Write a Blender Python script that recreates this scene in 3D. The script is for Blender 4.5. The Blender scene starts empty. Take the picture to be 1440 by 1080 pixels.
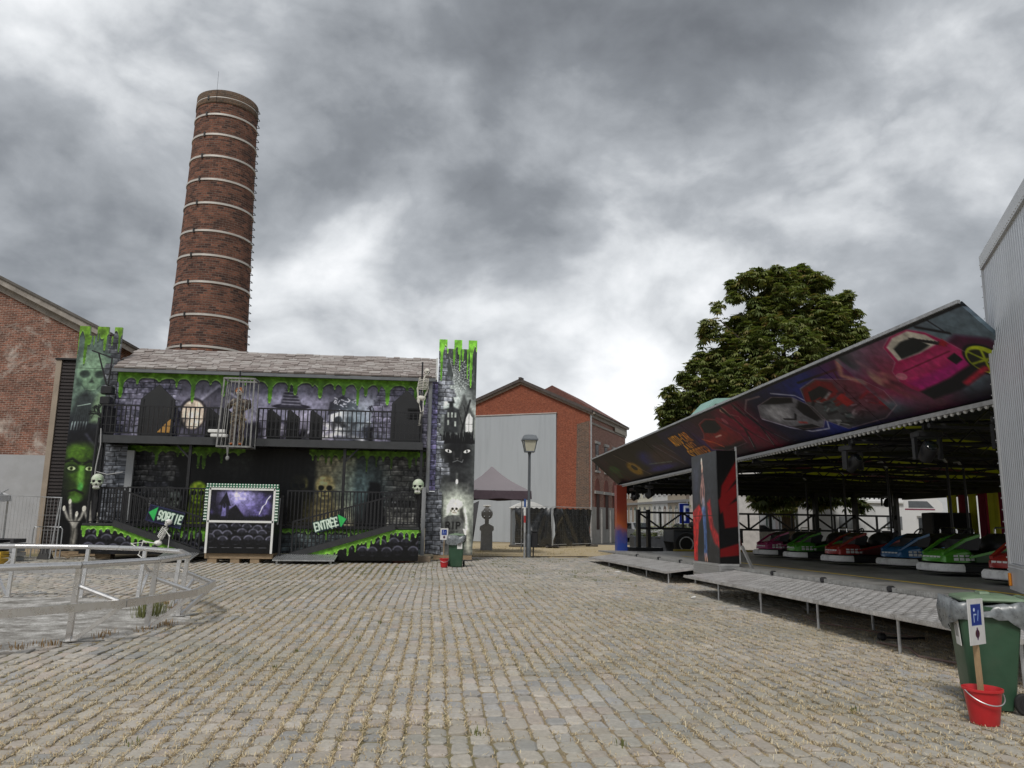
import bpy, bmesh, math, random
import numpy as np
from mathutils import Vector, Matrix
C = bpy.context.scene.collection
sc = bpy.context.scene
random.seed(7); RNG = np.random.default_rng(7)
R = math.radians
# ------------------------------------------------------------------ camera, sky, sun, exposure
cam = bpy.data.objects.new('camera', bpy.data.cameras.new('camera')); C.objects.link(cam)
sc.camera = cam
cam.data.sensor_width = 36; cam.data.lens = 1082/1440*36; cam.data.clip_end = 3000; cam.data.clip_start = .05
_p, _r, _y = R(9.86), R(.87), R(5.6)
_f = Vector((math.sin(_y)*math.cos(_p), math.cos(_y)*math.cos(_p), math.sin(_p)))
_rt = Vector((math.cos(_y), -math.sin(_y), 0)); _up = _rt.cross(_f)
_x = math.cos(_r)*_rt + math.sin(_r)*_up; _u = math.cos(_r)*_up - math.sin(_r)*_rt
cam.matrix_world = Matrix(((_x.x, _u.x, -_f.x, 0), (_x.y, _u.y, -_f.y, 0), (_x.z, _u.z, -_f.z, 1.65), (0, 0, 0, 1)))
CAMP = Vector((0, 0, 1.65))
def in_view(x, y, z):
    v = Vector((x, y, z))-CAMP; d = v.dot(_f)
    if d <= .1: return False
    return abs(v.dot(_x)/d) < .675 and abs(v.dot(_u)/d) < .51
sc.render.resolution_x, sc.render.resolution_y = 1024, 768
vs = sc.view_settings; vs.view_transform = 'Standard'; vs.look = 'None'; vs.exposure = 0.45; vs.gamma = 1; vs.use_curve_mapping = False
SUN_EL, SUN_AZ = 52, 205            # degrees; azimuth clockwise from the +Y axis
w = bpy.data.worlds.new('World'); sc.world = w; w.use_nodes = True
nt = w.node_tree; nt.nodes.clear()
def nd(t, typ, **k):
    n = t.nodes.new(typ)
    for a, b in k.items():
        if a.startswith('i_'):
            key = a[2:]; key = int(key) if key.isdigit() else key.replace('_', ' ')
            n.inputs[key].default_value = b
        else: setattr(n, a, b)
    return n
def lk(t, a, b): t.links.new(a, b)
def mth(t, op, a, b=None, c=None):
    n = t.nodes.new('ShaderNodeMath'); n.operation = op
    for i, v in enumerate((a, b, c)):
        if v is None: continue
        if isinstance(v, (int, float)): n.inputs[i].default_value = v
        else: t.links.new(v, n.inputs[i])
    return n.outputs[0]
def ramp(t, fac, stops, interp='LINEAR'):
    n = t.nodes.new('ShaderNodeValToRGB'); cr = n.color_ramp; cr.interpolation = interp
    while len(cr.elements) < len(stops): cr.elements.new(.5)
    for e, (p, c) in zip(cr.elements, stops):
        e.position = p; e.color = (c, c, c, 1) if isinstance(c, (int, float)) else (*c, 1)
    t.links.new(fac, n.inputs[0]); return n.outputs[0]
def mixc(t, fac, a, b, typ='MIX'):
    n = t.nodes.new('ShaderNodeMix'); n.data_type = 'RGBA'; n.blend_type = typ
    for s, v in ((n.inputs[0], fac), (n.inputs[6], a), (n.inputs[7], b)):
        if isinstance(v, (int, float)): s.default_value = v
        elif isinstance(v, (tuple, list)): s.default_value = (*v[:3], 1)
        else: t.links.new(v, s)
    return n.outputs[2]
def build_sky():
    t = nt
    tc = nd(t, 'ShaderNodeTexCoord'); out = nd(t, 'ShaderNodeOutputWorld'); bg = nd(t, 'ShaderNodeBackground')
    bg.inputs[1].default_value = .1
    sky = nd(t, 'ShaderNodeTexSky', sky_type='NISHITA', sun_disc=False, sun_elevation=R(SUN_EL), sun_rotation=R(SUN_AZ))
    sp = nd(t, 'ShaderNodeSeparateXYZ'); lk(t, tc.outputs['Generated'], sp.inputs[0])
    zz = mth(t, 'ADD', mth(t, 'MAXIMUM', sp.outputs[2], 0.0), .28)
    u = mth(t, 'DIVIDE', sp.outputs[0], zz); v = mth(t, 'DIVIDE', sp.outputs[1], zz)
    cb = nd(t, 'ShaderNodeCombineXYZ'); lk(t, u, cb.inputs[0]); lk(t, v, cb.inputs[1])
    def noise(scale, detail, rough, dist, off, sph=False):
        m = nd(t, 'ShaderNodeMapping'); m.inputs[1].default_value = off; lk(t, tc.outputs['Generated'] if sph else cb.outputs[0], m.inputs[0])
        if sph: m.inputs[3].default_value = (1, 1, 1.45)
        n = nd(t, 'ShaderNodeTexNoise', i_Scale=scale, i_Detail=detail, i_Roughness=rough, i_Distortion=dist)
        lk(t, m.outputs[0], n.inputs['Vector']); return n.outputs[0]
    big = noise(.75, 3, .45, .2, SKYOFF)
    mid = noise(5.0, 8, .52, .25, (3.1, 1.7, 0), True)
    fine = noise(15.0, 7, .55, .3, (7.7, 4.2, 0), True)
    s = mth(t, 'ADD', mth(t, 'MULTIPLY', big, .85), mth(t, 'ADD', mth(t, 'MULTIPLY', mid, .52), mth(t, 'MULTIPLY', fine, .16)))
    bil = mth(t, 'ABSOLUTE', mth(t, 'MULTIPLY_ADD', noise(3.6, 7, .5, .3, (1.3, 8.8, 0), True), 2.0, -1.0))
    s = mth(t, 'MULTIPLY_ADD', bil, .30, mth(t, 'SUBTRACT', s, .075))
    # broad banks of the deck: the thick dark bank overhead and the thin bright sheet under it
    for (dx, dy, dz), k, p in SKYBLOBS:
        d = Vector((dx, dy, dz)).normalized()
        dt = nd(t, 'ShaderNodeVectorMath', operation='DOT_PRODUCT'); lk(t, tc.outputs['Generated'], dt.inputs[0]); dt.inputs[1].default_value = d
        pw = mth(t, 'POWER', mth(t, 'MAXIMUM', dt.outputs['Value'], 0.0), p)
        s = mth(t, 'MULTIPLY_ADD', pw, k, s)
    hz = mth(t, 'POWER', mth(t, 'SUBTRACT', 1.0, mth(t, 'MAXIMUM', sp.outputs[2], 0.0)), 5.0)
    s = mth(t, 'MULTIPLY_ADD', hz, .12, s)
    cc = ramp(t, s, SKYRAMP)
    k = nd(t, 'ShaderNodeVectorMath', operation='SCALE'); lk(t, cc, k.inputs[0]); k.inputs['Scale'].default_value = 10.0*SKYK
    mask = ramp(t, s, ((.0, .97), (1.0, .97)))
    col = mixc(t, mask, sky.outputs[0], k.outputs[0])
    lk(t, col, bg.inputs[0]); lk(t, bg.outputs[0], out.inputs[0])
SKYOFF = (0.4, 0.2, 0); SKYK = .90
SKYBLOBS = []
SKYRAMP = ((.50, (.14, .15, .165)), (.64, (.215, .23, .25)), (.77, (.37, .39, .415)), (.90, (.66, .68, .70)), (1.0, (.86, .87, .885)))
SKYBLOBS = [((-0.340,0.807,0.483), .13, 60), ((-0.420,0.753,0.506), .10, 150), ((0.556,0.758,0.341), .16, 40), ((0.277,0.954,0.117), .20, 40), ((-0.124,0.955,0.269), .05, 60), ((0.338,0.903,0.265), .10, 40), ((0.129,0.956,0.262), .09, 22), ((0.304,0.790,0.532), -.15, 12), ((0.023,0.915,0.403), -.08, 40), ((-0.446,0.837,0.317), -.12, 60), ((-0.249,0.911,0.330), -.04, 90), ((-0.059,0.834,0.549), -.04, 60)]
build_sky()
sun = bpy.data.objects.new('sun', bpy.data.lights.new('sun', 'SUN')); C.objects.link(sun)
sun.data.energy = 1.5; sun.data.angle = R(14); sun.data.color = (1, .96, .9)
_sd = Vector((math.sin(R(SUN_AZ))*math.cos(R(SUN_EL)), math.cos(R(SUN_AZ))*math.cos(R(SUN_EL)), math.sin(R(SUN_EL))))
sun.rotation_euler = _sd.to_track_quat('Z', 'Y').to_euler()

# ------------------------------------------------------------------ mesh helpers
W = {}
class MB:
    def __init__(s): s.v = []; s.f = []; s.uv = {}
    def add(s, vs_, fs, uvs=None):
        o = len(s.v); s.v += [tuple(q) for q in vs_]
        for i, f in enumerate(fs):
            if uvs and uvs[i] is not None: s.uv[len(s.f)] = uvs[i]
            s.f.append(tuple(o+q for q in f))
        return s
    def box(s, x0, x1, y0, y1, z0, z1, m=None):
        vs_ = [Vector(q) for q in ((x0,y0,z0),(x1,y0,z0),(x1,y1,z0),(x0,y1,z0),(x0,y0,z1),(x1,y0,z1),(x1,y1,z1),(x0,y1,z1))]
        if m: vs_ = [m @ q for q in vs_]
        return s.add(vs_, ((0,3,2,1),(4,5,6,7),(0,1,5,4),(1,2,6,5),(2,3,7,6),(3,0,4,7)))
    def cbox(s, x0, x1, y0, y1, z0, z1, b=.01, m=None):   # box with chamfered vertical and top edges
        p = [(x0+b,y0),(x1-b,y0),(x1,y0+b),(x1,y1-b),(x1-b,y1),(x0+b,y1),(x0,y1-b),(x0,y0+b)]
        cx, cy = (x0+x1)/2, (y0+y1)/2
        def ins(q, d): return (q[0]+(d if q[0] < cx else -d), q[1]+(d if q[1] < cy else -d))
        rings = [[(*ins(q, b), z0) for q in p], [(*q, z0+b) for q in p], [(*q, z1-b) for q in p], [(*ins(q, b), z1) for q in p]]
        return s.rings(rings, True, True, m)
    def rings(s, rings, cap0=True, cap1=True, m=None, close=True, uvs=None):
        n = len(rings[0]); vs_ = [Vector(q) for r_ in rings for q in r_]
        if m: vs_ = [m @ q for q in vs_]
        fs = []
        for i in range(len(rings)-1):
            for j in range(n if close else n-1):
                k = (j+1) % n; fs.append((i*n+j, i*n+k, (i+1)*n+k, (i+1)*n+j))
        if cap0: fs.append(tuple(range(n-1, -1, -1)))
        if cap1: fs.append(tuple((len(rings)-1)*n+j for j in range(n)))
        return s.add(vs_, fs, uvs)
    def bar(s, p, q, w_=.05, h_=None, up=(0,0,1)):
        p, q = Vector(p), Vector(q); d = (q-p)
        if d.length < 1e-6: return s
        d.normalize(); up = Vector(up)
        if abs(d.dot(up)) > .99: up = Vector((0,1,0))
        a = d.cross(up).normalized()*w_/2; b = a.cross(d).normalized()*(h_ or w_)/2
        return s.rings([[p-a-b, p+a-b, p+a+b, p-a+b], [q-a-b, q+a-b, q+a+b, q-a+b]])
    def tube(s, pts, r, n=8, cap=True, close=False):
        pts = [Vector(q) for q in pts]; rr = r if isinstance(r, (list, tuple)) else [r]*len(pts); rings = []
        ref = None
        for i, p in enumerate(pts):
            if close: d = pts[(i+1) % len(pts)]-pts[i-1]
            else: d = pts[min(i+1, len(pts)-1)]-pts[max(i-1, 0)]
            d.normalize()
            if ref is None: ref = Vector((0,0,1)) if abs(d.z) < .9 else Vector((1,0,0))
            a = d.cross(ref)
            if a.length < 1e-4: a = d.orthogonal()
            a.normalize(); b = a.cross(d); ref = b.copy() if abs(d.z) >= .9 else ref
            rings.append([p+(a*math.cos(t)+b*math.sin(t))*rr[i] for t in [2*math.pi*k/n for k in range(n)]])
        if close: rings.append(rings[0]); cap = False
        return s.rings([r_[::-1] for r_ in rings], cap, cap)
    def lathe(s, prof, c=(0,0,0), n=16, m=None, cap=True, sy=1.0):
        rings = [[(c[0]+r_*math.cos(2*math.pi*k/n), c[1]+r_*sy*math.sin(2*math.pi*k/n), c[2]+z) for k in range(n)] for r_, z in prof]
        return s.rings(rings, cap, cap, m)
    def ell(s, c, rad, nu=10, nv=7, m=None):
        rings = []
        for i in range(nv+1):
            a = -math.pi/2+math.pi*i/nv; rr = max(math.cos(a), .02)
            rings.append([(c[0]+rad[0]*rr*math.cos(2*math.pi*k/nu), c[1]+rad[1]*rr*math.sin(2*math.pi*k/nu), c[2]+rad[2]*math.sin(a)) for k in range(nu)])
        return s.rings(rings, True, True, m)
    def prism(s, pts, axis, a0, a1):    # polygon in the plane across `axis`, extruded a0..a1; pts = the other two coordinates
        def put(p, a): return {'x': (a, p[0], p[1]), 'y': (p[0], a, p[1]), 'z': (p[0], p[1], a)}[axis]
        return s.rings([[put(p, a0) for p in pts], [put(p, a1) for p in pts]])
    def quad(s, a, b, c, d, uv=None): return s.add((a, b, c, d), ((0,1,2,3),), [uv] if uv else None)
    def mesh(s, name, m=None, smooth=False):
        me = bpy.data.meshes.new(name)
        vs_ = s.v if m is None else [tuple(m @ Vector(q)) for q in s.v]
        me.from_pydata(vs_, [], s.f)
        bm = bmesh.new(); bm.from_mesh(me)
        bm.faces.ensure_lookup_table()
        lay = bm.loops.layers.uv.new('uv')
        for i, f in enumerate(bm.faces):
            f.smooth = bool(smooth)
            if i in s.uv:
                for l, t in zip(f.loops, s.uv[i]): l[lay].uv = t
            else:
                f.normal_update(); nn = f.normal; a = max(range(3), key=lambda q: abs(nn[q]))
                for l in f.loops:
                    c_ = l.vert.co; l[lay].uv = (c_[1], c_[2]) if a == 0 else (c_[0], c_[2]) if a == 1 else (c_[0], c_[1])
        bmesh.ops.recalc_face_normals(bm, faces=bm.faces)
        bm.to_mesh(me); bm.free()
        if smooth and smooth is not True:
            me.set_sharp_from_angle(angle=R(smooth))
        return me
def wm(o): return W.get(o.name, Matrix.Identity(4)) if o else Matrix.Identity(4)
def tag(o, label=None, cat=None, group=None, kind=None):
    for k, v in (('label', label), ('category', cat), ('group', group), ('kind', kind)):
        if v: o[k] = v
    return o
def thing(name, label, cat, loc=(0,0,0), rotz=0, group=None, actual=None):
    o = bpy.data.objects.new(name, None); C.objects.link(o); o.empty_display_size = .2
    m = Matrix.Translation(loc) @ Matrix.Rotation(rotz, 4, 'Z')
    W[o.name] = m
    o.matrix_world = actual if actual is not None else m
    return tag(o, label, cat, group)
def part(name, mb, mat, par, label=None, stuff=False, smooth=False):    # vertices in world space, stored in the thing's own
    m = wm(par)
    o = bpy.data.objects.new(name, mb.mesh(name, m.inverted(), smooth)); C.objects.link(o)
    o.data.materials.append(mat); o.parent = par; W[o.name] = m
    if stuff: o['kind'] = 'stuff'
    if label: o['label'] = label
    return o
def solo(name, mb, mat, label=None, cat=None, loc=(0,0,0), group=None, kind=None, smooth=False):
    m = Matrix.Translation(loc)
    o = bpy.data.objects.new(name, mb.mesh(name, m.inverted(), smooth)); C.objects.link(o); o.location = loc; W[o.name] = m
    o.data.materials.append(mat)
    return tag(o, label, cat, group, kind)
def kids(o): return [q for q in ALLK if q.parent == o]
def copy_tree(o, par=None):
    c = o.copy(); C.objects.link(c); c.parent = par
    for ch in list(o.children): copy_tree(ch, c)
    return c
def shared(name, me, par=None, loc=None, mat=None):
    o = bpy.data.objects.new(name, me); C.objects.link(o); o.parent = par
    if loc is not None: o.location = loc
    return o
# ------------------------------------------------------------------ materials
def newmat(name):
    m = bpy.data.materials.new(name); m.use_nodes = True; t = m.node_tree
    return m, t, t.nodes['Principled BSDF']
def pm(name, col, rough=.6, metal=0, var=.18, scale=4.0, bump=0, bscale=60, dirt=None, dscale=1.5, damt=.5, spec=.4, stretch=None):
    m, t, b = newmat(name)
    tc = nd(t, 'ShaderNodeTexCoord'); src = tc.outputs['Object']
    if stretch:
        mp = nd(t, 'ShaderNodeMapping'); mp.inputs[3].default_value = stretch; lk(t, src, mp.inputs[0]); src = mp.outputs[0]
    n = nd(t, 'ShaderNodeTexNoise', i_Scale=scale, i_Detail=6, i_Roughness=.6); lk(t, src, n.inputs['Vector'])
    f = ramp(t, n.outputs[0], ((.25, 0.0), (.75, 1.0)))
    lo = [c*(1-var) for c in col]; hi = [min(1, c*(1+var)) for c in col]
    c = mixc(t, f, lo, hi)
    if dirt:
        d = nd(t, 'ShaderNodeTexNoise', i_Scale=dscale, i_Detail=8, i_Roughness=.65); lk(t, src, d.inputs['Vector'])
        c = mixc(t, mth(t, 'MULTIPLY', ramp(t, d.outputs[0], ((.48, 0.0), (.7, 1.0))), damt), c, dirt)
    lk(t, c, b.inputs['Base Color'])
    b.inputs['Metallic'].default_value = metal; b.inputs['Specular IOR Level'].default_value = spec
    lk(t, mth(t, 'MULTIPLY_ADD', f, .16, rough-.08), b.inputs['Roughness'])
    if bump:
        bn = nd(t, 'ShaderNodeTexNoise', i_Scale=bscale, i_Detail=4, i_Roughness=.6); lk(t, src, bn.inputs['Vector'])
        bp = nd(t, 'ShaderNodeBump', i_Strength=bump, i_Distance=.02); lk(t, bn.outputs[0], bp.inputs['Height']); lk(t, bp.outputs[0], b.inputs['Normal'])
    return m
def brickmat(name, c1, c2, mortar, scale=1.0, bw=.22, bh=.075, patch=None, pamt=.6, pscale=.25, soot=None, samt=0, stain=None, bias=0.0, p0=.52, p1=.66):
    m, t, b = newmat(name)
    uv = nd(t, 'ShaderNodeTexCoord')
    nz = nd(t, 'ShaderNodeTexNoise', i_Scale=2.5, i_Detail=3); lk(t, uv.outputs['UV'], nz.inputs['Vector'])
    mp = mixc(t, .012, uv.outputs['UV'], nz.outputs[1], 'ADD')
    br = nd(t, 'ShaderNodeTexBrick', offset=.5, i_Scale=1.0); lk(t, mp, br.inputs['Vector'])
    br.inputs['Brick Width'].default_value = bw*scale; br.inputs['Row Height'].default_value = bh*scale
    br.inputs['Mortar Size'].default_value = .009*scale; br.inputs['Mortar Smooth'].default_value = .3; br.inputs['Bias'].default_value = bias
    br.inputs['Color1'].default_value = (*c1, 1); br.inputs['Color2'].default_value = (*c2, 1); br.inputs['Mortar'].default_value = (*mortar, 1)
    c = br.outputs['Color']
    n1 = nd(t, 'ShaderNodeTexNoise', i_Scale=9.0, i_Detail=6, i_Roughness=.7); lk(t, uv.outputs['UV'], n1.inputs['Vector'])
    c = mixc(t, .75, c, ramp(t, n1.outputs[0], ((.3, .45), (.7, 1.45))), 'MULTIPLY')
    n2 = nd(t, 'ShaderNodeTexNoise', i_Scale=pscale, i_Detail=9, i_Roughness=.72, i_Distortion=.6); lk(t, uv.outputs['UV'], n2.inputs['Vector'])
    if patch: c = mixc(t, mth(t, 'MULTIPLY', ramp(t, n2.outputs[0], ((p0, 0.0), (p1, 1.0))), pamt), c, patch)
    if soot:
        n3 = nd(t, 'ShaderNodeTexNoise', i_Scale=pscale*1.9, i_Detail=9, i_Roughness=.7); lk(t, uv.outputs['UV'], n3.inputs['Vector'])
        c = mixc(t, mth(t, 'MULTIPLY', ramp(t, n3.outputs[0], ((.45, 0.0), (.68, 1.0))), samt), c, soot)
    lk(t, c, b.inputs['Base Color']); b.inputs['Roughness'].default_value = .9; b.inputs['Specular IOR Level'].default_value = .15
    bp = nd(t, 'ShaderNodeBump', i_Strength=.6, i_Distance=.02)
    lk(t, mth(t, 'ADD', mth(t, 'MULTIPLY', br.outputs['Fac'], -1.0), mth(t, 'MULTIPLY', n1.outputs[0], .6)), bp.inputs['Height']); lk(t, bp.outputs[0], b.inputs['Normal'])
    return m
def imgmat(name, cv, rough=.45, spec=.4, mul=1.0, boost=1.0, grain=.45, sat=1.0):
    h, w_, _ = cv.img.shape
    if sat != 1.0: g_ = cv.img.mean(-1, keepdims=True); k_ = np.clip((cv.img[..., 2:3]-cv.img[..., 1:2])*12, 0, 1); cv.img = cv.img*(1-k_*(1-sat))+g_*k_*(1-sat)
    if boost != 1.0: cv.img = cv.img*boost*(1-grain/2+grain*(2*fbm(cv.X, cv.Y, 10, 51, 3)-.5))[..., None]
    im = bpy.data.images.new(name, w_, h, alpha=False)
    px = np.ones((h, w_, 4), np.float32); px[..., :3] = np.clip(cv.img, 0, 1)
    im.pixels.foreach_set(px.ravel()); im.update(); im.pack()
    m, t, b = newmat(name)
    tc = nd(t, 'ShaderNodeTexCoord'); tx = nd(t, 'ShaderNodeTexImage', image=im, interpolation='Cubic', extension='EXTEND'); lk(t, tc.outputs['UV'], tx.inputs[0])
    n = nd(t, 'ShaderNodeTexNoise', i_Scale=7.0, i_Detail=6, i_Roughness=.65); lk(t, tc.outputs['Object'], n.inputs['Vector'])
    c = mixc(t, .35, tx.outputs[0], ramp(t, n.outputs[0], ((.3, .55), (.7, 1.25))), 'MULTIPLY')
    if mul != 1.0: c = mixc(t, 1.0, c, (mul, mul, mul), 'MULTIPLY')
    lk(t, c, b.inputs['Base Color']); b.inputs['Roughness'].default_value = rough; b.inputs['Specular IOR Level'].default_value = spec
    return m
# ------------------------------------------------------------------ a small painter for the printed and airbrushed panels
def vnoise(X, Y, s, seed):
    g = np.random.default_rng(seed).random((64, 64)).astype(np.float32)
    x = X*s+seed*3.7; y = Y*s+seed*1.3; xi = np.floor(x).astype(int); yi = np.floor(y).astype(int)
    fx = x-xi; fy = y-yi; fx = fx*fx*(3-2*fx); fy = fy*fy*(3-2*fy)
    G = lambda a, b: g[a % 64, b % 64]
    return (G(yi, xi)*(1-fx)+G(yi, xi+1)*fx)*(1-fy)+(G(yi+1, xi)*(1-fx)+G(yi+1, xi+1)*fx)*fy
def fbm(X, Y, s, seed, o=4): return sum(vnoise(X, Y, s*2**i, seed+i)*.5**i for i in range(o))/sum(.5**i for i in range(o))
GL = {'S': [[(4,5),(3,6),(1,6),(0,5),(0,4),(1,3),(3,3),(4,2),(4,1),(3,0),(1,0),(0,1)]], 'O': [[(1,0),(0,1),(0,5),(1,6),(3,6),(4,5),(4,1),(3,0),(1,0)]],
 'R': [[(0,0),(0,6),(3,6),(4,5),(4,4),(3,3),(0,3)],[(2,3),(4,0)]], 'T': [[(0,6),(4,6)],[(2,6),(2,0)]], 'I': [[(2,0),(2,6)]], 'E': [[(4,6),(0,6),(0,0),(4,0)],[(0,3),(3,3)]],
 'N': [[(0,0),(0,6),(4,0),(4,6)]], 'P': [[(0,0),(0,6),(3,6),(4,5),(4,4),(3,3),(0,3)]], 'A': [[(0,0),(2,6),(4,0)],[(1,2.2),(3,2.2)]], 'U': [[(0,6),(0,1),(1,0),(3,0),(4,1),(4,6)]],
 'C': [[(4,5),(3,6),(1,6),(0,5),(0,1),(1,0),(3,0),(4,1)]], 'D': [[(0,0),(0,6),(3,6),(4,5),(4,1),(3,0),(0,0)]], 'H': [[(0,0),(0,6)],[(4,0),(4,6)],[(0,3),(4,3)]], ' ': [], '-': [[(1,3),(3,3)]],
 'É': [[(4,6),(0,6),(0,0),(4,0)],[(0,3),(3,3)],[(1.5,7),(3,8.2)]], 'X': [[(0,0),(4,6)],[(0,6),(4,0)]]}
class Cv:
    def __init__(s, x0, x1, y0, y1, ppm, col=(.1,.1,.1)):
        s.x0, s.x1, s.y0, s.y1, s.p = x0, x1, y0, y1, ppm
        s.w = int((x1-x0)*ppm); s.h = int((y1-y0)*ppm)
        s.X, s.Y = np.meshgrid(x0+(np.arange(s.w)+.5)/ppm, y0+(np.arange(s.h)+.5)/ppm)
        s.img = np.ones((s.h, s.w, 3), np.float32)*np.array(col, np.float32)
    def uv(s, x, y): return ((x-s.x0)/(s.x1-s.x0), (y-s.y0)/(s.y1-s.y0))
    def sl(s, x0, x1, y0, y1):
        a = max(0, int((x0-s.x0)*s.p)-1); b = min(s.w, int((x1-s.x0)*s.p)+2); c = max(0, int((y0-s.y0)*s.p)-1); d = min(s.h, int((y1-s.y0)*s.p)+2)
        return (slice(c, max(c, d)), slice(a, max(a, b)))
    def comp(s, k, m, col):
        m = np.clip(m, 0, 1)[..., None]; s.img[k] = s.img[k]*(1-m)+np.array(col, np.float32)*m
    def mul(s, k, m): s.img[k] *= m[..., None]
    def ell(s, c, r, col, a=1., soft=.12, rot=0):
        q = max(r)*1.5+.02; k = s.sl(c[0]-q, c[0]+q, c[1]-q, c[1]+q); X = s.X[k]-c[0]; Y = s.Y[k]-c[1]
        if X.size == 0: return s
        cs, sn = math.cos(rot), math.sin(rot); d = np.hypot((X*cs+Y*sn)/r[0], (-X*sn+Y*cs)/r[1])
        s.comp(k, a*np.clip((1+soft/2-d)/max(soft, .01), 0, 1), col); return s
    def glow(s, c, r, col, a=1.): 
        return s.ell(c, r, col, a, 1.6) 
    def poly(s, pts, col, a=1., soft=.015):
        P = np.array(pts); k = s.sl(P[:,0].min()-soft*2, P[:,0].max()+soft*2, P[:,1].min()-soft*2, P[:,1].max()+soft*2); X = s.X[k]; Y = s.Y[k]
        if X.size == 0: return s
        ins = np.zeros(X.shape, bool); dm = np.full(X.shape, 9e9)
        for (ax, ay), (bx, by) in zip(P, np.roll(P, -1, 0)):
            if ay != by: ins ^= ((Y < ay) != (Y < by)) & (X < (bx-ax)*(Y-ay)/(by-ay)+ax)
            dx, dy = bx-ax, by-ay; t_ = np.clip(((X-ax)*dx+(Y-ay)*dy)/(dx*dx+dy*dy+1e-12), 0, 1); dm = np.minimum(dm, np.hypot(X-ax-dx*t_, Y-ay-dy*t_))
        sd = np.where(ins, dm, -dm); s.comp(k, a*np.clip(.5+sd/(2*soft+1e-6), 0, 1), col); return s
    def line(s, pts, wd, col, a=1., soft=None):
        soft = soft if soft is not None else max(wd*.35, .6/s.p); P = np.array(pts, float); q = wd+soft*2
        k = s.sl(P[:,0].min()-q, P[:,0].max()+q, P[:,1].min()-q, P[:,1].max()+q); X = s.X[k]; Y = s.Y[k]
        if X.size == 0: return s
        dm = np.full(X.shape, 9e9)
        for (ax, ay), (bx, by) in zip(P[:-1], P[1:]):
            dx, dy = bx-ax, by-ay; t_ = np.clip(((X-ax)*dx+(Y-ay)*dy)/(dx*dx+dy*dy+1e-12), 0, 1); dm = np.minimum(dm, np.hypot(X-ax-dx*t_, Y-ay-dy*t_))
        s.comp(k, a*np.clip(.5+(wd/2-dm)/(2*soft), 0, 1), col); return s
    def cloud(s, box, sc_, col, a, seed, lo=.4, hi=.75):
        k = s.sl(*box); s.comp(k, a*np.clip((fbm(s.X[k], s.Y[k], sc_, seed)-lo)/(hi-lo), 0, 1), col); return s
    def stones(s, box, bw, bh, cols, mort, seed, edge=None):
        k = s.sl(*box); X = s.X[k]; Y = s.Y[k]
        if X.size == 0: return s
        X = X+(vnoise(X, Y, 4, seed)-.5)*.08; Y = Y+(vnoise(X, Y, 3, seed+5)-.5)*.07
        row = np.floor(Y/bh).astype(int); xx = X/bw+(row*.37+(row*row % 7)*.13); colm = np.floor(xx).astype(int)
        h_ = np.abs(np.sin(row*12.9898+colm*78.233)*43758.5) % 1
        fx = np.minimum(xx-colm, 1-(xx-colm))*bw; fy_ = Y/bh-row; fy = np.minimum(fy_, 1-fy_)*bh
        d = np.minimum(fx, fy); c = np.array(cols[0])*(1-h_[..., None])+np.array(cols[1])*h_[..., None]
        tex = fbm(X, Y, 9, seed+9)[..., None]; c = c*(.45+1.1*tex)
        top = np.clip((fy_-.62)/.3, 0, 1)[..., None]*np.clip(tex*2.2-.75, 0, 1); c = c+top*.22
        m = np.clip(d/.022, 0, 1)[..., None]; c = c*m+np.array(mort)*(1-m)
        if edge is None: s.img[k] = c
        else:
            e = np.clip((edge(X, Y)+(vnoise(np.floor(xx), row*1.0, .7, seed+2)-.5)*.5)/.08, 0, 1)[..., None]; s.img[k] = s.img[k]*(1-e)+c*e
        return s
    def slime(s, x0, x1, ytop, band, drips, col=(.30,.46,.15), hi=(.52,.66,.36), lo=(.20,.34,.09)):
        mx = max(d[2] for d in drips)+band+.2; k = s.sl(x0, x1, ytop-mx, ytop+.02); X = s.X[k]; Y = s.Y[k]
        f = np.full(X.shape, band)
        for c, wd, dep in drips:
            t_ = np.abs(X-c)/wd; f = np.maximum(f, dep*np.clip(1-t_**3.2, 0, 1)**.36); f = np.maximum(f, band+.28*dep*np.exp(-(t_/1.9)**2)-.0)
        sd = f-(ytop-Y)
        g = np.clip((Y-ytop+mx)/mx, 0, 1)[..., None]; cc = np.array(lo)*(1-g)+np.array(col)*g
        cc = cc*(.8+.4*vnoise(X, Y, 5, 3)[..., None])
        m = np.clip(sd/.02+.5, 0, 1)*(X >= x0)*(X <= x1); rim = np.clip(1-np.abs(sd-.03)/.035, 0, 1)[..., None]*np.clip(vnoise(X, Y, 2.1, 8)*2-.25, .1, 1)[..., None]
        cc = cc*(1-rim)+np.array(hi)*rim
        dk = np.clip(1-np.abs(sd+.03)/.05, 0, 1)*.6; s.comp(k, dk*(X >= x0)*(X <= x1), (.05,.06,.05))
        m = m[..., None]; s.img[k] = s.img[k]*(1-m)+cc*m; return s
    def text(s, tx, x, y, h, col, th, adv=None, wd=None, ang=0, drip=0, a=1., seed=1):
        wd = wd or h*.55; adv = adv or wd*1.35; cs, sn = math.cos(ang), math.sin(ang); rg = random.Random(seed)
        T = lambda px_, py_: (x+px_*cs-py_*sn, y+px_*sn+py_*cs)
        for i, ch in enumerate(tx):
            for st in GL.get(ch, []):
                pts = [T(i*adv+px_/4*wd, py_/6*h) for px_, py_ in st]; s.line(pts, th, col, a)
                if drip:
                    for q in pts[::2]:
                        if rg.random() < .8: s.line([q, (q[0], q[1]-drip*rg.uniform(.3, 1))], th*.55, col, a)
        return s
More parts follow.
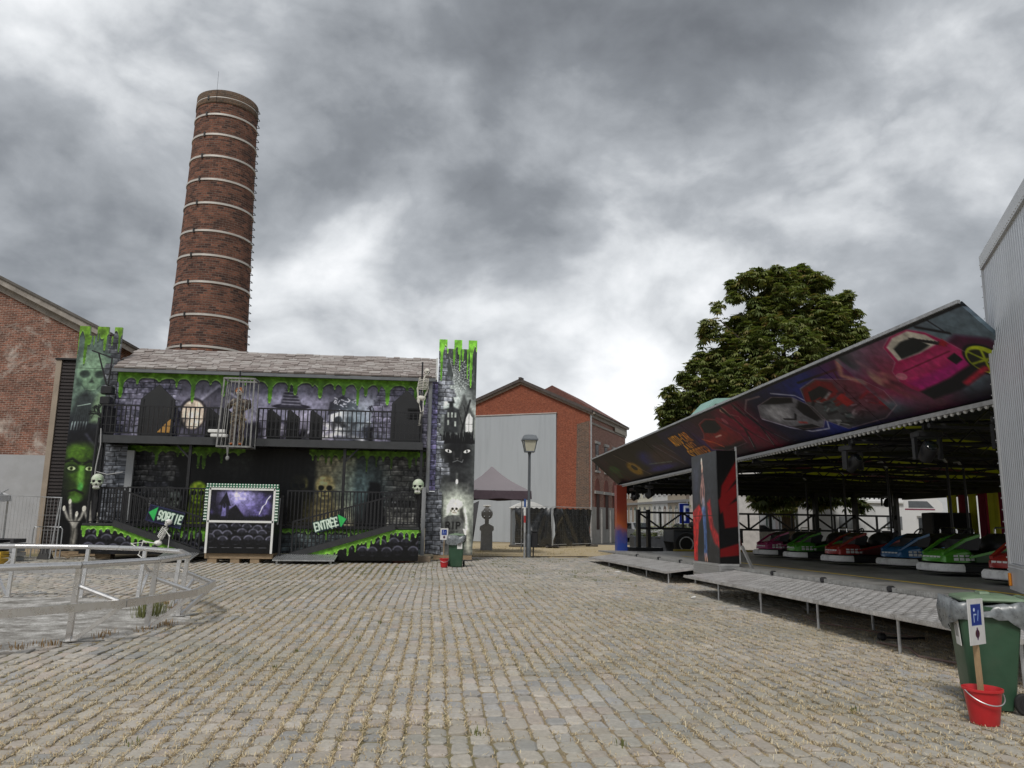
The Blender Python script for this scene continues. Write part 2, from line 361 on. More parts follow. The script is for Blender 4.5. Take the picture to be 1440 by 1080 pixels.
    def skull(s, c, r, col, dark, a=1., rot=0, jaw=True):
        x, y = c; s.ell((x, y), (r*.8, r*.85), col, a, .3); s.ell((x, y-r*.7), (r*.5, r*.45), col, a, .3)
        for sx in (-1, 1):
            s.ell((x+sx*r*.34, y-r*.2), (r*.24, r*.22), dark, a, .35); s.ell((x+sx*r*.62, y-r*.55), (r*.18, r*.2), dark, a*.5, .8)
        s.poly([(x, y-r*.36), (x-r*.13, y-r*.62), (x+r*.13, y-r*.62)], dark, a, r*.05)
        s.line([(x-r*.34, y-r*.86), (x+r*.34, y-r*.86)], r*.05, dark, a*.8)
        for i in range(-3, 4): s.line([(x+i*r*.1, y-r*.76), (x+i*r*.1, y-r*.98)], r*.03, dark, a*.6)
        s.ell((x-r*.25, y+r*.4), (r*.3, r*.25), [min(1, q*1.35+.05) for q in col], a*.6, 1.4); return s
# ------------------------------------------------------------------ palette
BLACK = pm('black_painted_steel', (.018,.018,.02), .45, 0, .3, 8, spec=.4)
DARK = pm('dark_underside', (.012,.012,.013), .85, 0, .3, 5)
STEEL = pm('brushed_steel', (.72,.71,.70), .30, .85, .1, 14, bump=.05, bscale=120, dirt=(.35,.32,.28), dscale=3, damt=.12)
GALV = pm('galvanised_steel', (.50,.51,.52), .45, .7, .2, 9, dirt=(.25,.24,.22), dscale=2.5, damt=.5)
WOOD = pm('weathered_wood', (.30,.22,.14), .85, 0, .35, 6, bump=.3, bscale=30, stretch=(1,1,8))
WHITE = pm('white_paint', (.78,.78,.76), .45, 0, .05, 4, dirt=(.5,.48,.44), damt=.3)
RUBBER = pm('black_rubber', (.02,.02,.02), .75, 0, .3, 12)
GLASS = pm('dark_glass', (.015,.02,.024), .08, 0, .1, 3, spec=.7)
# ------------------------------------------------------------------ ground and paving
def ground_mat(name, c1, c2, c3, bump=.5, moss=0):
    m, t, b = newmat(name); g = nd(t, 'ShaderNodeNewGeometry'); P = g.outputs['Position']
    n = nd(t, 'ShaderNodeTexNoise', i_Scale=1.1, i_Detail=8, i_Roughness=.7); lk(t, P, n.inputs['Vector'])
    n2 = nd(t, 'ShaderNodeTexNoise', i_Scale=60.0, i_Detail=4, i_Roughness=.7); lk(t, P, n2.inputs['Vector'])
    c = mixc(t, ramp(t, n.outputs[0], ((.35, 0.0), (.65, 1.0))), c1, c2)
    c = mixc(t, ramp(t, n2.outputs[0], ((.5, 0.0), (.66, 1.0))), c, c3)
    if moss:
        n3 = nd(t, 'ShaderNodeTexNoise', i_Scale=.28, i_Detail=6, i_Roughness=.65); lk(t, P, n3.inputs['Vector'])
        c = mixc(t, mth(t, 'MULTIPLY', ramp(t, n3.outputs[0], ((.47, 0.0), (.6, 1.0))), moss), c, (.07,.095,.035))
    lk(t, c, b.inputs['Base Color']); b.inputs['Roughness'].default_value = .95; b.inputs['Specular IOR Level'].default_value = .1
    bp = nd(t, 'ShaderNodeBump', i_Strength=bump, i_Distance=.02); lk(t, n2.outputs[0], bp.inputs['Height']); lk(t, bp.outputs[0], b.inputs['Normal'])
    return m
g = MB(); g.box(-1500, 1500, -600, 2400, -.6, -.019)
solo('ground', g, ground_mat('joint_earth', (.27,.21,.14), (.37,.30,.19), (.46,.38,.25), moss=.6), kind='structure')
g = MB(); 
_sp = [(.2, 32.9), (4, 33.4), (8.8, 34.6), (9.4, 37.5), (14, 39), (26, 41), (26, 49), (9.5, 50), (-2, 50), (-2, 32.7)]
g.prism(_sp, 'z', -.2, .012)
solo('sandy_verge', g, ground_mat('dry_sand', (.40,.32,.20), (.48,.40,.27), (.56,.48,.33)), kind='structure')
g = MB(); g.prism([(8.5, 41.5), (60, 44), (80, 90), (14, 90)], 'z', -.2, -.012)
solo('road', g, ground_mat('asphalt', (.075,.075,.075), (.10,.10,.10), (.13,.13,.13)), kind='structure')
g = MB(); g.prism([(13.5, 47.5), (16.9, 47.2), (30, 72), (28, 73)], 'z', -.2, .12)
solo('pavement', g, ground_mat('pavement_slabs', (.28,.27,.25), (.34,.33,.31), (.4,.39,.37)), kind='structure')
RCX, RCY, RR = -7.45, 12.75, 3.45
g = MB(); _e = [RR+.22+.10*math.sin(k*1.7)+.07*math.sin(k*4.1+1) for k in range(72)]; _c = [(math.cos(2*math.pi*k/72), math.sin(2*math.pi*k/72)) for k in range(72)]
g.rings([[(RCX+q*r_*a, RCY+q*r_*b_, z) for r_, (a, b_) in zip(_e, _c)] for q, z in ((1, -.1), (.995, -.012), (.93, .002), (.01, .010))])
cm, t, b = newmat('rough_concrete'); gg = nd(t, 'ShaderNodeNewGeometry')
n = nd(t, 'ShaderNodeTexNoise', i_Scale=2.2, i_Detail=10, i_Roughness=.75); lk(t, gg.outputs['Position'], n.inputs['Vector'])
n2 = nd(t, 'ShaderNodeTexNoise', i_Scale=45.0, i_Detail=4); lk(t, gg.outputs['Position'], n2.inputs['Vector'])
lk(t, mixc(t, ramp(t, n2.outputs[0], ((.4, 0.0), (.65, .6))), ramp(t, n.outputs[0], ((.38, (.16,.15,.135)), (.50, (.38,.37,.35)), (.60, (.66,.65,.63)))), (.22,.2,.17)), b.inputs['Base Color']); b.inputs['Roughness'].default_value = .95
bp = nd(t, 'ShaderNodeBump', i_Strength=.7, i_Distance=.03); lk(t, n2.outputs[0], bp.inputs['Height']); lk(t, bp.outputs[0], b.inputs['Normal'])
solo('concrete_slab', g, cm, kind='structure')
# cobbles: rows run away from the camera; every stone is cut, set and tinted on its own
def stone_mat():
    m, t, b = newmat('cobble_stone'); at = nd(t, 'ShaderNodeAttribute', attribute_name='tint'); g = nd(t, 'ShaderNodeNewGeometry')
    n = nd(t, 'ShaderNodeTexNoise', i_Scale=26.0, i_Detail=8, i_Roughness=.7); lk(t, g.outputs['Position'], n.inputs['Vector'])
    n2 = nd(t, 'ShaderNodeTexNoise', i_Scale=.45, i_Detail=7, i_Roughness=.7); lk(t, g.outputs['Position'], n2.inputs['Vector'])
    oi = nd(t, 'ShaderNodeObjectInfo')
    c = mixc(t, .8, at.outputs['Color'], ramp(t, n.outputs[0], ((.28, .62), (.72, 1.28))), 'MULTIPLY')
    c = mixc(t, mth(t, 'MULTIPLY', ramp(t, n2.outputs[0], ((.42, 0.0), (.66, 1.0))), .5), c, (.42,.375,.31))
    n3 = nd(t, 'ShaderNodeTexNoise', i_Scale=.3, i_Detail=6, i_Roughness=.6)
    mp = nd(t, 'ShaderNodeMapping'); mp.inputs[1].default_value = (5, 9, 0); lk(t, g.outputs['Position'], mp.inputs[0]); lk(t, mp.outputs[0], n3.inputs['Vector'])
    c = mixc(t, mth(t, 'MULTIPLY', ramp(t, n3.outputs[0], ((.46, 0.0), (.62, 1.0))), .42), c, (.22,.222,.165))
    lk(t, c, b.inputs['Base Color']); b.inputs['Roughness'].default_value = .72; b.inputs['Specular IOR Level'].default_value = .3
    bp = nd(t, 'ShaderNodeBump', i_Strength=.35, i_Distance=.010); lk(t, n.outputs[0], bp.inputs['Height']); lk(t, bp.outputs[0], b.inputs['Normal'])
    return m
STONE = stone_mat()
TINTS = np.array([(.33,.31,.28),(.30,.285,.26),(.275,.27,.265),(.36,.33,.285),(.33,.295,.255),(.265,.265,.265),(.38,.35,.31),(.29,.275,.25),(.345,.30,.265)])
def stone_rings(n, rng, wx, ly):
    """n stones as (n,24,3) rings about their own centres"""
    a = np.array([(-.5,-.5+.17),(-.5+.17,-.5),(.5-.17,-.5),(.5,-.5+.17),(.5,.5-.17),(.5-.17,.5),(-.5+.17,.5),(-.5,.5-.17)])
    base = a[None]*np.stack([wx, ly], -1)[:, None, :]
    base = base+rng.normal(0, .006, base.shape)
    out = np.zeros((n, 24, 3))
    h = rng.uniform(-.010, .006, n); tx = rng.normal(0, .025, n); ty = rng.normal(0, .025, n)
    dome = rng.uniform(.005, .011, n)
    for r_, (sc_, z) in enumerate(((1.02, -.05), (.985, None), (.80, None))):
        out[:, r_*8:(r_+1)*8, :2] = base*sc_
        zz = np.full((n, 8), -.05) if r_ == 0 else h[:, None]-(dome[:, None] if r_ == 1 else 0)+base[..., 0]*tx[:, None]+base[..., 1]*ty[:, None]+rng.normal(0, .0015, (n, 8))
        out[:, r_*8:(r_+1)*8, 2] = zz
    return out
def stones_mesh(name, V, tint):
    n = len(V); me = bpy.data.meshes.new(name); me.vertices.add(n*24); me.vertices.foreach_set('co', V.reshape(-1).astype(np.float32))
    q = []
    for r_ in (0, 1):
        for j in range(8): q.append((r_*8+j, r_*8+(j+1) % 8, (r_+1)*8+(j+1) % 8, (r_+1)*8+j))
    q = np.array(q); off = (np.arange(n)*24)
    quads = (q[None]+off[:, None, None]).reshape(n, 64); octs = (np.arange(16, 24)[None]+off[:, None])
    loops = np.concatenate([quads, octs], 1).reshape(-1)
    tot = np.tile(np.array([4]*16+[8]), n); st = np.concatenate([[0], np.cumsum(tot)[:-1]])
    me.loops.add(len(loops)); me.loops.foreach_set('vertex_index', loops.astype(np.int32))
    me.polygons.add(len(tot)); me.polygons.foreach_set('loop_start', st.astype(np.int32)); me.polygons.foreach_set('loop_total', tot.astype(np.int32))
    me.update(calc_edges=True); me.validate()
    ca = me.color_attributes.new('tint', 'FLOAT_COLOR', 'POINT'); cc = np.ones((n, 24, 4), np.float32); cc[..., :3] = tint[:, None, :]; ca.data.foreach_set('color', cc.ravel())
    me.polygons.foreach_set('use_smooth', np.zeros(len(tot), bool)); me.materials.append(STONE); return me
def bend(u): return -.10*np.clip((-1-u)/5, 0, 1)
xs, ys, wx, ly, rz = [], [], [], [], []
PITCH = .163
BANDS = (14.3, 20.6)
for u in np.arange(-25, 12.8, PITCH):
    y = 4.0+RNG.uniform(0, .25)
    while y < 33.4:
        l = RNG.uniform(.17, .29); yc = y+l/2; y += l+RNG.uniform(.008, .02)
        if any(abs(yc-bb) < .19 for bb in BANDS): continue
        s_ = float(bend(np.array(u))); x = u+s_*(yc-8)+.02*math.sin(yc*.7+u*.4)
        if abs(x) > .80*yc+1.6: continue
        if math.hypot(x-RCX, yc-RCY) < RR+.20: continue
        if yc > 30.5 and x < .4: continue
        if x > 7.6 and yc > 9.3 or x > 12.5: continue
        xs.append(x); ys.append(yc); wx.append(PITCH-RNG.uniform(.008, .024)); ly.append(l); rz.append(math.atan(-s_)+RNG.normal(0, .03))
for bb in BANDS:
    for k in (-.082, .082):
        x = -24.
        while x < 8.5:
            l = RNG.uniform(.17, .27); xc = x+l/2; x += l+.014
            if abs(xc) > .8*bb+1.6 or math.hypot(xc-RCX, bb-RCY) < RR+.4 or (xc > 7): continue
            xs.append(xc); ys.append(bb+k+.015*math.sin(xc)); wx.append(l); ly.append(.14); rz.append(RNG.normal(0, .03))
xs, ys, wx, ly, rz = map(np.array, (xs, ys, wx, ly, rz)); N = len(xs)
V = stone_rings(N, RNG, wx, ly)
tint = TINTS[RNG.integers(0, len(TINTS), N)]*RNG.uniform(1.12, 1.5, (N, 1))
pav = solo('cobblestone_pavement', MB().box(-.02, .02, -1.02, -.98, -.05, -.046), STONE, kind='structure')
vis = np.array([in_view(a, b_, 0) for a, b_ in zip(xs, ys)]); dist = np.hypot(xs, ys)
near = np.argsort(np.where(vis, dist, 99))[:300]; nearset = np.zeros(N, bool); nearset[near] = True
VAR = [stones_mesh('cobblestone', V[i:i+1].copy(), tint[i:i+1]) for i in near[:60]]
for k, i in enumerate(near):
    j = k if k < 60 else int(RNG.integers(0, 60)); i0 = near[j]
    o = shared('cobblestone', VAR[j], pav, (xs[i], ys[i], 0)); o.rotation_euler.z = rz[i]; o.scale = (wx[i]/wx[i0], ly[i]/ly[i0], 1)
rest = ~nearset; Vr = V[rest]; cz, sz = np.cos(rz[rest])[:, None], np.sin(rz[rest])[:, None]
VX = Vr[..., 0]*cz-Vr[..., 1]*sz+xs[rest][:, None]; VY = Vr[..., 0]*sz+Vr[..., 1]*cz+ys[rest][:, None]
o = shared('cobblestones', stones_mesh('cobblestones', np.stack([VX, VY, Vr[..., 2]], -1), tint[rest]), pav); o['kind'] = 'stuff'
# dry clippings lying in the joints
def straw(n, ymax):
    i = RNG.integers(0, N, n*5); x = xs[i]; y = ys[i]; side = RNG.random(len(i))
    ex = np.where(side < .68, RNG.choice([-.5, .5], len(i))*PITCH+RNG.normal(0, .022, len(i)), RNG.uniform(-.5, .5, len(i))*PITCH)
    ey = np.where(side < .68, RNG.uniform(-.5, .5, len(i))*ly[i], RNG.choice([-.5, .5], len(i))*ly[i]+RNG.normal(0, .015, len(i)))
    x = x+ex; y = y+ey
    X = x.astype(np.float64); Y = y.astype(np.float64)
    d = fbm(X+60, Y+60, .38, 11, 4)+.25*(fbm(X+60, Y+60, 2.2, 21, 2)-.5)
    pr = np.clip((d-.34)/.2, .10, 1)*np.clip((X+6.5)/4, .12, 1)*np.where(Y < 9, 1, np.clip(1.35-Y/16, .1, 1))
    k = (RNG.random(len(i)) < pr) & (Y < ymax); x, y = x[k][:n], y[k][:n]; m = len(x)
    a = RNG.uniform(0, 6.28, m); L = RNG.uniform(.010, .042, m); wd = RNG.uniform(.0014, .003, m); z = RNG.uniform(-.006, .016, m); dz = RNG.normal(0, .008, m)
    dx, dy = np.cos(a), np.sin(a)
    P = np.zeros((m, 4, 3))
    for q, (sl, sw) in enumerate(((-1,-1),(1,-1),(1,1),(-1,1))):
        P[:, q, 0] = x+dx*L*sl*.5-dy*wd*sw; P[:, q, 1] = y+dy*L*sl*.5+dx*wd*sw; P[:, q, 2] = z+dz*sl
    me = bpy.data.meshes.new('dry_grass'); me.vertices.add(m*4); me.vertices.foreach_set('co', P.reshape(-1).astype(np.float32))
    me.loops.add(m*4); me.loops.foreach_set('vertex_index', np.arange(m*4, dtype=np.int32)); me.polygons.add(m)
    me.polygons.foreach_set('loop_start', np.arange(0, m*4, 4, dtype=np.int32)); me.polygons.foreach_set('loop_total', np.full(m, 4, np.int32)); me.update(calc_edges=True)
    ca = me.color_attributes.new('tint', 'FLOAT_COLOR', 'POINT'); pal = np.array([(.62,.51,.31),(.55,.44,.26),(.68,.59,.40),(.46,.35,.20),(.36,.27,.15)])
    cc = np.ones((m, 4, 4), np.float32); cc[..., :3] = pal[RNG.integers(0, 5, m)][:, None]; ca.data.foreach_set('color', cc.ravel())
    mt, t, b = newmat('dry_straw'); at = nd(t, 'ShaderNodeAttribute', attribute_name='tint'); lk(t, at.outputs['Color'], b.inputs['Base Color']); b.inputs['Roughness'].default_value = .8
    me.materials.append(mt); o = shared('dry_grass', me); o['kind'] = 'stuff'
straw(210000, 24)
def blades(name, pts, h, n, cols, spread=.12, label=None, cat=None, kind=None):
    mb = MB(); rg = random.Random(len(pts))
    for (x, y) in pts:
        for _ in range(n):
            a = rg.uniform(0, 6.28); r_ = spread*rg.random(); bx, by = x+r_*math.cos(a), y+r_*math.sin(a); hh = h*rg.uniform(.4, 1); le = rg.uniform(.1, .7)*hh; w_ = .006
            ca, sa = math.cos(a), math.sin(a)
            mb.add([(bx-sa*w_, by+ca*w_, -.03), (bx+sa*w_, by-ca*w_, -.03), (bx+ca*le*.4+sa*w_*.8, by+sa*le*.4-ca*w_*.8, hh*.6), (bx+ca*le*.4-sa*w_*.8, by+sa*le*.4+ca*w_*.8, hh*.6), (bx+ca*le, by+sa*le, hh)], ((0,1,2,3),(3,2,4)))
    return solo(name, mb, cols, label, cat, kind=kind)
GRASS = pm('dry_green_grass', (.16,.17,.06), .8, 0, .5, 30)
DEAD = pm('withered_grass', (.30,.20,.10), .85, 0, .4, 30)
_tp = [(RCX+(RR-.02+random.uniform(-.12, .25))*math.cos(a), RCY+(RR-.02+random.uniform(-.12, .25))*math.sin(a)) for a in [random.uniform(-1.9, .9) for _ in range(26)]]
blades('withered_weeds', _tp, .09, 26, DEAD, .16, kind='stuff')
solo_grass = blades('weed_tuft', [(-4.486,13.421), (-4.513,13.794), (-4.565,13.240)], .34, 60, GRASS, .2, 'grey green grass tuft growing at the foot of the steel rail', 'weed')
_tp = [(x_, y_) for x_, y_ in zip(RNG.uniform(-3.2, 5.4, 16), 5.0+RNG.random(46)**2*16) if abs(x_) < .7*y_]
blades('joint_weeds', _tp, .05, 12, GRASS, .07, kind='stuff')
_tp = [(RNG.uniform(-4, 7), RNG.uniform(21, 32)) for _ in range(160)]
blades('mossy_joint_grass', _tp, .045, 14, GRASS, .22, kind='stuff')
_tp = [(RNG.uniform(.6, 9), RNG.uniform(33.2, 46)) for _ in range(300)]
blades('verge_grass', _tp, .10, 12, pm('bleached_grass', (.46,.38,.21), .85, 0, .35, 20), .3, kind='stuff')
# ------------------------------------------------------------------ factory chimney
def chimney():
    cx, cy, z0, z1, r0, r1 = -15.05, 51.0, 0, 30.3, 2.80, 1.93
    t_ = thing('factory_chimney', 'tall round red brick factory chimney ringed with pale steel bands', 'chimney', (cx, cy, 0))
    rad = lambda z: r0+(r1-r0)*z/z1
    n = 48; mb = MB(); lv = [0, 6, 12, 18, 24, 28.6]
    rings = [[(cx+rad(z)*math.cos(2*math.pi*k/n), cy+rad(z)*math.sin(2*math.pi*k/n), z) for k in range(n)] for z in lv]
    uvs = [[(k/n*16, lv[i]), ((k+1)/n*16, lv[i]), ((k+1)/n*16, lv[i+1]), (k/n*16, lv[i+1])] for i in range(len(lv)-1) for k in range(n)]
    mb.rings(rings, False, False, uvs=uvs)
    part('shaft', mb, brickmat('chimney_brick', (.27,.12,.08), (.075,.042,.036), (.20,.165,.14), 1.7, .26, .09, soot=(.04,.03,.028), samt=.55, pscale=.45), t_, smooth=60)
    mb = MB(); lv = [28.6, 28.62, 29.5, 29.6]; rr = [rad(28.6), rad(28.6)+.05, rad(29.5)+.05, rad(29.6)-.1]
    rings = [[(cx+q*math.cos(2*math.pi*k/n), cy+q*math.sin(2*math.pi*k/n), z) for k in range(n)] for q, z in zip(rr, lv)]
    uvs = [[(k/n*16, lv[i]), ((k+1)/n*16, lv[i]), ((k+1)/n*16, lv[i+1]), (k/n*16, lv[i+1])] for i in range(3) for k in range(n)]
    mb.rings(rings, False, True, uvs=uvs+[None]); part('crown', mb, brickmat('chimney_crown_brick', (.17,.10,.065), (.10,.07,.05), (.2,.18,.15), 1.5, .26, .09, soot=(.05,.045,.04), samt=.6), t_, smooth=60)
    band = pm('chimney_band_steel', (.60,.57,.53), .5, .3, .15, 3, dirt=(.3,.22,.16), damt=.35)
    for z in BANDZ:
        mb = MB(); q = rad(z)
        mb.lathe([(q+.0, z-.075), (q+.05, z-.065), (q+.05, z+.065), (q+.0, z+.075)], (cx, cy, 0), n, cap=False)
        o = part('steel_band', mb, band, t_, smooth=40)
        a = R(248); mb = MB(); px_, py_ = cx+(q+.06)*math.cos(a), cy+(q+.06)*math.sin(a)
        mb.box(px_-.05, px_+.05, py_-.05, py_+.05, z-.15, z+.15); part('band_clamp', mb, BLACK, o)
    mb = MB(); a = R(-4)
    for k in range(52):
        z = 2+k*.53; q = rad(z); p0 = Vector((cx+(q-.02)*math.cos(a), cy+(q-.02)*math.sin(a), z)); d = Vector((math.cos(a), math.sin(a), 0)); s_ = Vector((-d.y, d.x, 0))*.2
        mb.bar(p0-s_, p0-s_+d*.22, .035); mb.bar(p0+s_, p0+s_+d*.22, .035); mb.bar(p0-s_+d*.22, p0+s_+d*.22, .035)
    part('step_irons', mb, BLACK, t_, stuff=True)
    mb = MB(); mb.tube([(cx-.2, cy-rad(29)-.08, 28.6), (cx-.2, cy-rad(29)-.08, 30.8)], .008, 6); part('lightning_rod', mb, BLACK, t_)
BANDZ = [z for z in (11.9, 13.95, 16.1, 17.9, 19.55, 21.45, 23.1, 24.75, 26.3, 27.75, 28.95)]
chimney()
# ------------------------------------------------------------------ left brick hall with its rendered band
def left_hall():
    Y = 42; t_ = thing('brick_hall', 'large weathered red brick hall with grey rendered base and sloping eave', 'building', (-26, Y, 0))
    bm_ = brickmat('old_hall_brick', (.33,.145,.10), (.14,.068,.052), (.42,.35,.30), 1.3, patch=(.56,.50,.45), pamt=.85, pscale=.5, soot=(.09,.05,.04), samt=.65, p0=.52, p1=.62)
    top = lambda x: 13.70-(x+23.4)*.485
    mb = MB(); mb.prism([(-36, 0), (-17.9, 0), (-17.9, top(-17.9)), (-27, top(-27)), (-36, top(-27)-4.3)], 'y', Y, Y+30); part('brick_wall', mb, bm_, t_)
    mb = MB(); mb.box(-34, -17.95, Y-.12, Y-.002, 0, 4.45); part('rendered_band', mb, pm('grey_render', (.40,.41,.43), .85, 0, .08, 1.2, bump=.2, dirt=(.28,.28,.28), dscale=.8, damt=.4), t_)
    fas = pm('grey_fascia', (.33,.30,.27), .7, 0, .25, 2, dirt=(.12,.10,.08), damt=.6)
    for (dz0, dz1, y0) in ((-.55, -.25, -.10), (-.25, -.20, -.30), (-.20, .12, -.42)):
        mb = MB(); a, b_ = -27, -17.35
        mb.prism([(a, top(a)+dz0), (b_, top(b_)+dz0), (b_, top(b_)+dz1), (a, top(a)+dz1)], 'y', Y+y0, Y+.0+(30 if dz1 > 0 else 0)); part('fascia_board', mb, fas, t_)
    mb = MB(); a, b_ = -27, -17.25; mb.prism([(a, top(a)+.125), (b_, top(b_)+.125), (b_, top(b_)+.27), (a, top(a)+.27)], 'y', Y-.5, Y+30); part('roof_edge', mb, pm('dark_roofing', (.12,.11,.10), .8, 0, .3, 3), t_)
    o = thing('ribbed_annexe', 'tall dark ribbed metal annexe with tan corner trim left of the witch tower', 'annexe', (-15, 35, 0))
    mb = MB(); mb.box(-15.98, -12.9, 34.06, 38, .1, 7.98); part('wall', mb, pm('dark_cladding', (.032,.026,.026), .6, 0, .3, 3), o)
    for k in range(53):
        z = .25+k*.145; mb = MB(); mb.box(-15.95, -13, 34.0, 34.055, z, z+.095)
        if k == 0: me0 = part('cladding_slat', mb, pm('dark_slat', (.04,.033,.033), .55, 0, .3, 6), o)
        else:
            q = me0.copy(); C.objects.link(q); q.location = (0, 0, k*.145)
    mb = MB(); mb.box(-16.2, -15.98, 33.94, 38, .05, 8.0); part('corner_trim', mb, pm('tan_trim', (.34,.28,.22), .7, 0, .2, 2), o)
    mb = MB(); mb.box(-16.24, -12.9, 33.9, 38.05, 8.0, 8.08); part('cap_flashing', mb, BLACK, o)
left_hall()
# ------------------------------------------------------------------ right brick building, turned to the square
ORANGE_BRICK = brickmat('orange_gable_brick', (.335,.10,.055), (.265,.075,.042), (.27,.16,.12), 1.0, soot=(.20,.07,.05), samt=.4, pscale=.7)
SIDE_BRICK = brickmat('pink_side_brick', (.50,.27,.21), (.38,.18,.145), (.46,.40,.35), 1.0, patch=(.45,.30,.24), pamt=.4)
DARK_BRICK = brickmat('old_dark_brick', (.20,.12,.085), (.12,.085,.07), (.24,.21,.18), 1.1)
RENDER = pm('pale_blue_grey_render', (.42,.45,.48), .8, 0, .05, .8, bump=.15, bscale=25, dirt=(.31,.335,.36), dscale=1.1, damt=.55, stretch=(2.2,2.2,.16))
TILE = pm('dark_roof_tile', (.085,.07,.065), .8, 0, .35, 5)
STONEW = pm('pale_blue_stone', (.50,.49,.47), .75, 0, .12, 4, dirt=(.3,.29,.27), damt=.5)
WINDOWG = pm('window_glass', (.025,.028,.032), .3, 0, .3, .6, spec=.25)
FRAMEW = pm('window_frame_paint', (.55,.52,.48), .6, 0, .1, 3)
def right_house():
    Pc = Vector((10.32, 51, 0)); th = R(27.7)
    ru = Vector((math.cos(th), -math.sin(th), 0)); rv = Vector((math.sin(th), math.cos(th), 0))   # along the gable, along the side wall
    m = Matrix((( -ru.x, rv.x, 0, Pc.x), (-ru.y, rv.y, 0, Pc.y), (0, 0, 1, 0), (0, 0, 0, 1)))     # local: s left along the gable, t back, z
    t_ = thing('brick_warehouse', 'orange brick gabled building with grey rendered wall and arched windows', 'building', (10.32, 51, 0))
    def P(name, mb, mat, par=t_, **k):
        mb.v = [tuple(m @ Vector(q)) for q in mb.v]; return part(name, mb, mat, par, **k)
    def uvm(mb): return mb
    G = [(0, 0), (10.8, 0), (10.8, 9.0), (10.6, 8.95), (5.0, GAPEX), (0, GEAVE)]
    # gable wall with metre uv from its own plane
    def wall(mb, poly, y0, y1):
        n = len(poly); mb.rings([[(p[0], y0, p[1]) for p in poly], [(p[0], y1, p[1]) for p in poly]], True, True)
        for i, f in enumerate(mb.f): mb.uv[i] = [((mb.v[q][0] if abs(mb.v[q][1]-y0) < 1e-6 or True else 0)+mb.v[q][1], mb.v[q][2]) for q in f]
        return mb
    P('gable_wall', wall(MB(), G, 0, 9.9), ORANGE_BRICK)
    mb = wall(MB(), [(0.02, .3), (.95, .3), (.95, 4.0), (.88, 8.0), (.02, 8.2)], -.03, -.002); P('dark_brick_quoin', mb, DARK_BRICK)
    mb = MB(); mb.box(2.35, 5.6, -.16, -.002, 0, RTOP); P('rendered_panel', mb, RENDER)
    mb = MB(); mb.box(5.6, 10.8, -.14, -.002, 3.62, RTOP+.02); P('rendered_panel', mb, RENDER)
    mb = MB(); mb.box(5.603, 10.8, -.10, -.002, 0, 3.6); P('rendered_panel', mb, RENDER)
    mb = MB(); mb.box(2.3, 10.8, -.2, -.001, RTOP+.02, RTOP+.09); P('panel_coping', mb, pm('pale_coping', (.45,.4,.38), .8), t_)
    # roof planes and verge
    for (a, b_) in (((-.25, GEAVE-.05), (5.0, GAPEX+.12)), ((5.0, GAPEX+.12), (11.2, 8.75))):
        mb = MB(); mb.prism([a, b_, (b_[0], b_[1]+.22), (a[0], a[1]+.22)], 'y', -.28, 9.9); P('roof_plane', mb, TILE)
        mb = MB(); mb.prism([(a[0]*1.0, a[1]-.16), (b_[0], b_[1]-.16), b_, a], 'y', -.12, -.004); P('verge_course', mb, pm('verge_brick', (.3,.24,.2), .85, 0, .3, 6))
    mb = MB(); mb.box(4.9, 5.1, -.31, .2, GAPEX+.25, GAPEX+.42); P('ridge_cap', mb, TILE)
    # taller range behind, its eave over the street side
    mb = MB(); mb.prism([(-.36, 8.84), (3.5, 11.2), (5.6, 10.2), (5.6, 8)], 'y', 2.3, 9.85); P('rear_roof', mb, pm('red_tile_roof', (.15,.065,.05), .8, 0, .4, 6))
    mb = MB(); mb.box(-.003, .12, -.13, -.01, 0, GEAVE-.1); 
    mb = MB(); mb.tube([(-.12, -.05, 0.1), (-.12, -.05, GEAVE+.05)], .055, 8); P('downpipe', mb, GALV)
    # side wall skin with cornice, windows
    L = 9.9
    mb = MB(); mb.box(-.04, -.002, .03, L, 2.45, GEAVE-.3)
    for i, f in enumerate(mb.f): mb.uv[i] = [(mb.v[q][1], mb.v[q][2]) for q in f]
    P('side_wall', mb, SIDE_BRICK)
    mb = MB(); mb.box(-.1, -.002, .03, L, 0, 2.45); P('stone_plinth', mb, STONEW)
    for z0, z1, d in ((GEAVE-.75, GEAVE-.6, .10), (GEAVE-.3, GEAVE-.08, .16), (GEAVE-.08, GEAVE+.06, .34)):
        mb = MB(); mb.box(-d, -.003, 0.02, L+.1, z0, z1); P('cornice_course', mb, pm('cornice_paint', (.40,.36,.31), .75, 0, .2, 3, dirt=(.2,.17,.15), damt=.5))
    mb = MB(); mb.prism([(-.42, GEAVE+.06), (-.1, GEAVE+.06), (.0, GEAVE+.3)], 'y', 0, L+.15); P('gutter', mb, TILE)
    mb = MB(); mb.box(-.19, -.161, L*.62, L, GEAVE-.62, GEAVE-.31); P('frieze_panel', mb, pm('cream_frieze', (.55,.5,.42), .8))
    for k in range(4):
        y0 = 1.25+k*2.35
        f = None
        mb = MB(); mb.box(-.06, -.045, y0, y0+.78, 4.95, 6.75); f = P('window', mb, WINDOWG)
        mb = MB(); mb.box(-.16, -.04, y0-.18, y0+.96, 6.76, 6.95); P('lintel', mb, STONEW, f)
        mb = MB(); mb.box(-.16, -.04, y0-.12, y0+.9, 4.8, 4.94); P('sill', mb, STONEW, f)
        mb = MB()
        mb.box(-.066, -.0605, y0+.37, y0+.41, 4.95, 6.75); mb.box(-.066, -.0605, y0, y0+.37, 5.95, 6.0); mb.box(-.066, -.0605, y0+.41, y0+.78, 5.95, 6.0); P('frame', mb, FRAMEW, f)
        mb = MB(); cx, hw = y0+.4, .62
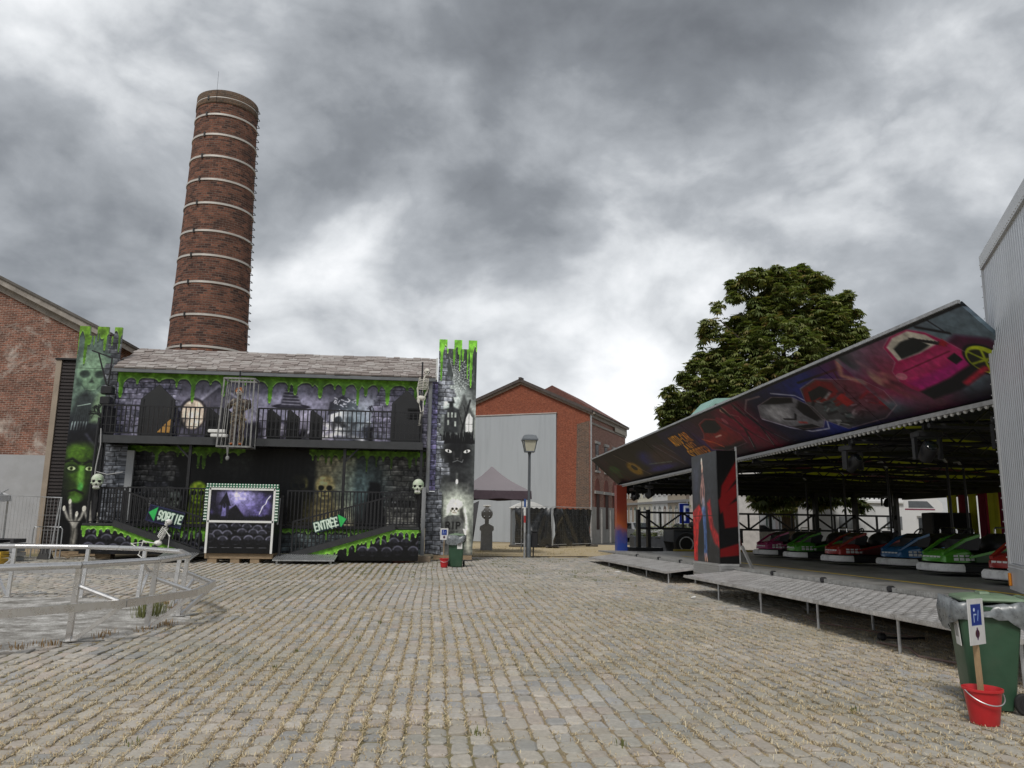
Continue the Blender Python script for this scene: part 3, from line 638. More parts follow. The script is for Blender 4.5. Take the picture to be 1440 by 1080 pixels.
        mb.prism([(cx-hw, 2.2), (cx+hw, 2.2), (cx+hw, 3.75)]+[(cx+hw*math.cos(a), 3.75+.66*math.sin(a)) for a in [math.pi*q/10 for q in range(1, 10)]]+[(cx-hw, 3.75)], 'x', -.07, -.042)
        f = P('arched_recess', mb, pm('recess_brick', (.25,.10,.08), .9, 0, .3, 8))
        mb = MB(); mb.box(-.11, -.071, cx-.36, cx+.36, .95, 3.3); P('tall_window', mb, pm('brown_shutter', (.075,.045,.04), .6, 0, .3, 4), f)
        mb = MB(); mb.box(-.2, -.101, cx+.72, cx+1.05, .0, 2.3); P('buttress', mb, STONEW)
        mb = MB(); mb.box(-.17, -.06, cx-.8, cx+1.1, 3.35, 3.55); P('impost_band', mb, STONEW, f)
GEAVE, GAPEX, RTOP = 8.75, 11.0, 8.75
right_house()
# ------------------------------------------------------------------ haunted house ride
STC = ((.36,.34,.47), (.25,.25,.33)); STM = (.07,.07,.09)
STG = ((.34,.35,.37), (.22,.23,.25)); 
def drips(x0, x1, seed, step=.33, lo=.2, hi=.75, wmin=.05, wmax=.11):
    rg = random.Random(seed); x = x0+.15; out = []
    while x < x1-.05:
        out.append((x, rg.uniform(wmin, wmax), rg.choice([rg.uniform(lo, hi*.5), rg.uniform(hi*.5, hi)]))); x += step*rg.uniform(.6, 1.5)
    return out
def art_upper():
    c = Cv(-12.2, -.3, 4.3, 6.95, 64, (.20,.19,.25))
    c.cloud((-12.2, -.3, 4.3, 6.95), .8, (.40,.38,.52), .75, 31, .35, .75); c.cloud((-12.2, -.3, 4.3, 6.95), 2.2, (.10,.10,.13), .6, 41, .5, .8)
    for px_, r_ in ((-5.6, 1.2), (-3.0, .9), (-7.9, 1.0)): c.glow((px_, 5.7), (r_, .9), (.50,.49,.66), .6)
    # thatched cottage with a round pale door
    c.poly([(-9.6,4.3),(-9.5,5.4),(-8.4,6.45),(-7.9,6.3),(-6.6,5.35),(-6.7,4.3)], (.22,.21,.27), 1, .06)
    c.line([(-9.7,5.3),(-8.35,6.5),(-6.4,5.2)], .09, (.42,.41,.52)); c.poly([(-8.0,5.9),(-6.5,5.25),(-6.6,5.0),(-8.0,5.2)], (.46,.44,.58), .8, .1)
    for i in range(26):
        x = -9.4+i*.11; c.line([(x, 5.2+.55*min(i, 26-i)/13), (x+.1, 4.7)], .02, (.34,.33,.42), .5)
    c.ell((-9.262,5.373), (.52,.62), (.11,.10,.12)); c.ell((-9.259,5.345), (.44,.55), (.62,.57,.52)); c.ell((-9.244,5.154), (.25,.3), (.78,.72,.66), .8, .8)
    for i in range(-3, 4): c.line([(-9.0+i*.11, 4.9), (-9.0+i*.11, 5.85)], .014, (.40,.34,.30), .6)
    # witch hat
    a = (-5.622,5.725); c.ell(a, (.75,.14), (.10,.09,.13)); c.poly([(a[0]-.42,a[1]+.03),(a[0]-.3,a[1]+.55),(a[0]-.05,a[1]+.95),(a[0]+.2,a[1]+.55),(a[0]+.42,a[1]+.03)], (.15,.14,.20), 1, .04)
    for k in range(5): c.line([(a[0]-.36+.02*k, a[1]+.12+.12*k), (a[0]+.36-.04*k, a[1]+.1+.12*k)], .03, (.46,.45,.55), .8)
    c.line([(a[0]-.75,a[1]),(a[0]-.3,a[1]-.12),(a[0]+.4,a[1]-.12),(a[0]+.75,a[1])], .03, (.40,.39,.5))
    # tombs and grave statues
    for (px_, py_, r_) in ((428,585,.42),(386,600,.36),(452,600,.4)):
        q = (px_, py_); 
    for q, r_ in (((-5.025,5.215), .5), ((-6.155,4.854), .4), ((-4.414,4.900), .44)):
        c.poly([(q[0]-r_,4.3),(q[0]-r_,q[1])]+[(q[0]-r_*math.cos(t_), q[1]+r_*.8*math.sin(t_)) for t_ in [math.pi*k/8 for k in range(1, 8)]]+[(q[0]+r_,q[1]),(q[0]+r_,4.3)], (.50,.47,.60), .9, .03)
        c.poly([(q[0]-r_*.7,4.3),(q[0]-r_*.7,q[1]-.06),(q[0]+r_*.65,q[1]-.06),(q[0]+r_*.65,4.3)], (.36,.34,.44), .8, .06)
        c.ell((q[0]-.05, q[1]-.75), (r_*.45,.42), (.05,.05,.06), .9, .5); c.ell((q[0]+.12, q[1]-.6), (.13,.18), (.75,.74,.82), .8, .6); c.line([(q[0]-.2,4.35),(q[0]+.25,4.95)], .09, (.72,.71,.78), .7)
    # pirate skull over crossed bones
    q = (-3.599,5.366); x, y = q
    c.line([(x-.95,y-.85),(x+.95,y-.2)], .15, (.72,.70,.72)); c.line([(x-.95,y-.15),(x+.95,y-.95)], .15, (.80,.78,.80))
    for sx, sy in ((-1,-.85),(1,-.2),(-1,-.15),(1,-.95)): c.ell((x+sx*.97, y+sy), (.13,.1), (.82,.8,.82), 1, .4)
    c.skull((x+.02, y+.05), .66, (.80,.78,.80), (.04,.035,.045))
    c.poly([(x-.62,y+.1),(x-.55,y+.6),(x-.1,y+.86),(x+.4,y+.72),(x+.62,y+.15),(x+.1,y+.32)], (.09,.085,.12), 1, .03)
    for k in range(26):
        rr = random.Random(k); p_ = (x+rr.uniform(-.5,.5), y+.25+rr.uniform(.0,.5)); c.line([p_, (p_[0]+rr.uniform(-.14,.14), p_[1]+rr.uniform(-.06,.1))], .035, (.72,.71,.80), .85)
    c.ell((x+.36, y-.15), (.36,.62), (.05,.045,.06), .65, .9)
    # bare tree in the mist
    q = (-2.521,5.061); c.glow((q[0]-.4, q[1]+.3), (.8,.7), (.45,.52,.56), .7)
    def tw(p_, a, l, w_, d):
        e = (p_[0]+l*math.cos(a), p_[1]+l*math.sin(a)); c.line([p_, e], w_, (.06,.05,.08))
        if d:
            rr = random.Random(int(p_[0]*997+a*31)); 
            for _ in range(2+(d > 2)): tw(e, a+rr.uniform(-.9,.9), l*.7, w_*.65, d-1)
    tw((q[0], 4.3), 1.6, .6, .13, 4)
    for k in range(40):
        rr = random.Random(k+90); px_ = rr.uniform(-12, -.5); h_ = rr.uniform(.05, .3); c.line([(px_, 4.3), (px_+rr.uniform(-.1,.1), 4.35+h_)], .03, (.07,.075,.08), .8)
    c.cloud((-12.2, -.3, 4.3, 5.2), 2.6, (.05,.05,.06), .75, 77, .45, .7)
    c.stones((-12.2, -9.2, 4.3, 6.95), .52, .21, STC, STM, 3, lambda X, Y: (-9.75-X))
    c.stones((-3.4, -.3, 4.3, 6.95), .52, .21, STC, STM, 4, lambda X, Y: (X+2.35))
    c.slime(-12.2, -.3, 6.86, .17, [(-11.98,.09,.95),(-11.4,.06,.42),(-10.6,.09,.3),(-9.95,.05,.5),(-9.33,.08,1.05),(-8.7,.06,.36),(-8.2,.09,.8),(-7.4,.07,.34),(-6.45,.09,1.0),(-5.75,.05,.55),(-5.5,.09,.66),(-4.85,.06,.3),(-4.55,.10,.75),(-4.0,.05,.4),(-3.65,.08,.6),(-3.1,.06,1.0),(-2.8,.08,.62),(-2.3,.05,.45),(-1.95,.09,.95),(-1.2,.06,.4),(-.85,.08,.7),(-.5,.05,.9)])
    return c
def art_lower():
    c = Cv(-12.2, -.3, 1.2, 4.15, 50, (.035,.035,.038))
    c.cloud((-12.2,-.3,1.2,4.15), 1.3, (.09,.095,.09), .8, 5, .45, .75)
    c.stones((-11.9,-9.6,1.2,4.1), .5, .2, ((.17,.17,.17),(.10,.10,.11)), (.03,.03,.03), 8, lambda X, Y: np.minimum(X+11.6, -9.7-X)); c.stones((-2.6,-.3,1.2,4.1), .5, .2, ((.20,.20,.19),(.12,.12,.12)), (.03,.03,.03), 9, lambda X, Y: X+2.1)
    c.poly([(-4.6,1.2),(-4.6,3.9),(-3.1,3.9),(-3.1,1.2)], (.34,.33,.27), .85, .1); 
    for k in range(12): c.line([(-4.6,1.4+k*.21),(-3.1,1.4+k*.21)], .014, (.16,.16,.14), .8)
    for q, r_, col in (((-5.215,2.827), .42, (.45,.43,.24)), ((-4.214,2.764), .46, (.42,.38,.26)), ((-8.957,2.486), .42, (.28,.34,.08)), ((-9.768,2.204), .3, (.20,.21,.20)), ((-2.358,2.607), .3, (.15,.17,.17))):
        c.ell((q[0], q[1]-.95), (r_*1.1, .8), [v*.5 for v in col], .8, .6); c.skull(q, r_, col, (.04,.04,.03))
        for k in range(5): c.line([(q[0]-r_*.6, q[1]-.7-k*.17),(q[0]+r_*.6, q[1]-.7-k*.17)], .05, [v*.8 for v in col], .6)
    c.poly([(-6.9,1.2),(-6.9,4.0),(-4.9,4.0),(-4.9,1.2)], (.015,.015,.016), .9, .2)
    for k in range(9): c.line([(-6.8+k*.22, 1.3),(-6.6+k*.2, 3.8)], .03, (.06,.06,.065), .6, .05)
    q = (-2.631,2.602); c.glow((q[0]-.2, q[1]+.2), (.7,.9), (.30,.36,.36), .7); c.poly([(q[0]-.1,1.2),(q[0]+.1,q[1]+.35),(q[0]+.5,q[1]+.3),(q[0]+.8,1.2)], (.03,.03,.035), .95, .06)
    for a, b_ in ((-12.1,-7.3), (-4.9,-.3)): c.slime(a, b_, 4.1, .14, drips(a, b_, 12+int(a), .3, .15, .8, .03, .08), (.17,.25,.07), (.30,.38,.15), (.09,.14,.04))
    return c
def heads(c, x0, x1, y0, y1, step=.46, seed=1, r_=.22, dy=.25):
    rg = random.Random(seed); row = 0; y = y1
    while y > y0:
        x = x0+(row % 2)*step*.5+rg.uniform(-.05,.05)
        while x < x1+.1:
            q = (x+rg.uniform(-.06,.06), y+rg.uniform(-.05,.05)); c.ell((q[0], q[1]-r_*.6), (r_*1.1, r_*1.1), (.025,.025,.03), 1, .2); c.ell(q, (r_, r_*.95), (.045,.045,.055), 1, .1); c.ell((q[0], q[1]+r_*.35), (r_*.62, r_*.45), (.12,.12,.145), .8, 1.4)
            c.line([(q[0]+r_*.95*math.cos(t_), q[1]+r_*.9*math.sin(t_)) for t_ in [R(20+k*14) for k in range(11)]], .03, (.40,.40,.46), .8, .03)
            for s_ in (-1, 1): c.ell((q[0]+s_*r_*.35, q[1]-r_*.2), (r_*.2, r_*.17), (.01,.01,.012), .9, .5)
            c.line([(q[0]-r_*.3, q[1]-r_*.75),(q[0]+r_*.3, q[1]-r_*.75)], .018, (.2,.2,.22), .6)
            x += step
        y -= dy; row += 1
def art_skirt():
    c = Cv(-12.1, -.4, .0, 1.2, 60, (.10,.11,.11))
    c.stones((-12.1,-.4,0,1.2), .5, .16, ((.24,.27,.28),(.16,.18,.19)), (.05,.05,.05), 6)
    heads(c, -12, -8.2, .15, .75, .42, 3, .17); c.poly([(-12.1,0),(-12.1,.2),(-.4,.1),(-.4,0)], (.03,.03,.03))
    c.slime(-12.1, -.4, 1.2, .16, drips(-12.1, -.4, 33, .26, .1, .6, .03, .06))
    return c
def art_rampskirt(flip):
    c = Cv(0, 3.95, 0, 1.1, 70, (.03,.03,.035)); heads(c, .2, 4, .18, .85, .44, 9 if flip else 4, .18)
    # slime hangs from the sloping edge: paint it sheared
    k = (slice(0, c.h), slice(0, c.w)); X, Y = c.X, c.Y; rg = random.Random(5 if flip else 6)
    edge = np.where(X > 2.95, 1.1, .06+X*.352) if flip else np.where(X < 1.0, 1.1, 1.1-(X-1.0)*.352)
    f = np.full(X.shape, .10)
    x = .1
    while x < 3.95:
        wd = rg.uniform(.03,.07); dep = rg.uniform(.15,.45); t_ = np.abs(X-x)/wd; f = np.maximum(f, dep*np.clip(1-t_**3, 0, 1)**.36); f = np.maximum(f, .1+.25*dep*np.exp(-(t_/1.9)**2)); x += rg.uniform(.13,.3)
    sd = f-(edge-Y); m = np.clip(sd/.02+.5, 0, 1); rim = np.clip(1-np.abs(sd-.025)/.03, 0, 1)
    c.comp(k, m, (.28,.44,.13)); c.comp(k, rim*.8*m, (.50,.64,.34))
    c.comp((slice(0, int(.12*c.p)), slice(0, c.w)), np.ones((int(.12*c.p), c.w)), (.02,.02,.02))
    return c
def art_booth_top():
    c = Cv(0, 2.1, 0, 1.1, 110, (.10,.09,.16)); c.cloud((0,2.1,0,1.1), 1.6, (.42,.38,.66), .85, 9, .42, .72); c.cloud((0,2.1,0,1.1), 3.3, (.06,.05,.09), .7, 15, .45, .7)
    c.glow((.95,.85), (.5,.4), (.74,.72,.95), .9); c.glow((1.2,.4), (.6,.3), (.36,.33,.52), .6)
    c.poly([(0,0),(0,.22),(.5,.2),(1.2,.16),(2.1,.2),(2.1,0)], (.03,.03,.045), 1, .06)
    c.poly([(.30,.1),(.34,.56),(.62,.56),(.64,.1)], (.10,.09,.15)); c.poly([(.26,.56),(.50,1.03),(.68,.52)], (.06,.055,.09)); c.poly([(.37,.16),(.41,.58),(.51,.6),(.53,.16)], (.42,.40,.60), .8, .02); c.ell((.46,.52), (.045,.08), (.08,.08,.12)); 
    c.poly([(.6,.1),(.62,.38),(.84,.56),(1.16,.14)], (.05,.045,.07), 1, .02); c.line([(.62,.38),(.84,.57),(1.12,.2)], .02, (.2,.18,.28))
    rg = random.Random(2)
    for k in range(90): x = rg.uniform(0, 2.1); c.line([(x,0),(x+rg.uniform(-.03,.03), rg.uniform(.08,.26))], .012, (.025,.025,.035), .9)
    p_ = [(2.0,.9),(1.9,.76),(1.86,.62),(1.76,.52),(1.72,.4),(1.66,.24)]; c.line(p_, .07, (.5,.48,.75), .45, .06); c.line(p_, .025, (.95,.94,1))
    return c
def art_booth_low():
    c = Cv(0, 2.1, 0, 1.05, 110, (.035,.035,.045)); heads(c, .1, 2.1, .30, .86, .40, 21, .165, .20); c.poly([(0,0),(0,.17),(2.1,.17),(2.1,0)], (.03,.03,.034)); 
    for k in range(5): c.line([(.05+k*.42,.19),(.3+k*.42,.19)], .012, (.5,.5,.52), .7)
    return c
def art_sign(txt, right):
    c = Cv(0, 1.25, 0, .58, 130, (.055,.06,.15)); c.cloud((0,1.25,0,.58), 4, (.10,.16,.26), .7, 3); 
    for k in range(60):
        rr = random.Random(k); c.ell((rr.uniform(0,1.25), rr.uniform(0,.58)), (.008,.008), (.3,.6,.6), .7)
    c.poly([(.02,.02),(1.23,.02),(1.23,.56),(.02,.56),(.02,.02),(.035,.035),(.035,.545),(1.215,.545),(1.215,.035),(.035,.035)], (.4,.35,.6), .6, .006)
    if right: c.poly([(1.22,.3),(.95,.55),(.95,.05)], (.22,.74,.36)); x0 = .06
    else: c.poly([(.03,.3),(.3,.55),(.3,.05)], (.22,.74,.36)); x0 = .36
    for th, col in ((.085,(.06,.22,.12)), (.052,(.92,.98,.92))): c.text(txt, x0+.03, .17, .27, col, th, .142, .095, 0, .09, 1, 4)
    return c
TOWX = (.02, 1.53)
def art_rtower():
    c = Cv(0, 1.56, .2, 8.65, 90, (.20,.21,.21)); B = lambda x, z: (x, z)
    c.cloud((0,1.56,.2,8.65), 1.2, (.32,.335,.33), .7, 6, .35, .75); c.cloud((0,1.56,.2,8.65), 3.0, (.09,.095,.095), .5, 16, .5, .8)
    c.poly([(.0,6.6),(0,8.65),(1.56,8.65),(1.56,6.6)], (.13,.145,.14), .5, .2)
    for k in range(14): x = .75+k*.06; c.line([(x,8.3),(x,7.0+.3*(k % 3))], .04, (.07,.075,.08), .7)
    # web
    w_ = (.62,7.2)
    for k in range(13): a = R(-100+k*17); c.line([w_, (w_[0]+.75*math.cos(a), w_[1]+.75*math.sin(a))], .012, (.6,.62,.62), .8)
    for r_ in (.14,.25,.36,.48,.6,.7): c.line([(w_[0]+r_*(1-.12*(k % 2))*math.cos(R(-100+k*8.5)), w_[1]+r_*(1-.12*(k % 2))*math.sin(R(-100+k*8.5))) for k in range(25)], .011, (.6,.62,.62), .75)
    # haunted mansion and lit window
    c.glow((.45,6.2), (.55,.6), (.60,.63,.62), .85); c.glow((1.25,5.35), (.4,.5), (.75,.77,.74), .7)
    c.poly([(.48,5.2),(.48,6.05),(.42,6.08),(.56,6.5),(.7,6.08),(.64,6.05),(.64,5.2)], (.07,.075,.08), 1, .03); c.poly([(.3,4.9),(.3,5.75),(.25,5.8),(.6,5.95),(.95,5.8),(.9,5.75),(.9,4.9)], (.10,.105,.11), .95, .04)
    c.poly([(.85,4.8),(.85,5.9),(1.05,6.45),(1.3,5.9),(1.5,5.6),(1.5,4.8)], (.14,.145,.145), .85, .05)
    for x, z in ((.42,5.5),(.56,5.5),(.7,5.5),(.42,5.2),(.7,5.15)): c.poly([(x,z),(x,z+.2),(x+.07,z+.2),(x+.07,z)], (.5,.52,.5), .8)
    c.poly([(1.16,4.95),(1.14,5.5),(1.27,5.68),(1.4,5.5),(1.4,4.95)], (.93,.95,.92), 1, .03); c.line([(1.27,4.95),(1.27,5.68)], .02, (.15,.15,.15)); c.line([(1.15,5.25),(1.4,5.25)], .02, (.15,.15,.15))
    c.line([(.95,4.4),(1.0,5.0),(1.15,5.6),(1.3,6.2)], .07, (.06,.06,.065)); c.line([(1.02,5.2),(.86,5.7)], .035, (.06,.06,.065)); c.line([(1.15,5.6),(1.05,6.0)], .03, (.06,.06,.065))
    # cat
    y = 4.2; c.ell((.86,y-.1), (.58,.60), (.05,.05,.055), .95, .6); rg = random.Random(4)
    for k in range(60): x = .2+k*.0225; c.line([(x,y+.3),(x+rg.uniform(-.08,.08), y+.55+rg.uniform(0,.2))], .035, (.035,.035,.04))
    for sx in (-1, 1):
        c.poly([(.86+sx*.24,y+.3),(.86+sx*.44,y+.78),(.86+sx*.56,y+.25)], (.04,.04,.045)); q = (.86+sx*.36, y-.02)
        c.ell(q, (.17,.085), (.02,.02,.02), 1, .3, sx*.3); c.ell(q, (.13,.06), (.80,.82,.78), 1, .3, sx*.3); c.ell(q, (.035,.055), (.05,.05,.05)); c.line([(q[0]-sx*.2,q[1]-.04),(.86+sx*.12,y-.34)], .05, (.16,.16,.165), .8, .05)
    c.poly([(.79,y-.28),(.93,y-.28),(.86,y-.36)], (.2,.2,.2)); c.line([(.68,y-.45),(.86,y-.38),(1.04,y-.45),(1.08,y-.35)], .03, (.35,.36,.36), .8)
    c.poly([(.25,1.9),(.3,3.6),(1.5,3.6),(1.5,2.4)], (.06,.06,.065), .75, .35); c.line([(.86,2.4),(.86,3.3)], .05, (.3,.31,.3), .7, .05); c.ell((.86,3.0), (.05,.1), (.85,.86,.8)); c.line([(1.34,3.0),(1.2,2.4)], .05, (.2,.2,.2), .7, .05)
    # ghost and headstone
    c.poly([(.2,.2),(.2,2.45),(1.56,2.45),(1.56,.2)], (.30,.31,.28), .55, .2); c.glow((.85,2.05), (.5,.6), (.62,.64,.6), .8); c.line([(.5,1.6),(.58,2.05),(.75,2.25),(1.0,2.2),(1.18,1.9),(1.3,1.2)], .07, (.85,.87,.84), .7, .07)
    c.skull((.8,2.0), .22, (.62,.6,.55), (.08,.08,.07)); c.poly([(1.0,1.3),(.98,1.95),(1.12,2.05),(1.22,1.5)], (.14,.14,.13), .9, .05)
    c.poly([(.34,.25),(.3,1.45)]+[(.72-.42*math.cos(t_), 1.45+.26*math.sin(t_)) for t_ in [math.pi*k/8 for k in range(1,8)]]+[(1.16,1.45),(1.16,.25)], (.27,.275,.27), 1, .02)
    c.poly([(.42,.3),(.4,1.42)]+[(.74-.34*math.cos(t_), 1.42+.2*math.sin(t_)) for t_ in [math.pi*k/8 for k in range(1,8)]]+[(1.08,1.42),(1.08,.3)], (.215,.22,.215), .9, .05); c.cloud((.3,1.2,.25,1.7), 7, (.12,.12,.12), .5, 9)
    c.text('RIP', .49, 1.2, .24, (.04,.04,.04), .05, .2, .13); c.text('REST', .54, .98, .11, (.09,.09,.09), .022, .11, .075); c.text('IN PEACE', .47, .68, .11, (.09,.09,.09), .02, .075, .052)
    for k in range(4): c.line([(1.16+.02*k, 1.18-.055*k),(1.26,1.16-.06*k)], .04, (.75,.74,.7))
    c.line([(1.3,1.1),(1.38,.35)], .12, (.5,.5,.46), .8, .08)
    c.stones((-.1,.75,.2,8.65), .42, .17, STG, (.06,.06,.065), 14, lambda X, Y: .30-X+.12*np.sin(Y*2.3)+np.where((Y > 6.3), .25, 0))
    c.slime(0, 1.56, 8.65, .2, [(.13,.05,1.7),(.02,.06,.5),(.36,.04,.6),(.62,.05,1.05),(.8,.05,.62),(.96,.05,.9),(.85,.03,1.3),(1.3,.055,1.95),(1.16,.03,1.6),(1.52,.05,.5)], (.29,.45,.15))
    return c
def art_ltower():
    c = Cv(-13.72, -12.1, .2, 8.7, 90, (.20,.23,.23)); X0 = -13.7
    c.cloud((-13.8,-12.1,.2,8.7), 1.0, (.32,.38,.36), .7, 26, .35, .75); c.glow((-13.15,6.6), (.7,1.1), (.42,.52,.44), .75)
    c.poly([(-13.8,.2),(-13.8,5.0),(-12.1,4.9),(-12.1,.2)], (.045,.047,.05), 1, .3); c.poly([(-13.8,4.4),(-13.8,5.2),(-12.1,5.1),(-12.1,4.4)], (.13,.14,.17), .8, .25)
    # big pale skull
    q = (-13.05,7.0); c.ell(q, (.56,.62), (.43,.53,.44), 1, .35); c.ell((q[0],q[1]-.42), (.42,.45), (.40,.50,.41), 1, .3)
    for s_ in (-1, 1): c.ell((q[0]+s_*.27,q[1]-.22), (.19,.15), (.20,.25,.22), 1, .4); c.ell((q[0]+s_*.27,q[1]-.2), (.12,.09), (.13,.17,.15), .8, .6); c.ell((q[0]+s_*.43,q[1]-.55), (.1,.17), (.20,.26,.23), .8, .7)
    c.poly([(q[0],q[1]-.32),(q[0]-.09,q[1]-.55),(q[0]+.09,q[1]-.55)], (.18,.22,.19), 1, .03); c.line([(q[0]-.36,q[1]-.62),(q[0]-.2,q[1]-.82),(q[0],q[1]-.88),(q[0]+.2,q[1]-.82),(q[0]+.36,q[1]-.62)], .05, (.24,.3,.26), .9); c.line([(q[0]-.2,q[1]-.82),(q[0]+.2,q[1]-.82)], .02, (.6,.7,.6), .6)
    # hooded figure, book, thin tree
    c.poly([(-13.6,4.9),(-13.5,5.9),(-13.2,6.2),(-12.9,5.9),(-12.8,4.9)], (.10,.11,.12), .9, .12)
    for k in range(9): c.line([(-13.55+k*.08,4.9),(-13.4+k*.05,5.9)], .03, (.26,.29,.29), .6, .03)
    c.poly([(-12.95,4.95),(-12.9,5.6),(-12.75,6.1),(-12.5,6.0),(-12.55,5.2),(-12.5,4.9)], (.45,.54,.42), .8, .08); c.line([(-13.45,5.55),(-13.0,5.65)], .03, (.6,.68,.64))
    def tw(p_, a, l, w_, d):
        e = (p_[0]+l*math.cos(a), p_[1]+l*math.sin(a)); c.line([p_, e], w_, (.05,.055,.055))
        if d:
            rr = random.Random(int(p_[0]*997+a*31))
            for _ in range(3): tw(e, a+rr.uniform(-1,1), l*.65, w_*.65, d-1)
    tw((-12.42,4.7), 1.75, .4, .06, 4)
    for k in range(9): x = -13.6+k*.1+(k > 5)*.5; c.line([(x,4.65),(x+.03,4.95)], .04, (.62,.68,.68), .8)
    # witch face
    x, y = -13.12, 3.05; G_ = (.21,.31,.085)
    c.poly([(-13.9,4.1),(-13.3,4.9),(-12.7,4.7),(-12.2,3.5),(-12.2,1.5),(-13.9,1.5)], (.06,.06,.075), .9, .15); c.line([(-13.05,4.5),(-12.6,3.95)], .06, (.3,.3,.36), .7, .06)
    c.poly([(x-.56,y+.85),(x-.36,y+1.0),(x+.1,y+1.02),(x+.44,y+.75),(x+.47,y),(x+.36,y-.5),(x+.2,y-.92),(x,y-1.02),(x-.26,y-.92),(x-.42,y-.5),(x-.54,y)], G_, 1, .12); c.ell((x-.5,y-.5), (.2,.5), (.05,.07,.03), .8, 1.2)
    c.ell((x-.05,y+.85), (.45,.25), (.33,.47,.14), .6, 1.2); c.ell((x+.3,y-.1), (.26,.9), (.07,.10,.04), .55, 1.2)
    for k in range(4): c.line([(x-.5,y+.62+k*.11),(x-.2,y+.72+k*.1),(x+.3,y+.6+k*.1)], .02, (.2,.34,.08), .7)
    c.line([(x-.55,y+.4),(x-.3,y+.52),(x-.02,y+.32)], .09, (.06,.07,.04)); c.line([(x+.12,y+.3),(x+.3,y+.46),(x+.5,y+.36)], .08, (.06,.07,.04))
    for s_, ex in ((-1,-.3),(1,.33)):
        c.ell((x+ex,y+.16), (.24,.17), (.10,.15,.06), .95, .6); c.ell((x+ex,y+.16), (.14,.075), (.66,.72,.55)); c.ell((x+ex,y+.16), (.06,.07), (.25,.3,.15)); c.ell((x+ex,y+.16), (.03,.035), (.02,.02,.02))
    c.poly([(x-.03,y+.3),(x-.05,y-.1),(x-.1,y-.4),(x+.05,y-.6),(x+.2,y-.4),(x+.16,y+.25)], (.33,.50,.19), 1, .05); c.ell((x+.08,y-.52), (.1,.16), (.28,.56,.26), .9, .6)
    c.ell((x-.28,y-.45), (.24,.2), (.10,.13,.06), .75, .9); c.line([(x-.34,y-.68),(x-.1,y-.62),(x+.2,y-.75)], .07, (.07,.07,.05)); c.ell((x-.05,y-.95), (.22,.14), (.30,.46,.18), .8, .8)
    # reaching bone hands
    for bx in (-13.1,-12.42):
        c.line([(bx,.3),(bx+.03,.8),(bx-.02,1.15)], .19, (.48,.47,.44), .95, .06); c.line([(bx-.05,.3),(bx+.02,1.1)], .04, (.22,.22,.2), .7)
        for fx, fz in ((-.42,1.75),(-.24,2.0),(.04,1.55),(.3,1.75)): c.line([(bx,1.1),(bx+fx*.65,1.42),(bx+fx,fz)], .085, (.60,.59,.56), .95, .04); c.ell((bx+fx,fz), (.05,.1), (.75,.74,.7))
    c.line([(-13.8,1.28),(-12.1,1.28)], .025, (.015,.015,.015)); c.line([(-13.8,3.45),(-12.1,3.45)], .02, (.015,.015,.015)); c.line([(-13.8,7.0),(-12.1,7.0)], .012, (.12,.14,.13))
    c.stones((-13.0,-12.1,4.6,8.7), .40, .2, STG, (.06,.06,.065), 24, lambda X, Y: X+12.52+.12*np.sin(Y*2.1)+np.where(Y > 7.6, .18, 0)-np.where(Y < 5.4, .2, 0))
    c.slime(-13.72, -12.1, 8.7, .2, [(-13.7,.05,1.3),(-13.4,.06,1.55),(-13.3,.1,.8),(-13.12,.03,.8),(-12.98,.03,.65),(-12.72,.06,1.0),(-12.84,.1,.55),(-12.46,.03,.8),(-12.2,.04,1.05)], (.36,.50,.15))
    return c
HH = thing('haunted_house_ride', 'two storey black haunted house fairground ride painted with green slime, skulls and a witch', 'fairground ride', (-6, 29.6, 0))
def art_panel(name, cv, y, mat, par=HH, th=.05, label=None, rect=None, cut=None):
    x0, x1, z0, z1 = rect or (cv.x0, cv.x1, cv.y0, cv.y1)
    mb = MB(); pts = cut or [(x0,z0),(x1,z0),(x1,z1),(x0,z1)]
    n = len(pts); mb.rings([[(p[0], y, p[1]) for p in pts], [(p[0], y+th, p[1]) for p in pts]], True, True)
    for i, f in enumerate(mb.f): mb.uv[i] = [cv.uv(mb.v[q][0], mb.v[q][2]) for q in f]
    return part(name, mb, mat, par, label=label)
PRINT = dict(rough=.4, spec=.35, boost=1.5, grain=.32)
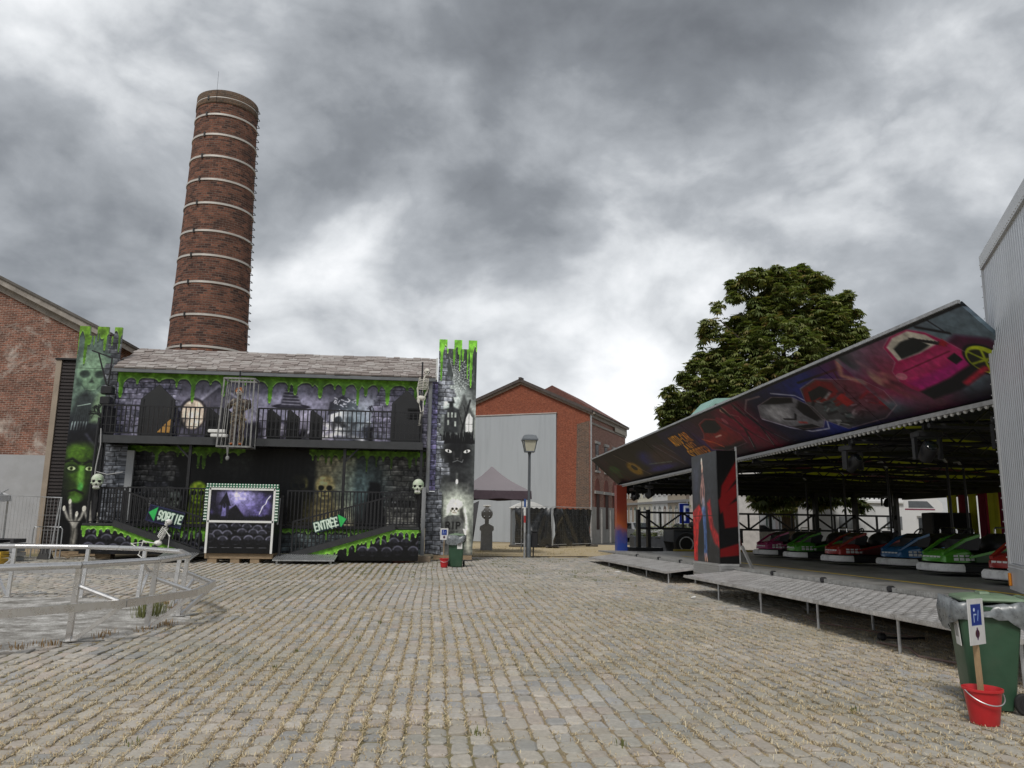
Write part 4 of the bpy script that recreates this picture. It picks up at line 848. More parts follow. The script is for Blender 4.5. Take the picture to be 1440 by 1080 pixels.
def house():
    T = HH
    c = art_upper(); M_ = imgmat('upper_facade_print', c, .4, .35, boost=1.5, sat=.5, grain=.28); art_panel('upper_facade', c, 30.2, M_, label='upper wall painted with slime, cottage and pirate skull')
    c = art_lower(); M_ = imgmat('lower_facade_print', c, .4, .35, boost=2.3); art_panel('lower_facade', c, 30.6, M_, label='lower wall painted with dark skulls and slime')
    c = art_skirt(); M_ = imgmat('skirt_print', c, **PRINT); art_panel('skirt_panel', c, 29.06, M_, rect=(-12.0,-.45,.26,1.14))
    # body
    mb = MB(); mb.box(-12.15, -.35, 30.27, 32.6, 4.16, 6.9); mb.box(-12.15, -.35, 30.67, 32.6, 1.14, 4.158); part('body', mb, BLACK, T)
    mb = MB(); mb.box(-12.0, -.45, 29.12, 32.4, .30, 1.13); part('chassis', mb, DARK, T)
    # towers with battlements
    z1, zn = 8.64, 8.27
    def crenel(x0, x1, cuts): 
        pts = [(x0,.22),(x1,.22),(x1,z1)]
        for a, b_ in sorted(cuts, reverse=True): pts += [(b_,z1),(b_,zn),(a,zn),(a,z1)]
        return pts+[(x0,z1)]
    c = art_rtower(); M_ = imgmat('cat_tower_print', c, .4, .35, boost=1.85, grain=.3); art_panel('cat_tower', c, 30.16, M_, th=.10, cut=crenel(.02, 1.53, [(.34,.62),(.93,1.19)]), label='right side wing painted with a cat and headstone')
    c = art_ltower(); M_ = imgmat('witch_tower_print', c, .4, .35, boost=1.2, grain=.3); art_panel('witch_tower', c, 30.16, M_, th=.10, cut=crenel(-13.68, -12.13, [(-13.3,-13.03),(-12.62,-12.4)]), label='left side wing painted with a witch and skull')
    for x in (-13.1, .8):
        mb = MB(); mb.bar((x,30.3,6.5), (x,32.4,.3), .08); mb.bar((x,30.3,3.0), (x,31.4,.3), .08); part('wing_brace', mb, GALV, T)
    mb = MB(); mb.box(.05, 1.5, 30.0, 30.4, .05, .2); part('timber_packing', mb, WOOD, T); 
    mb = MB(); mb.box(-13.6, -12.2, 30.0, 30.4, .05, .2); part('timber_packing', mb, WOOD, T)
    # stone clad corner strips with grey pipes
    cv = Cv(0, .62, 0, 4.4, 80, (.1,.1,.1)); cv.stones((0,.62,0,4.4), .40, .17, STG, (.05,.05,.055), 44); SM = imgmat('corner_stone_print', cv, **PRINT)
    cv2 = Cv(0, .62, 0, 4.4, 80, (.1,.1,.1)); cv2.stones((0,.62,0,4.4), .44, .2, STC, STM, 45); SM2 = imgmat('corner_stone_print_upper', cv2, **PRINT)
    for (x0, x1, z0, z1_, y, mt_) in ((-.34, .02, 2.62, 6.9, 30.1, SM2), (-.3, .3, .25, 2.6, 30.02, SM), (-12.18, -11.4, 1.3, 4.1, 29.9, SM)):
        mb = MB(); mb.box(x0, x1, y, y+.05, z0, z1_)
        for i, f in enumerate(mb.f): mb.uv[i] = [((mb.v[q][0]-x0)/.62, (mb.v[q][2]-z0)/4.4) for q in f]
        part('stone_strip', mb, mt_, T)
    GP = pm('grey_pipe_paint', (.34,.35,.36), .5, .3, .1, 3)
    mb = MB(); mb.tube([(-.27,29.98,2.55), (-.27,29.98,6.85)], .08, 10); part('grey_post', mb, GP, T, smooth=50)
    mb = MB(); mb.box(-.46, -.31, 29.8, 29.95, .2, 2.75); part('grey_post', mb, GP, T)
    mb = MB(); mb.box(-11.38, -11.12, 29.85, 29.95, 1.3, 3.9); part('grey_post', mb, GP, T)
    # roof of ragged shingles
    z0, z1r, y0, y1 = 6.97, 8.08, 29.72, 31.7; ROOF = pm('roof_deck', (.14,.12,.115), .8, 0, .3, 4)
    mb = MB(); mb.prism([(y0,z0-.06),(y1,z1r-.06),(y1+.9,z1r-1.2),(y1+.9,z0-.1)], 'x', -12.16, -.06); rf = part('roof', mb, ROOF, T)
    cols = [(.30,.262,.245),(.35,.315,.295),(.26,.225,.21),(.39,.36,.34)]; mats = [pm('shingle_%s' % n_, c_, .75, 0, .35, 18, bump=.3, bscale=90, stretch=(1,6,6)) for n_, c_ in zip(('dusty','pale','brown','bleached'), cols)]
    nr = 13; rg = random.Random(3); stuff = [MB() for _ in mats]; count = 0
    sh = {}
    for r_ in range(nr):
        f0 = r_/nr; ya, za = y0+(y1-y0)*f0, z0+(z1r-z0)*f0; f1 = (r_+1.25)/nr; yb, zb = y0+(y1-y0)*f1, z0+(z1r-z0)*f1
        x = -12.16+rg.uniform(0, .2)
        while x < -.1:
            l = rg.uniform(.25,.5); k = rg.randrange(4); drop = rg.uniform(-.02,.02); e = min(x+l-.012, -.06); th = rg.uniform(.045,.085)
            mb = MB() if r_ < 5 and count < 150 else stuff[k]
            ny, nz = -.49, .87
            a = (x, ya-.03+drop, za+.0); vs_ = [(x,ya-.03+drop,za),(e,ya-.03+drop*.4,za+rg.uniform(-.01,.01)),(e,yb,zb),(x,yb,zb)]
            top = [(p[0], p[1]+ny*th, p[2]+nz*th) for p in vs_]
            mb.rings([vs_, top])
            if mb is not stuff[k]: part('shingle', mb, mats[k], rf); count += 1
            x += l
    for s_, m_ in zip(stuff, mats): part('shingles', s_, m_, rf, stuff=True)
    mb = MB(); mb.box(-12.18, -.04, 29.7, 29.82, 6.84, 6.96); part('gutter_board', mb, pm('gutter_grey', (.16,.17,.18), .6, .2, .2, 3), T)
    mb = MB(); mb.box(-.08, -.02, 29.66, 31.8, 6.9, 7.05); mb.bar((-.05,29.68,7.0), (-.05,31.7,8.16), .07, .06); part('verge_trim', mb, pm('pale_verge', (.5,.5,.48), .6), T)
    # balcony
    mb = MB(); mb.box(-12.1, -.5, 29.0, 30.19, 4.28, 4.36); part('balcony_deck', mb, BLACK, T)
    mb = MB(); mb.box(-12.12, -.48, 28.96, 29.06, 4.10, 4.38); part('balcony_edge_beam', mb, pm('charcoal_beam', (.045,.047,.05), .5, 0, .2, 3), T)
    mb = MB()
    for k in range(13): x = -12+k*.95; mb.box(x-.04, x+.04, 29.07, 30.5, 4.12, 4.27)
    part('balcony_joists', mb, DARK, T, stuff=True)
    for x in (-12.0, -8.9, -3.35, -.52):
        mb = MB(); mb.box(x-.05, x+.05, 29.1, 29.2, 1.2, 4.12); part('balcony_post', mb, BLACK, T)
        mb = MB(); mb.bar((x,29.15,3.6), (x+(.5 if x > -6 and x < -1 else -.5 if x > -9.5 and x < -5 else 0), 29.15, 4.1), .06); part('knee_brace', mb, BLACK, T)
    def railing(p, q, zb, zt, step=.125, mid=None, name='railing', zb2=None, zt2=None):
        p, q = Vector((p[0],p[1],0)), Vector((q[0],q[1],0)); zb2 = zb if zb2 is None else zb2; zt2 = zt if zt2 is None else zt2
        mb = MB(); mb.bar(p+Vector((0,0,zt)), q+Vector((0,0,zt2)), .05); mb.bar(p+Vector((0,0,zb+.1)), q+Vector((0,0,zb2+.1)), .035)
        for e, b_, t_ in ((p,zb,zt),(q,zb2,zt2)): mb.bar(e+Vector((0,0,b_)), e+Vector((0,0,t_+.02)), .055)
        if mid:
            for f_ in mid: mb.bar(p+Vector((0,0,zb+(zt-zb)*f_)), q+Vector((0,0,zb2+(zt2-zb2)*f_)), .025)
        o = part(name, mb, BLACK, T); mb = MB(); L = (q-p).length; n_ = max(2, int(L/step))
        for k in range(1, n_): f_ = k/n_; e = p.lerp(q, f_); mb.bar(e+Vector((0,0,zb+(zb2-zb)*f_+.1)), e+Vector((0,0,zt+(zt2-zt)*f_)), .038)
        part('balusters', mb, BLACK, o, stuff=True); return o
    railing((-12.06,29.02), (-7.85,29.02), 4.37, 5.47, .16, (.35,.62)); railing((-6.55,29.02), (-.55,29.02), 4.37, 5.5, .16, (.33,.6)); railing((-12.06,30.1), (-12.06,29.05), 4.37, 5.47, .1)
    railing((-12.0,29.0), (-10.95,29.0), 1.25, 2.5, .1); railing((-10.9,29.0), (-7.75,29.0), 1.25, 2.52, .12); railing((-5.3,29.0), (-.55,29.0), 1.25, 2.5, .13)
    railing((-10.95,28.15), (-8.05,28.15), 1.25, 2.45, .13, None, 'ramp_railing', .35, 1.5); railing((-1.3,28.15), (-4.9,28.15), 1.25, 2.4, .13, None, 'ramp_railing', .25, 1.4)
    # black gothic doors and shutters on the balcony
    for (xl, xr, zs, zt) in ((-11.1,-9.86,5.85,6.42), (-1.74,-.62,5.95,6.5)):
        mb = MB(); mb.prism([(xl,4.38),(xr,4.38),(xr,zs),((xl+xr)/2,zt),(xl,zs)], 'y', 29.9, 30.0); o = part('pointed_door', mb, pm('flat_black_board', (.022,.023,.025), .55, 0, .15, 2), T)
        mb = MB(); mb.box(xl+.1, xl+.13, 29.88, 29.9, 4.4, zs); mb.box(xr-.13, xr-.1, 29.88, 29.9, 4.4, zs); part('door_batten', mb, BLACK, o)
    mb = MB(); mb.prism([(-10.4,4.6),(-9.95,4.6),(-9.9,5.15),(-10.1,4.95)], 'y', 29.86, 29.898); part('orange_board', mb, pm('orange_board', (.50,.27,.07), .6), T)
    mb = MB(); 
    for k in range(4): mb.box(-1.12,-.68,29.86,29.895,5.72-.11*k,5.78-.11*k)
    part('door_louvre', mb, DARK, T)
    for x in (-8.55, -7.95, -6.3, -5.6, -4.75):
        mb = MB(); mb.prism([(x,4.4),(x+.48,4.4),(x+.48,5.25),(x+.1,5.55),(x,5.5)], 'y', 29.45, 29.52); o = part('slatted_shutter', mb, BLACK, T); mb = MB()
        for k in range(6): mb.box(x+.03+k*.08, x+.07+k*.08, 29.42, 29.449, 4.45, 5.2)
        part('shutter_slats', mb, BLACK, o, stuff=True)
    # lower deck, ramps
    mb = MB(); mb.box(-12.0, -.5, 28.95, 30.58, 1.15, 1.25); part('lower_deck', mb, BLACK, T)
    EDGE = pm('ramp_edge_paint', (.035,.036,.038), .45, 0, .2, 4)
    for name, pts, cut, flip, x0 in (('exit_ramp', ((-10.95,1.25),(-8.0,.25)), [(-12.0,.22),(-8.1,.22),(-8.1,.25),(-10.95,1.16),(-12.0,1.16)], False, -12.0), ('entrance_ramp', ((-1.35,1.25),(-4.95,.2)), [(-4.9,.08),(-.5,.08),(-.5,1.16),(-1.35,1.16),(-4.9,.16)], True, -4.45)):
        (xa, za), (xb, zb) = pts; mb = MB(); mb.prism([(xa,za-.07),(xb,zb-.07),(xb,zb),(xa,za)] if xb > xa else [(xb,zb-.07),(xa,za-.07),(xa,za),(xb,zb)], 'y', 28.2, 28.94); mb.box(min(xa, -12.0 if not flip else xa), max(xa, -12.0 if not flip else -.5), 28.2, 28.94, 1.18, 1.25); o = part(name, mb, EDGE, T)
        mb = MB(); mb.bar((xa,28.12,za+.02), (xb,28.12,zb+.02), .05, .2); part('ramp_kerb', mb, EDGE, o)
        c = art_rampskirt(flip); M_ = imgmat(name+'_print', c, **PRINT)
        mb = MB(); n = len(cut); mb.rings([[(p[0],28.16,p[1]) for p in cut], [(p[0],28.19,p[1]) for p in cut]], True, True)
        for i, f in enumerate(mb.f): mb.uv[i] = [((mb.v[q][0]-x0)/3.95, (mb.v[q][2]-.08)/1.1) for q in f]
        part('ramp_skirt', mb, M_, o)
    for (x0, x1, z) in ((-9.15,-8.0,.24), (-5.35,-3.3,.22)):
        mb = MB(); n = 22
        pts = [(27.25, .12)]; 
        mb.prism([(27.2,.1),(28.15,z+.02),(28.15,z+.05),(27.2,.13)], 'x', x0, x1); o = part('ramp_foot_plate', mb, GALV, T); mb = MB()
        for k in range(int((x1-x0)/.075)): x = x0+.02+k*.075; mb.bar((x,27.2,.135), (x,28.14,z+.06), .03, .025)
        part('plate_ribs', mb, GALV, o, stuff=True); mb = MB(); mb.box(x0+.1,x0+.16,27.3,27.36,-.03,.12); mb.box(x1-.16,x1-.1,27.3,27.36,-.03,.12); part('plate_foot', mb, GALV, o)
    # direction boards
    for txt, cpos, right, ang, nm in (('SORTIE', (-9.22,28.05,1.51), False, -.235, 'exit_sign'), ('ENTRÉE', (-3.62,28.05,1.35), True, .28, 'entrance_sign')):
        cv = art_sign(txt, right); M_ = imgmat(nm+'_print', cv, .4); m_ = Matrix.Translation(cpos) @ Matrix.Rotation(-ang, 4, 'Y'); mb = MB()
        vs_ = [(-.62,0,-.29),(.62,0,-.29),(.62,0,.29),(-.62,0,.29)]
        if right: vs_ = [(-.58,0,-.2),(.35,0,-.2),(.35,0,-.26),(.62,0,.0),(.35,0,.27),(.35,0,.21),(-.58,0,.21)]
        mb.rings([[m_ @ Vector(v_) for v_ in vs_], [m_ @ (Vector(v_)+Vector((0,.03,0))) for v_ in vs_]], True, True); nv = len(vs_)
        for i, f in enumerate(mb.f): mb.uv[i] = [((vs_[q % nv][0]+.62)/1.24, (vs_[q % nv][2]+.29)/.58) for q in f]
        part(nm, mb, M_, T, label='green arrow board reading '+txt)
    # flood lamp on a bracket over the left side
    o = None; mb = MB(); mb.bar((-12.95,29.7,7.6), (-12.2,29.7,7.35), .05); mb.bar((-12.2,29.7,7.35), (-12.25,29.7,6.3), .045); mb.bar((-12.7,29.7,7.5), (-12.3,29.7,6.3), .045); mb.bar((-12.25,29.7,6.3), (-12.25,30.1,6.3), .05); o = part('lamp_bracket', mb, BLACK, T)
    mb = MB(); mb.cbox(-12.42,-12.02,29.5,29.85,5.95,6.25,.03); mb.cbox(-12.4,-12.04,29.46,29.8,5.55,5.85,.03); part('flood_lamp', mb, BLACK, o)
    mb = MB(); mb.tube([(-12.15,28.95,1.2),(-12.15,28.95,2.4),(-12.12,28.95,5.0)], .045, 6); part('corner_pole', mb, BLACK, T)
    mb = MB(); mb.tube([(-12.0,28.9,4.6),(-11.95,28.88,4.0),(-12.03,28.88,3.2),(-12.05,28.9,2.5)], .02, 5); mb.tube([(-12.0,28.9,3.05),(-11.6,28.85,2.95),(-11.1,28.9,3.05)], .016, 5); part('cable', mb, pm('grey_cable', (.4,.4,.4), .6), T)
    for x in (-11.6,-9.0,-6.2,-2.6,-.9):
        mb = MB(); mb.box(x-.25, x+.25, 29.2, 29.6, -.02, .26); part('timber_block', mb, WOOD, T)
house()
# ------------------------------------------------------------------ skulls, bones and figures
BONE = pm('bone_plastic', (.66,.64,.58), .6, 0, .2, 14, dirt=(.25,.22,.18), dscale=6, damt=.5)
BONEW = pm('white_bone_plastic', (.80,.79,.76), .55, 0, .1, 14, dirt=(.35,.33,.3), dscale=6, damt=.4)
GSK = pm('green_stained_bone', (.55,.60,.48), .6, 0, .2, 9, dirt=(.20,.42,.16), dscale=5, damt=.8)
def skull_mb(c, r, yaw=0, pitch=0):
    m = Matrix.Translation(c) @ Matrix.Rotation(yaw, 4, 'Z') @ Matrix.Rotation(pitch, 4, 'X') @ Matrix.Scale(r, 4)
    mb = MB(); mb.ell((0,.12,.22), (.78,.95,.80), 16, 11, m); mb.ell((0,-.42,-.28), (.60,.48,.42), 14, 8, m); mb.cbox(-.42,.42,-.78,-.1,-1.02,-.62,.14,m); mb.ell((-.52,-.40,-.2), (.22,.34,.17), 8, 6, m); mb.ell((.52,-.40,-.2), (.22,.34,.17), 8, 6, m)
    for sx in (-1,1): mb.ell((sx*.34,-.68,.22), (.3,.16,.1), 8, 5, m)
    dk = MB()
    for sx in (-1,1): dk.ell((sx*.32,-.72,.0), (.21,.16,.18), 10, 7, m)
    dk.prism([(-.13,-.5),(.13,-.5),(0,-.2)], 'y', -.93, -.7); dk.v[-6:] = [tuple(m @ Vector(q)) for q in dk.v[-6:]]
    tt = MB()
    for row, z in ((0,-.62),(1,-.74)):
        for k in range(-3, 4): tt.box(k*.1-.042, k*.1+.042, -.86+.03*abs(k), -.74, z-.05, z+.05, m)
    return mb, dk, tt
def skull_parts(par, c, r, mat, yaw=0, pitch=0):
    a, d, t_ = skull_mb(c, r, yaw, pitch); s_ = part('skull', a, mat, par, smooth=60); part('eye_sockets', d, DARK, s_, smooth=60); part('teeth', t_, BONEW, s_, stuff=True)
    return s_
for (loc, lab, lx) in (((-11.848,2.695), 'green stained skull on the post beside the witch painting', 0), ((-0.593,2.733), 'green stained skull on the right post of the lower railing', 1)):
    t_ = thing('skull_ornament', lab, 'skull ornament', (loc[0], 28.7, loc[1]), 0, 'large skulls on the ride posts'); skull_parts(t_, (loc[0], 28.7, loc[1]), .27, GSK, .25 if lx == 0 else -.1)
    mb = MB(); mb.tube([(loc[0], 28.72, loc[1]-.3), (loc[0]+.04, 28.74, loc[1]-.6), (loc[0], 28.78, loc[1]-1.3)], [.09,.06,.05], 8); part('mount', mb, BLACK, t_)
def skeleton(t_, J, mat, s=1.0, yaw=0, pitch=0):
    """J: joint name -> point; separate bones over one spine"""
    V_ = {k: Vector(v) for k, v in J.items()}
    skull_parts(t_, V_['head'], .105*s, mat, yaw, pitch)
    mb = MB(); n = 10; sp = [V_['neck'].lerp(V_['pelvis'], k/n) for k in range(n+1)]
    mb.tube([V_['head'], V_['neck']], .022*s, 6); mb.tube(sp, .022*s, 6)
    for p_ in sp: mb.ell(p_, (.032*s,)*3, 6, 4)
    part('spine', mb, mat, t_, smooth=60)
    ax = (V_['sl']-V_['sr']).normalized(); dn = (V_['pelvis']-V_['neck']).normalized(); fr = ax.cross(dn).normalized(); 
    if J.get('flip'): fr = -fr
    mb = MB()
    for k in range(7):
        c_ = V_['neck']+dn*(.05+.045*k)*s; w_ = (.10+.05*math.sin(math.pi*(k+1)/8))*s
        mb.tube([c_+ax*w_*math.cos(a)+fr*(.085*s*(math.sin(a)-.25))+dn*.03*s*math.sin(a) for a in [R(-70+k2*32) for k2 in range(11)]], .010*s, 5)
    part('rib_cage', mb, mat, t_, smooth=60)
    mb = MB(); mb.tube([V_['sr'], V_['neck']+dn*.03*s, V_['sl']], .014*s, 6); 
    mb.ell(V_['pelvis'], (.12*s,.07*s,.08*s), 10, 6); mb.tube([V_['hr'], V_['pelvis'], V_['hl']], .03*s, 6); part('girdle', mb, mat, t_, smooth=60)
    for sd in 'lr':
        for nm, ch in (('arm', ('s','e','w')), ('leg', ('h','k','a'))):
            a, b_, c_ = (V_[q+sd] for q in ch); mb = MB()
            mb.tube([a, a.lerp(b_, .15), a.lerp(b_, .85), b_], [.024*s,.014*s,.014*s,.024*s], 6); mb.ell(b_, (.024*s,)*3, 6, 4)
            off = ax*.014*s; mb.tube([b_+off, c_+off*.7], .010*s, 6); mb.tube([b_-off, c_-off*.7], .009*s, 6)
            d = (c_-b_).normalized(); sdv = ax
            if nm == 'arm':
                for k in range(5): q = c_+sdv*(k-2)*.016*s; mb.tube([c_, q+d*.07*s, q+d*(.13+.03*(k in (1,2,3)))*s], [.010*s,.008*s,.006*s], 5)
            else:
                f2 = fr*-1 if J.get('toes', 1) < 0 else fr
                for k in range(5): q = c_+sdv*(k-2)*.014*s; mb.tube([c_-f2*.03*s, q+f2*.08*s-Vector((0,0,.03*s)), q+f2*.16*s-Vector((0,0,.045*s))], [.014*s,.009*s,.007*s], 5)
            part(nm, mb, mat, t_, smooth=60)
def hanging():
    hd = Vector((-.42, 29.25, 7.12)); S = 1.35
    t_ = thing('hanging_skeleton', 'white plastic skeleton hanging by the right end of the shingled roof', 'skeleton', (-.5, 29.25, 4.6))
    n = Vector((-.52,29.27,6.9)); p = Vector((-.62,29.27,6.1))
    skeleton(t_, dict(head=hd, neck=n, pelvis=p, sl=n+Vector((-.18,.0,-.02)), sr=n+Vector((.17,0,-.03)), el=n+Vector((-.24,.03,-.42)), wl=n+Vector((-.2,-.05,-.8)), er=n+Vector((.16,.05,-.4)), wr=n+Vector((.05,0,-.72)), hl=p+Vector((-.1,0,-.02)), hr=p+Vector((.1,0,-.02)), kl=p+Vector((.02,-.05,-.55)), al=p+Vector((-.03,-.02,-1.02)), kr=p+Vector((.1,-.05,-.5)), ar=p+Vector((.03,.03,-.98))), BONE, S, .5, .2)
    mb = MB(); mb.tube([(-.6,29.25,7.5), (-.6,29.28,4.4)], .035, 6); part('hanging_pole', mb, BLACK, t_)
hanging()
def seated():
    p = Vector((*(-9.326,0.515)[:1], 27.9, 0)); p.z = .62; n = p+Vector((.22,0,.52)); hd = n+Vector((.06,-.02,.17))
    t_ = thing('seated_skeleton', 'white skeleton leaning back on the foot of the exit ramp', 'skeleton', (p.x, 27.9, .2)); S = 1.15
    f = Vector((-1,0,0))
    skeleton(t_, dict(head=hd, neck=n, pelvis=p, sl=n+Vector((.0,-.18,-.03)), sr=n+Vector((0,.18,-.03)), el=n+Vector((.2,-.2,-.28)), wl=n+Vector((.2,-.22,-.55)), er=n+Vector((-.1,.2,-.3)), wr=n+Vector((-.3,.18,-.48)), hl=p+Vector((0,-.09,-.02)), hr=p+Vector((0,.09,-.02)), kl=p+Vector((-.45,-.12,.06)), al=p+Vector((-.55,-.14,-.4)), kr=p+Vector((-.48,.1,.02)), ar=p+Vector((-.9,.1,-.03))), BONEW, S, -.9, -.2)
seated()
def skin_fig(name, joints, edges, rad, mat, par, sub=2):
    me = bpy.data.meshes.new(name); ks = list(joints); inv = wm(par).inverted()
    me.from_pydata([tuple(inv @ Vector(joints[k])) for k in ks], [(ks.index(a), ks.index(b_)) for a, b_ in edges], [])
    o = bpy.data.objects.new(name, me); C.objects.link(o); md = o.modifiers.new('s', 'SKIN'); sv = me.skin_vertices[0].data
    for i, k in enumerate(ks): sv[i].radius = (rad[k], rad[k]); sv[i].use_root = (i == 0)
    sb = o.modifiers.new('b', 'SUBSURF'); sb.levels = sub; sb.render_levels = sub
    dg = bpy.context.evaluated_depsgraph_get(); me2 = bpy.data.meshes.new_from_object(o.evaluated_get(dg)); o.modifiers.clear(); o.data = me2; me2.name = name
    me2.materials.clear(); me2.materials.append(mat); me2.polygons.foreach_set('use_smooth', np.ones(len(me2.polygons), bool)); o.parent = par; W[o.name] = wm(par); return o
def cage():
    Y = 28.55; x0, x1, z0, z1 = -7.74, -6.58, 4.0, 6.46
    t_ = thing('iron_cage', 'tall narrow grey iron cage fixed to the balcony front', 'cage', (-7.16, Y, z0))
    CG = pm('chalky_iron', (.25,.25,.245), .7, .2, .35, 9, dirt=(.10,.09,.08), dscale=5, damt=.6)
    y0, y1 = Y-.35, Y+.38; fl = .06
    for z, e in ((z0, 0), (z1, fl)):
        mb = MB(); mb.bar((x0+e*1.4,y0,z),(x1-e*.2,y0,z),.06); mb.bar((x0+e*1.4,y1,z),(x1-e*.2,y1,z),.06); mb.bar((x0+e*1.4,y0,z),(x0+e*1.4,y1,z),.06); mb.bar((x1-e*.2,y0,z),(x1-e*.2,y1,z),.06); part('cage_hoop', mb, CG, t_)
    mb = MB(); mb.box(x0,x1,y0,y1,z0-.01,z0+.03); part('cage_floor', mb, BLACK, t_)
    for k in range(9):
        f = k/8; xa = x0+(x1-x0)*f; xb = x0+.09+(x1-.02-x0-.09)*f; mb = MB(); mb.bar((xa,y0,z0),(xb,y0,z1),.022 if k % 4 else .055,.022); part('cage_bar', mb, CG, t_)
        if k in (0,4,8): mb = MB(); mb.bar((xa,y1,z0),(xb,y1,z1),.03); part('cage_bar', mb, CG, t_)
    mb = MB(); mb.tube([(-7.2,Y,z1),(-7.2,Y,z1+.35)], .03, 6); part('hanger', mb, BLACK, t_)
    mb = MB(); mb.tube([(-7.35,y0-.02,z0),(-7.33,y0-.02,z0-.35)], [.05,.02], 6); mb.ell((-7.33,y0-.02,z0-.42), (.07,.05,.09), 8, 5); part('pendant', mb, CG, t_)
    # the caged clown: dark costume wound in chains, orange hair
    p = thing('caged_clown', 'orange haired clown dummy wrapped in chains inside the balcony cage', 'dummy', (-7.16, Y, 4.05))
    cx = -7.14; J = dict(pel=(cx,Y,5.05), ch=(cx,Y,5.45), nk=(cx-.01,Y-.01,5.74), hd0=(cx-.02,Y-.03,5.84), hd=(cx-.03,Y-.04,5.98), sl=(cx-.24,Y,5.66), el=(cx-.36,Y-.1,5.40), wl=(cx-.30,Y-.24,5.5), fl=(cx-.28,Y-.28,5.58), sr=(cx+.24,Y,5.66), er=(cx+.38,Y-.08,5.42), wr=(cx+.40,Y-.24,5.62), fr=(cx+.40,Y-.28,5.72),
        hl=(cx-.12,Y,4.98), kl=(cx-.14,Y-.03,4.56), al=(cx-.13,Y,4.16), tl=(cx-.15,Y-.17,4.11), hr=(cx+.12,Y,4.98), kr=(cx+.13,Y-.02,4.56), ar=(cx+.13,Y,4.16), tr=(cx+.16,Y-.17,4.11))
    E_ = [('pel','ch'),('ch','nk'),('nk','hd0'),('hd0','hd'),('ch','sl'),('sl','el'),('el','wl'),('wl','fl'),('ch','sr'),('sr','er'),('er','wr'),('wr','fr'),('pel','hl'),('hl','kl'),('kl','al'),('al','tl'),('pel','hr'),('hr','kr'),('kr','ar'),('ar','tr')]
    rd = dict(pel=.20, ch=.22, nk=.07, hd0=.09, hd=.11, sl=.12, el=.085, wl=.055, fl=.055, sr=.12, er=.085, wr=.055, fr=.055, hl=.14, kl=.115, al=.08, tl=.055, hr=.14, kr=.115, ar=.08, tr=.055)
    cm = pm('clown_costume', (.075,.06,.055), .85, 0, .5, 9, dirt=(.5,.42,.33), dscale=7, damt=.7); skin_fig('body', J, E_, rd, cm, p)
    mb = MB(); mb.ell((cx-.03,Y-.06,5.99), (.105,.11,.135), 14, 10); f_ = part('face', mb, pm('clown_face_paint', (.72,.66,.6), .6, 0, .1, 9), p, smooth=True)
    mb = MB()
    for sx in (-1,1): mb.ell((cx-.03+sx*.04,Y-.155,6.02), (.026,.02,.03), 8, 5)
    mb.ell((cx-.03,Y-.155,5.925), (.055,.02,.022), 8, 5); part('painted_eyes_and_mouth', mb, pm('dark_face_paint', (.10,.03,.03), .5), f_)
    mb = MB(); mb.ell((cx-.03,Y-.175,5.98), (.024,.024,.024), 8, 6); part('nose', mb, pm('red_nose', (.5,.05,.04), .4), f_, smooth=True)
    mb = MB(); rg = random.Random(2)
    for k in range(60):
        a = rg.uniform(-2.6,2.6)-math.pi/2+math.pi; e = rg.uniform(-.2,1.2); c_ = Vector((cx-.03+.11*math.cos(a)*math.cos(e), Y-.03+.09*math.sin(a)*math.cos(e), 6.03+.12*math.sin(e))); 
        if c_.y < Y-.1 and c_.z < 6.1: continue
        mb.ell(c_, (rg.uniform(.025,.05),)*3, 6, 4)
    part('hair', mb, pm('orange_wig', (.62,.24,.08), .85, 0, .4, 20), p, smooth=True)
    CH = pm('tan_chain', (.45,.36,.22), .6, .3, .3, 30)
    for k, (z_, w_, ph) in enumerate(((5.6,.24,.2),(5.48,.25,-.2),(5.3,.24,.25),(5.1,.23,-.2),(4.95,.24,.15))):
        mb = MB()
        for q in range(26):
            a = 2*math.pi*q/26; c_ = Vector((cx+w_*1.12*math.cos(a), Y+w_*.95*math.sin(a), z_+ph*.35*math.cos(a)+.02*math.sin(3*a))); n_ = c_+Vector((-math.sin(a)*.028, math.cos(a)*.028, -.006)); mb.tube([c_, n_], .016 if q % 2 else .010, 5)
        part('chain', mb, CH, p)
    for x in (-.2,-.05,.12,.26):
        mb = MB()
        for q in range(34): z_ = 5.25-q*.034; mb.tube([(cx+x+.015*math.sin(q*.5),Y-.21,z_),(cx+x+.015*math.sin(q*.5+.4),Y-.21,z_-.026)], .013 if q % 2 else .008, 5)
        part('chain', mb, CH, p)
    mb = MB(); 
    for sx in (-.15,.16): mb.ell((cx+sx,Y-.12,4.10), (.07,.15,.05), 10, 6)
    part('shoes', mb, pm('orange_shoe', (.5,.16,.06), .5), p, smooth=True)
    for k in range(2):
        t2 = thing('spot_bar', 'white strip lamp lying on the balcony floor left of the cage, %s' % ('upper one', 'lower one')[k], 'lamp', (-7.95,28.85,4.4+.14*k), 0); mb = MB(); mb.cbox(-8.2+.1*k,-7.6+.1*k,28.6,28.75,4.40+.15*k if False else 4.52-.16*k,4.64-.16*k,.02); part('lamp_body', mb, WHITE, t2)
cage()
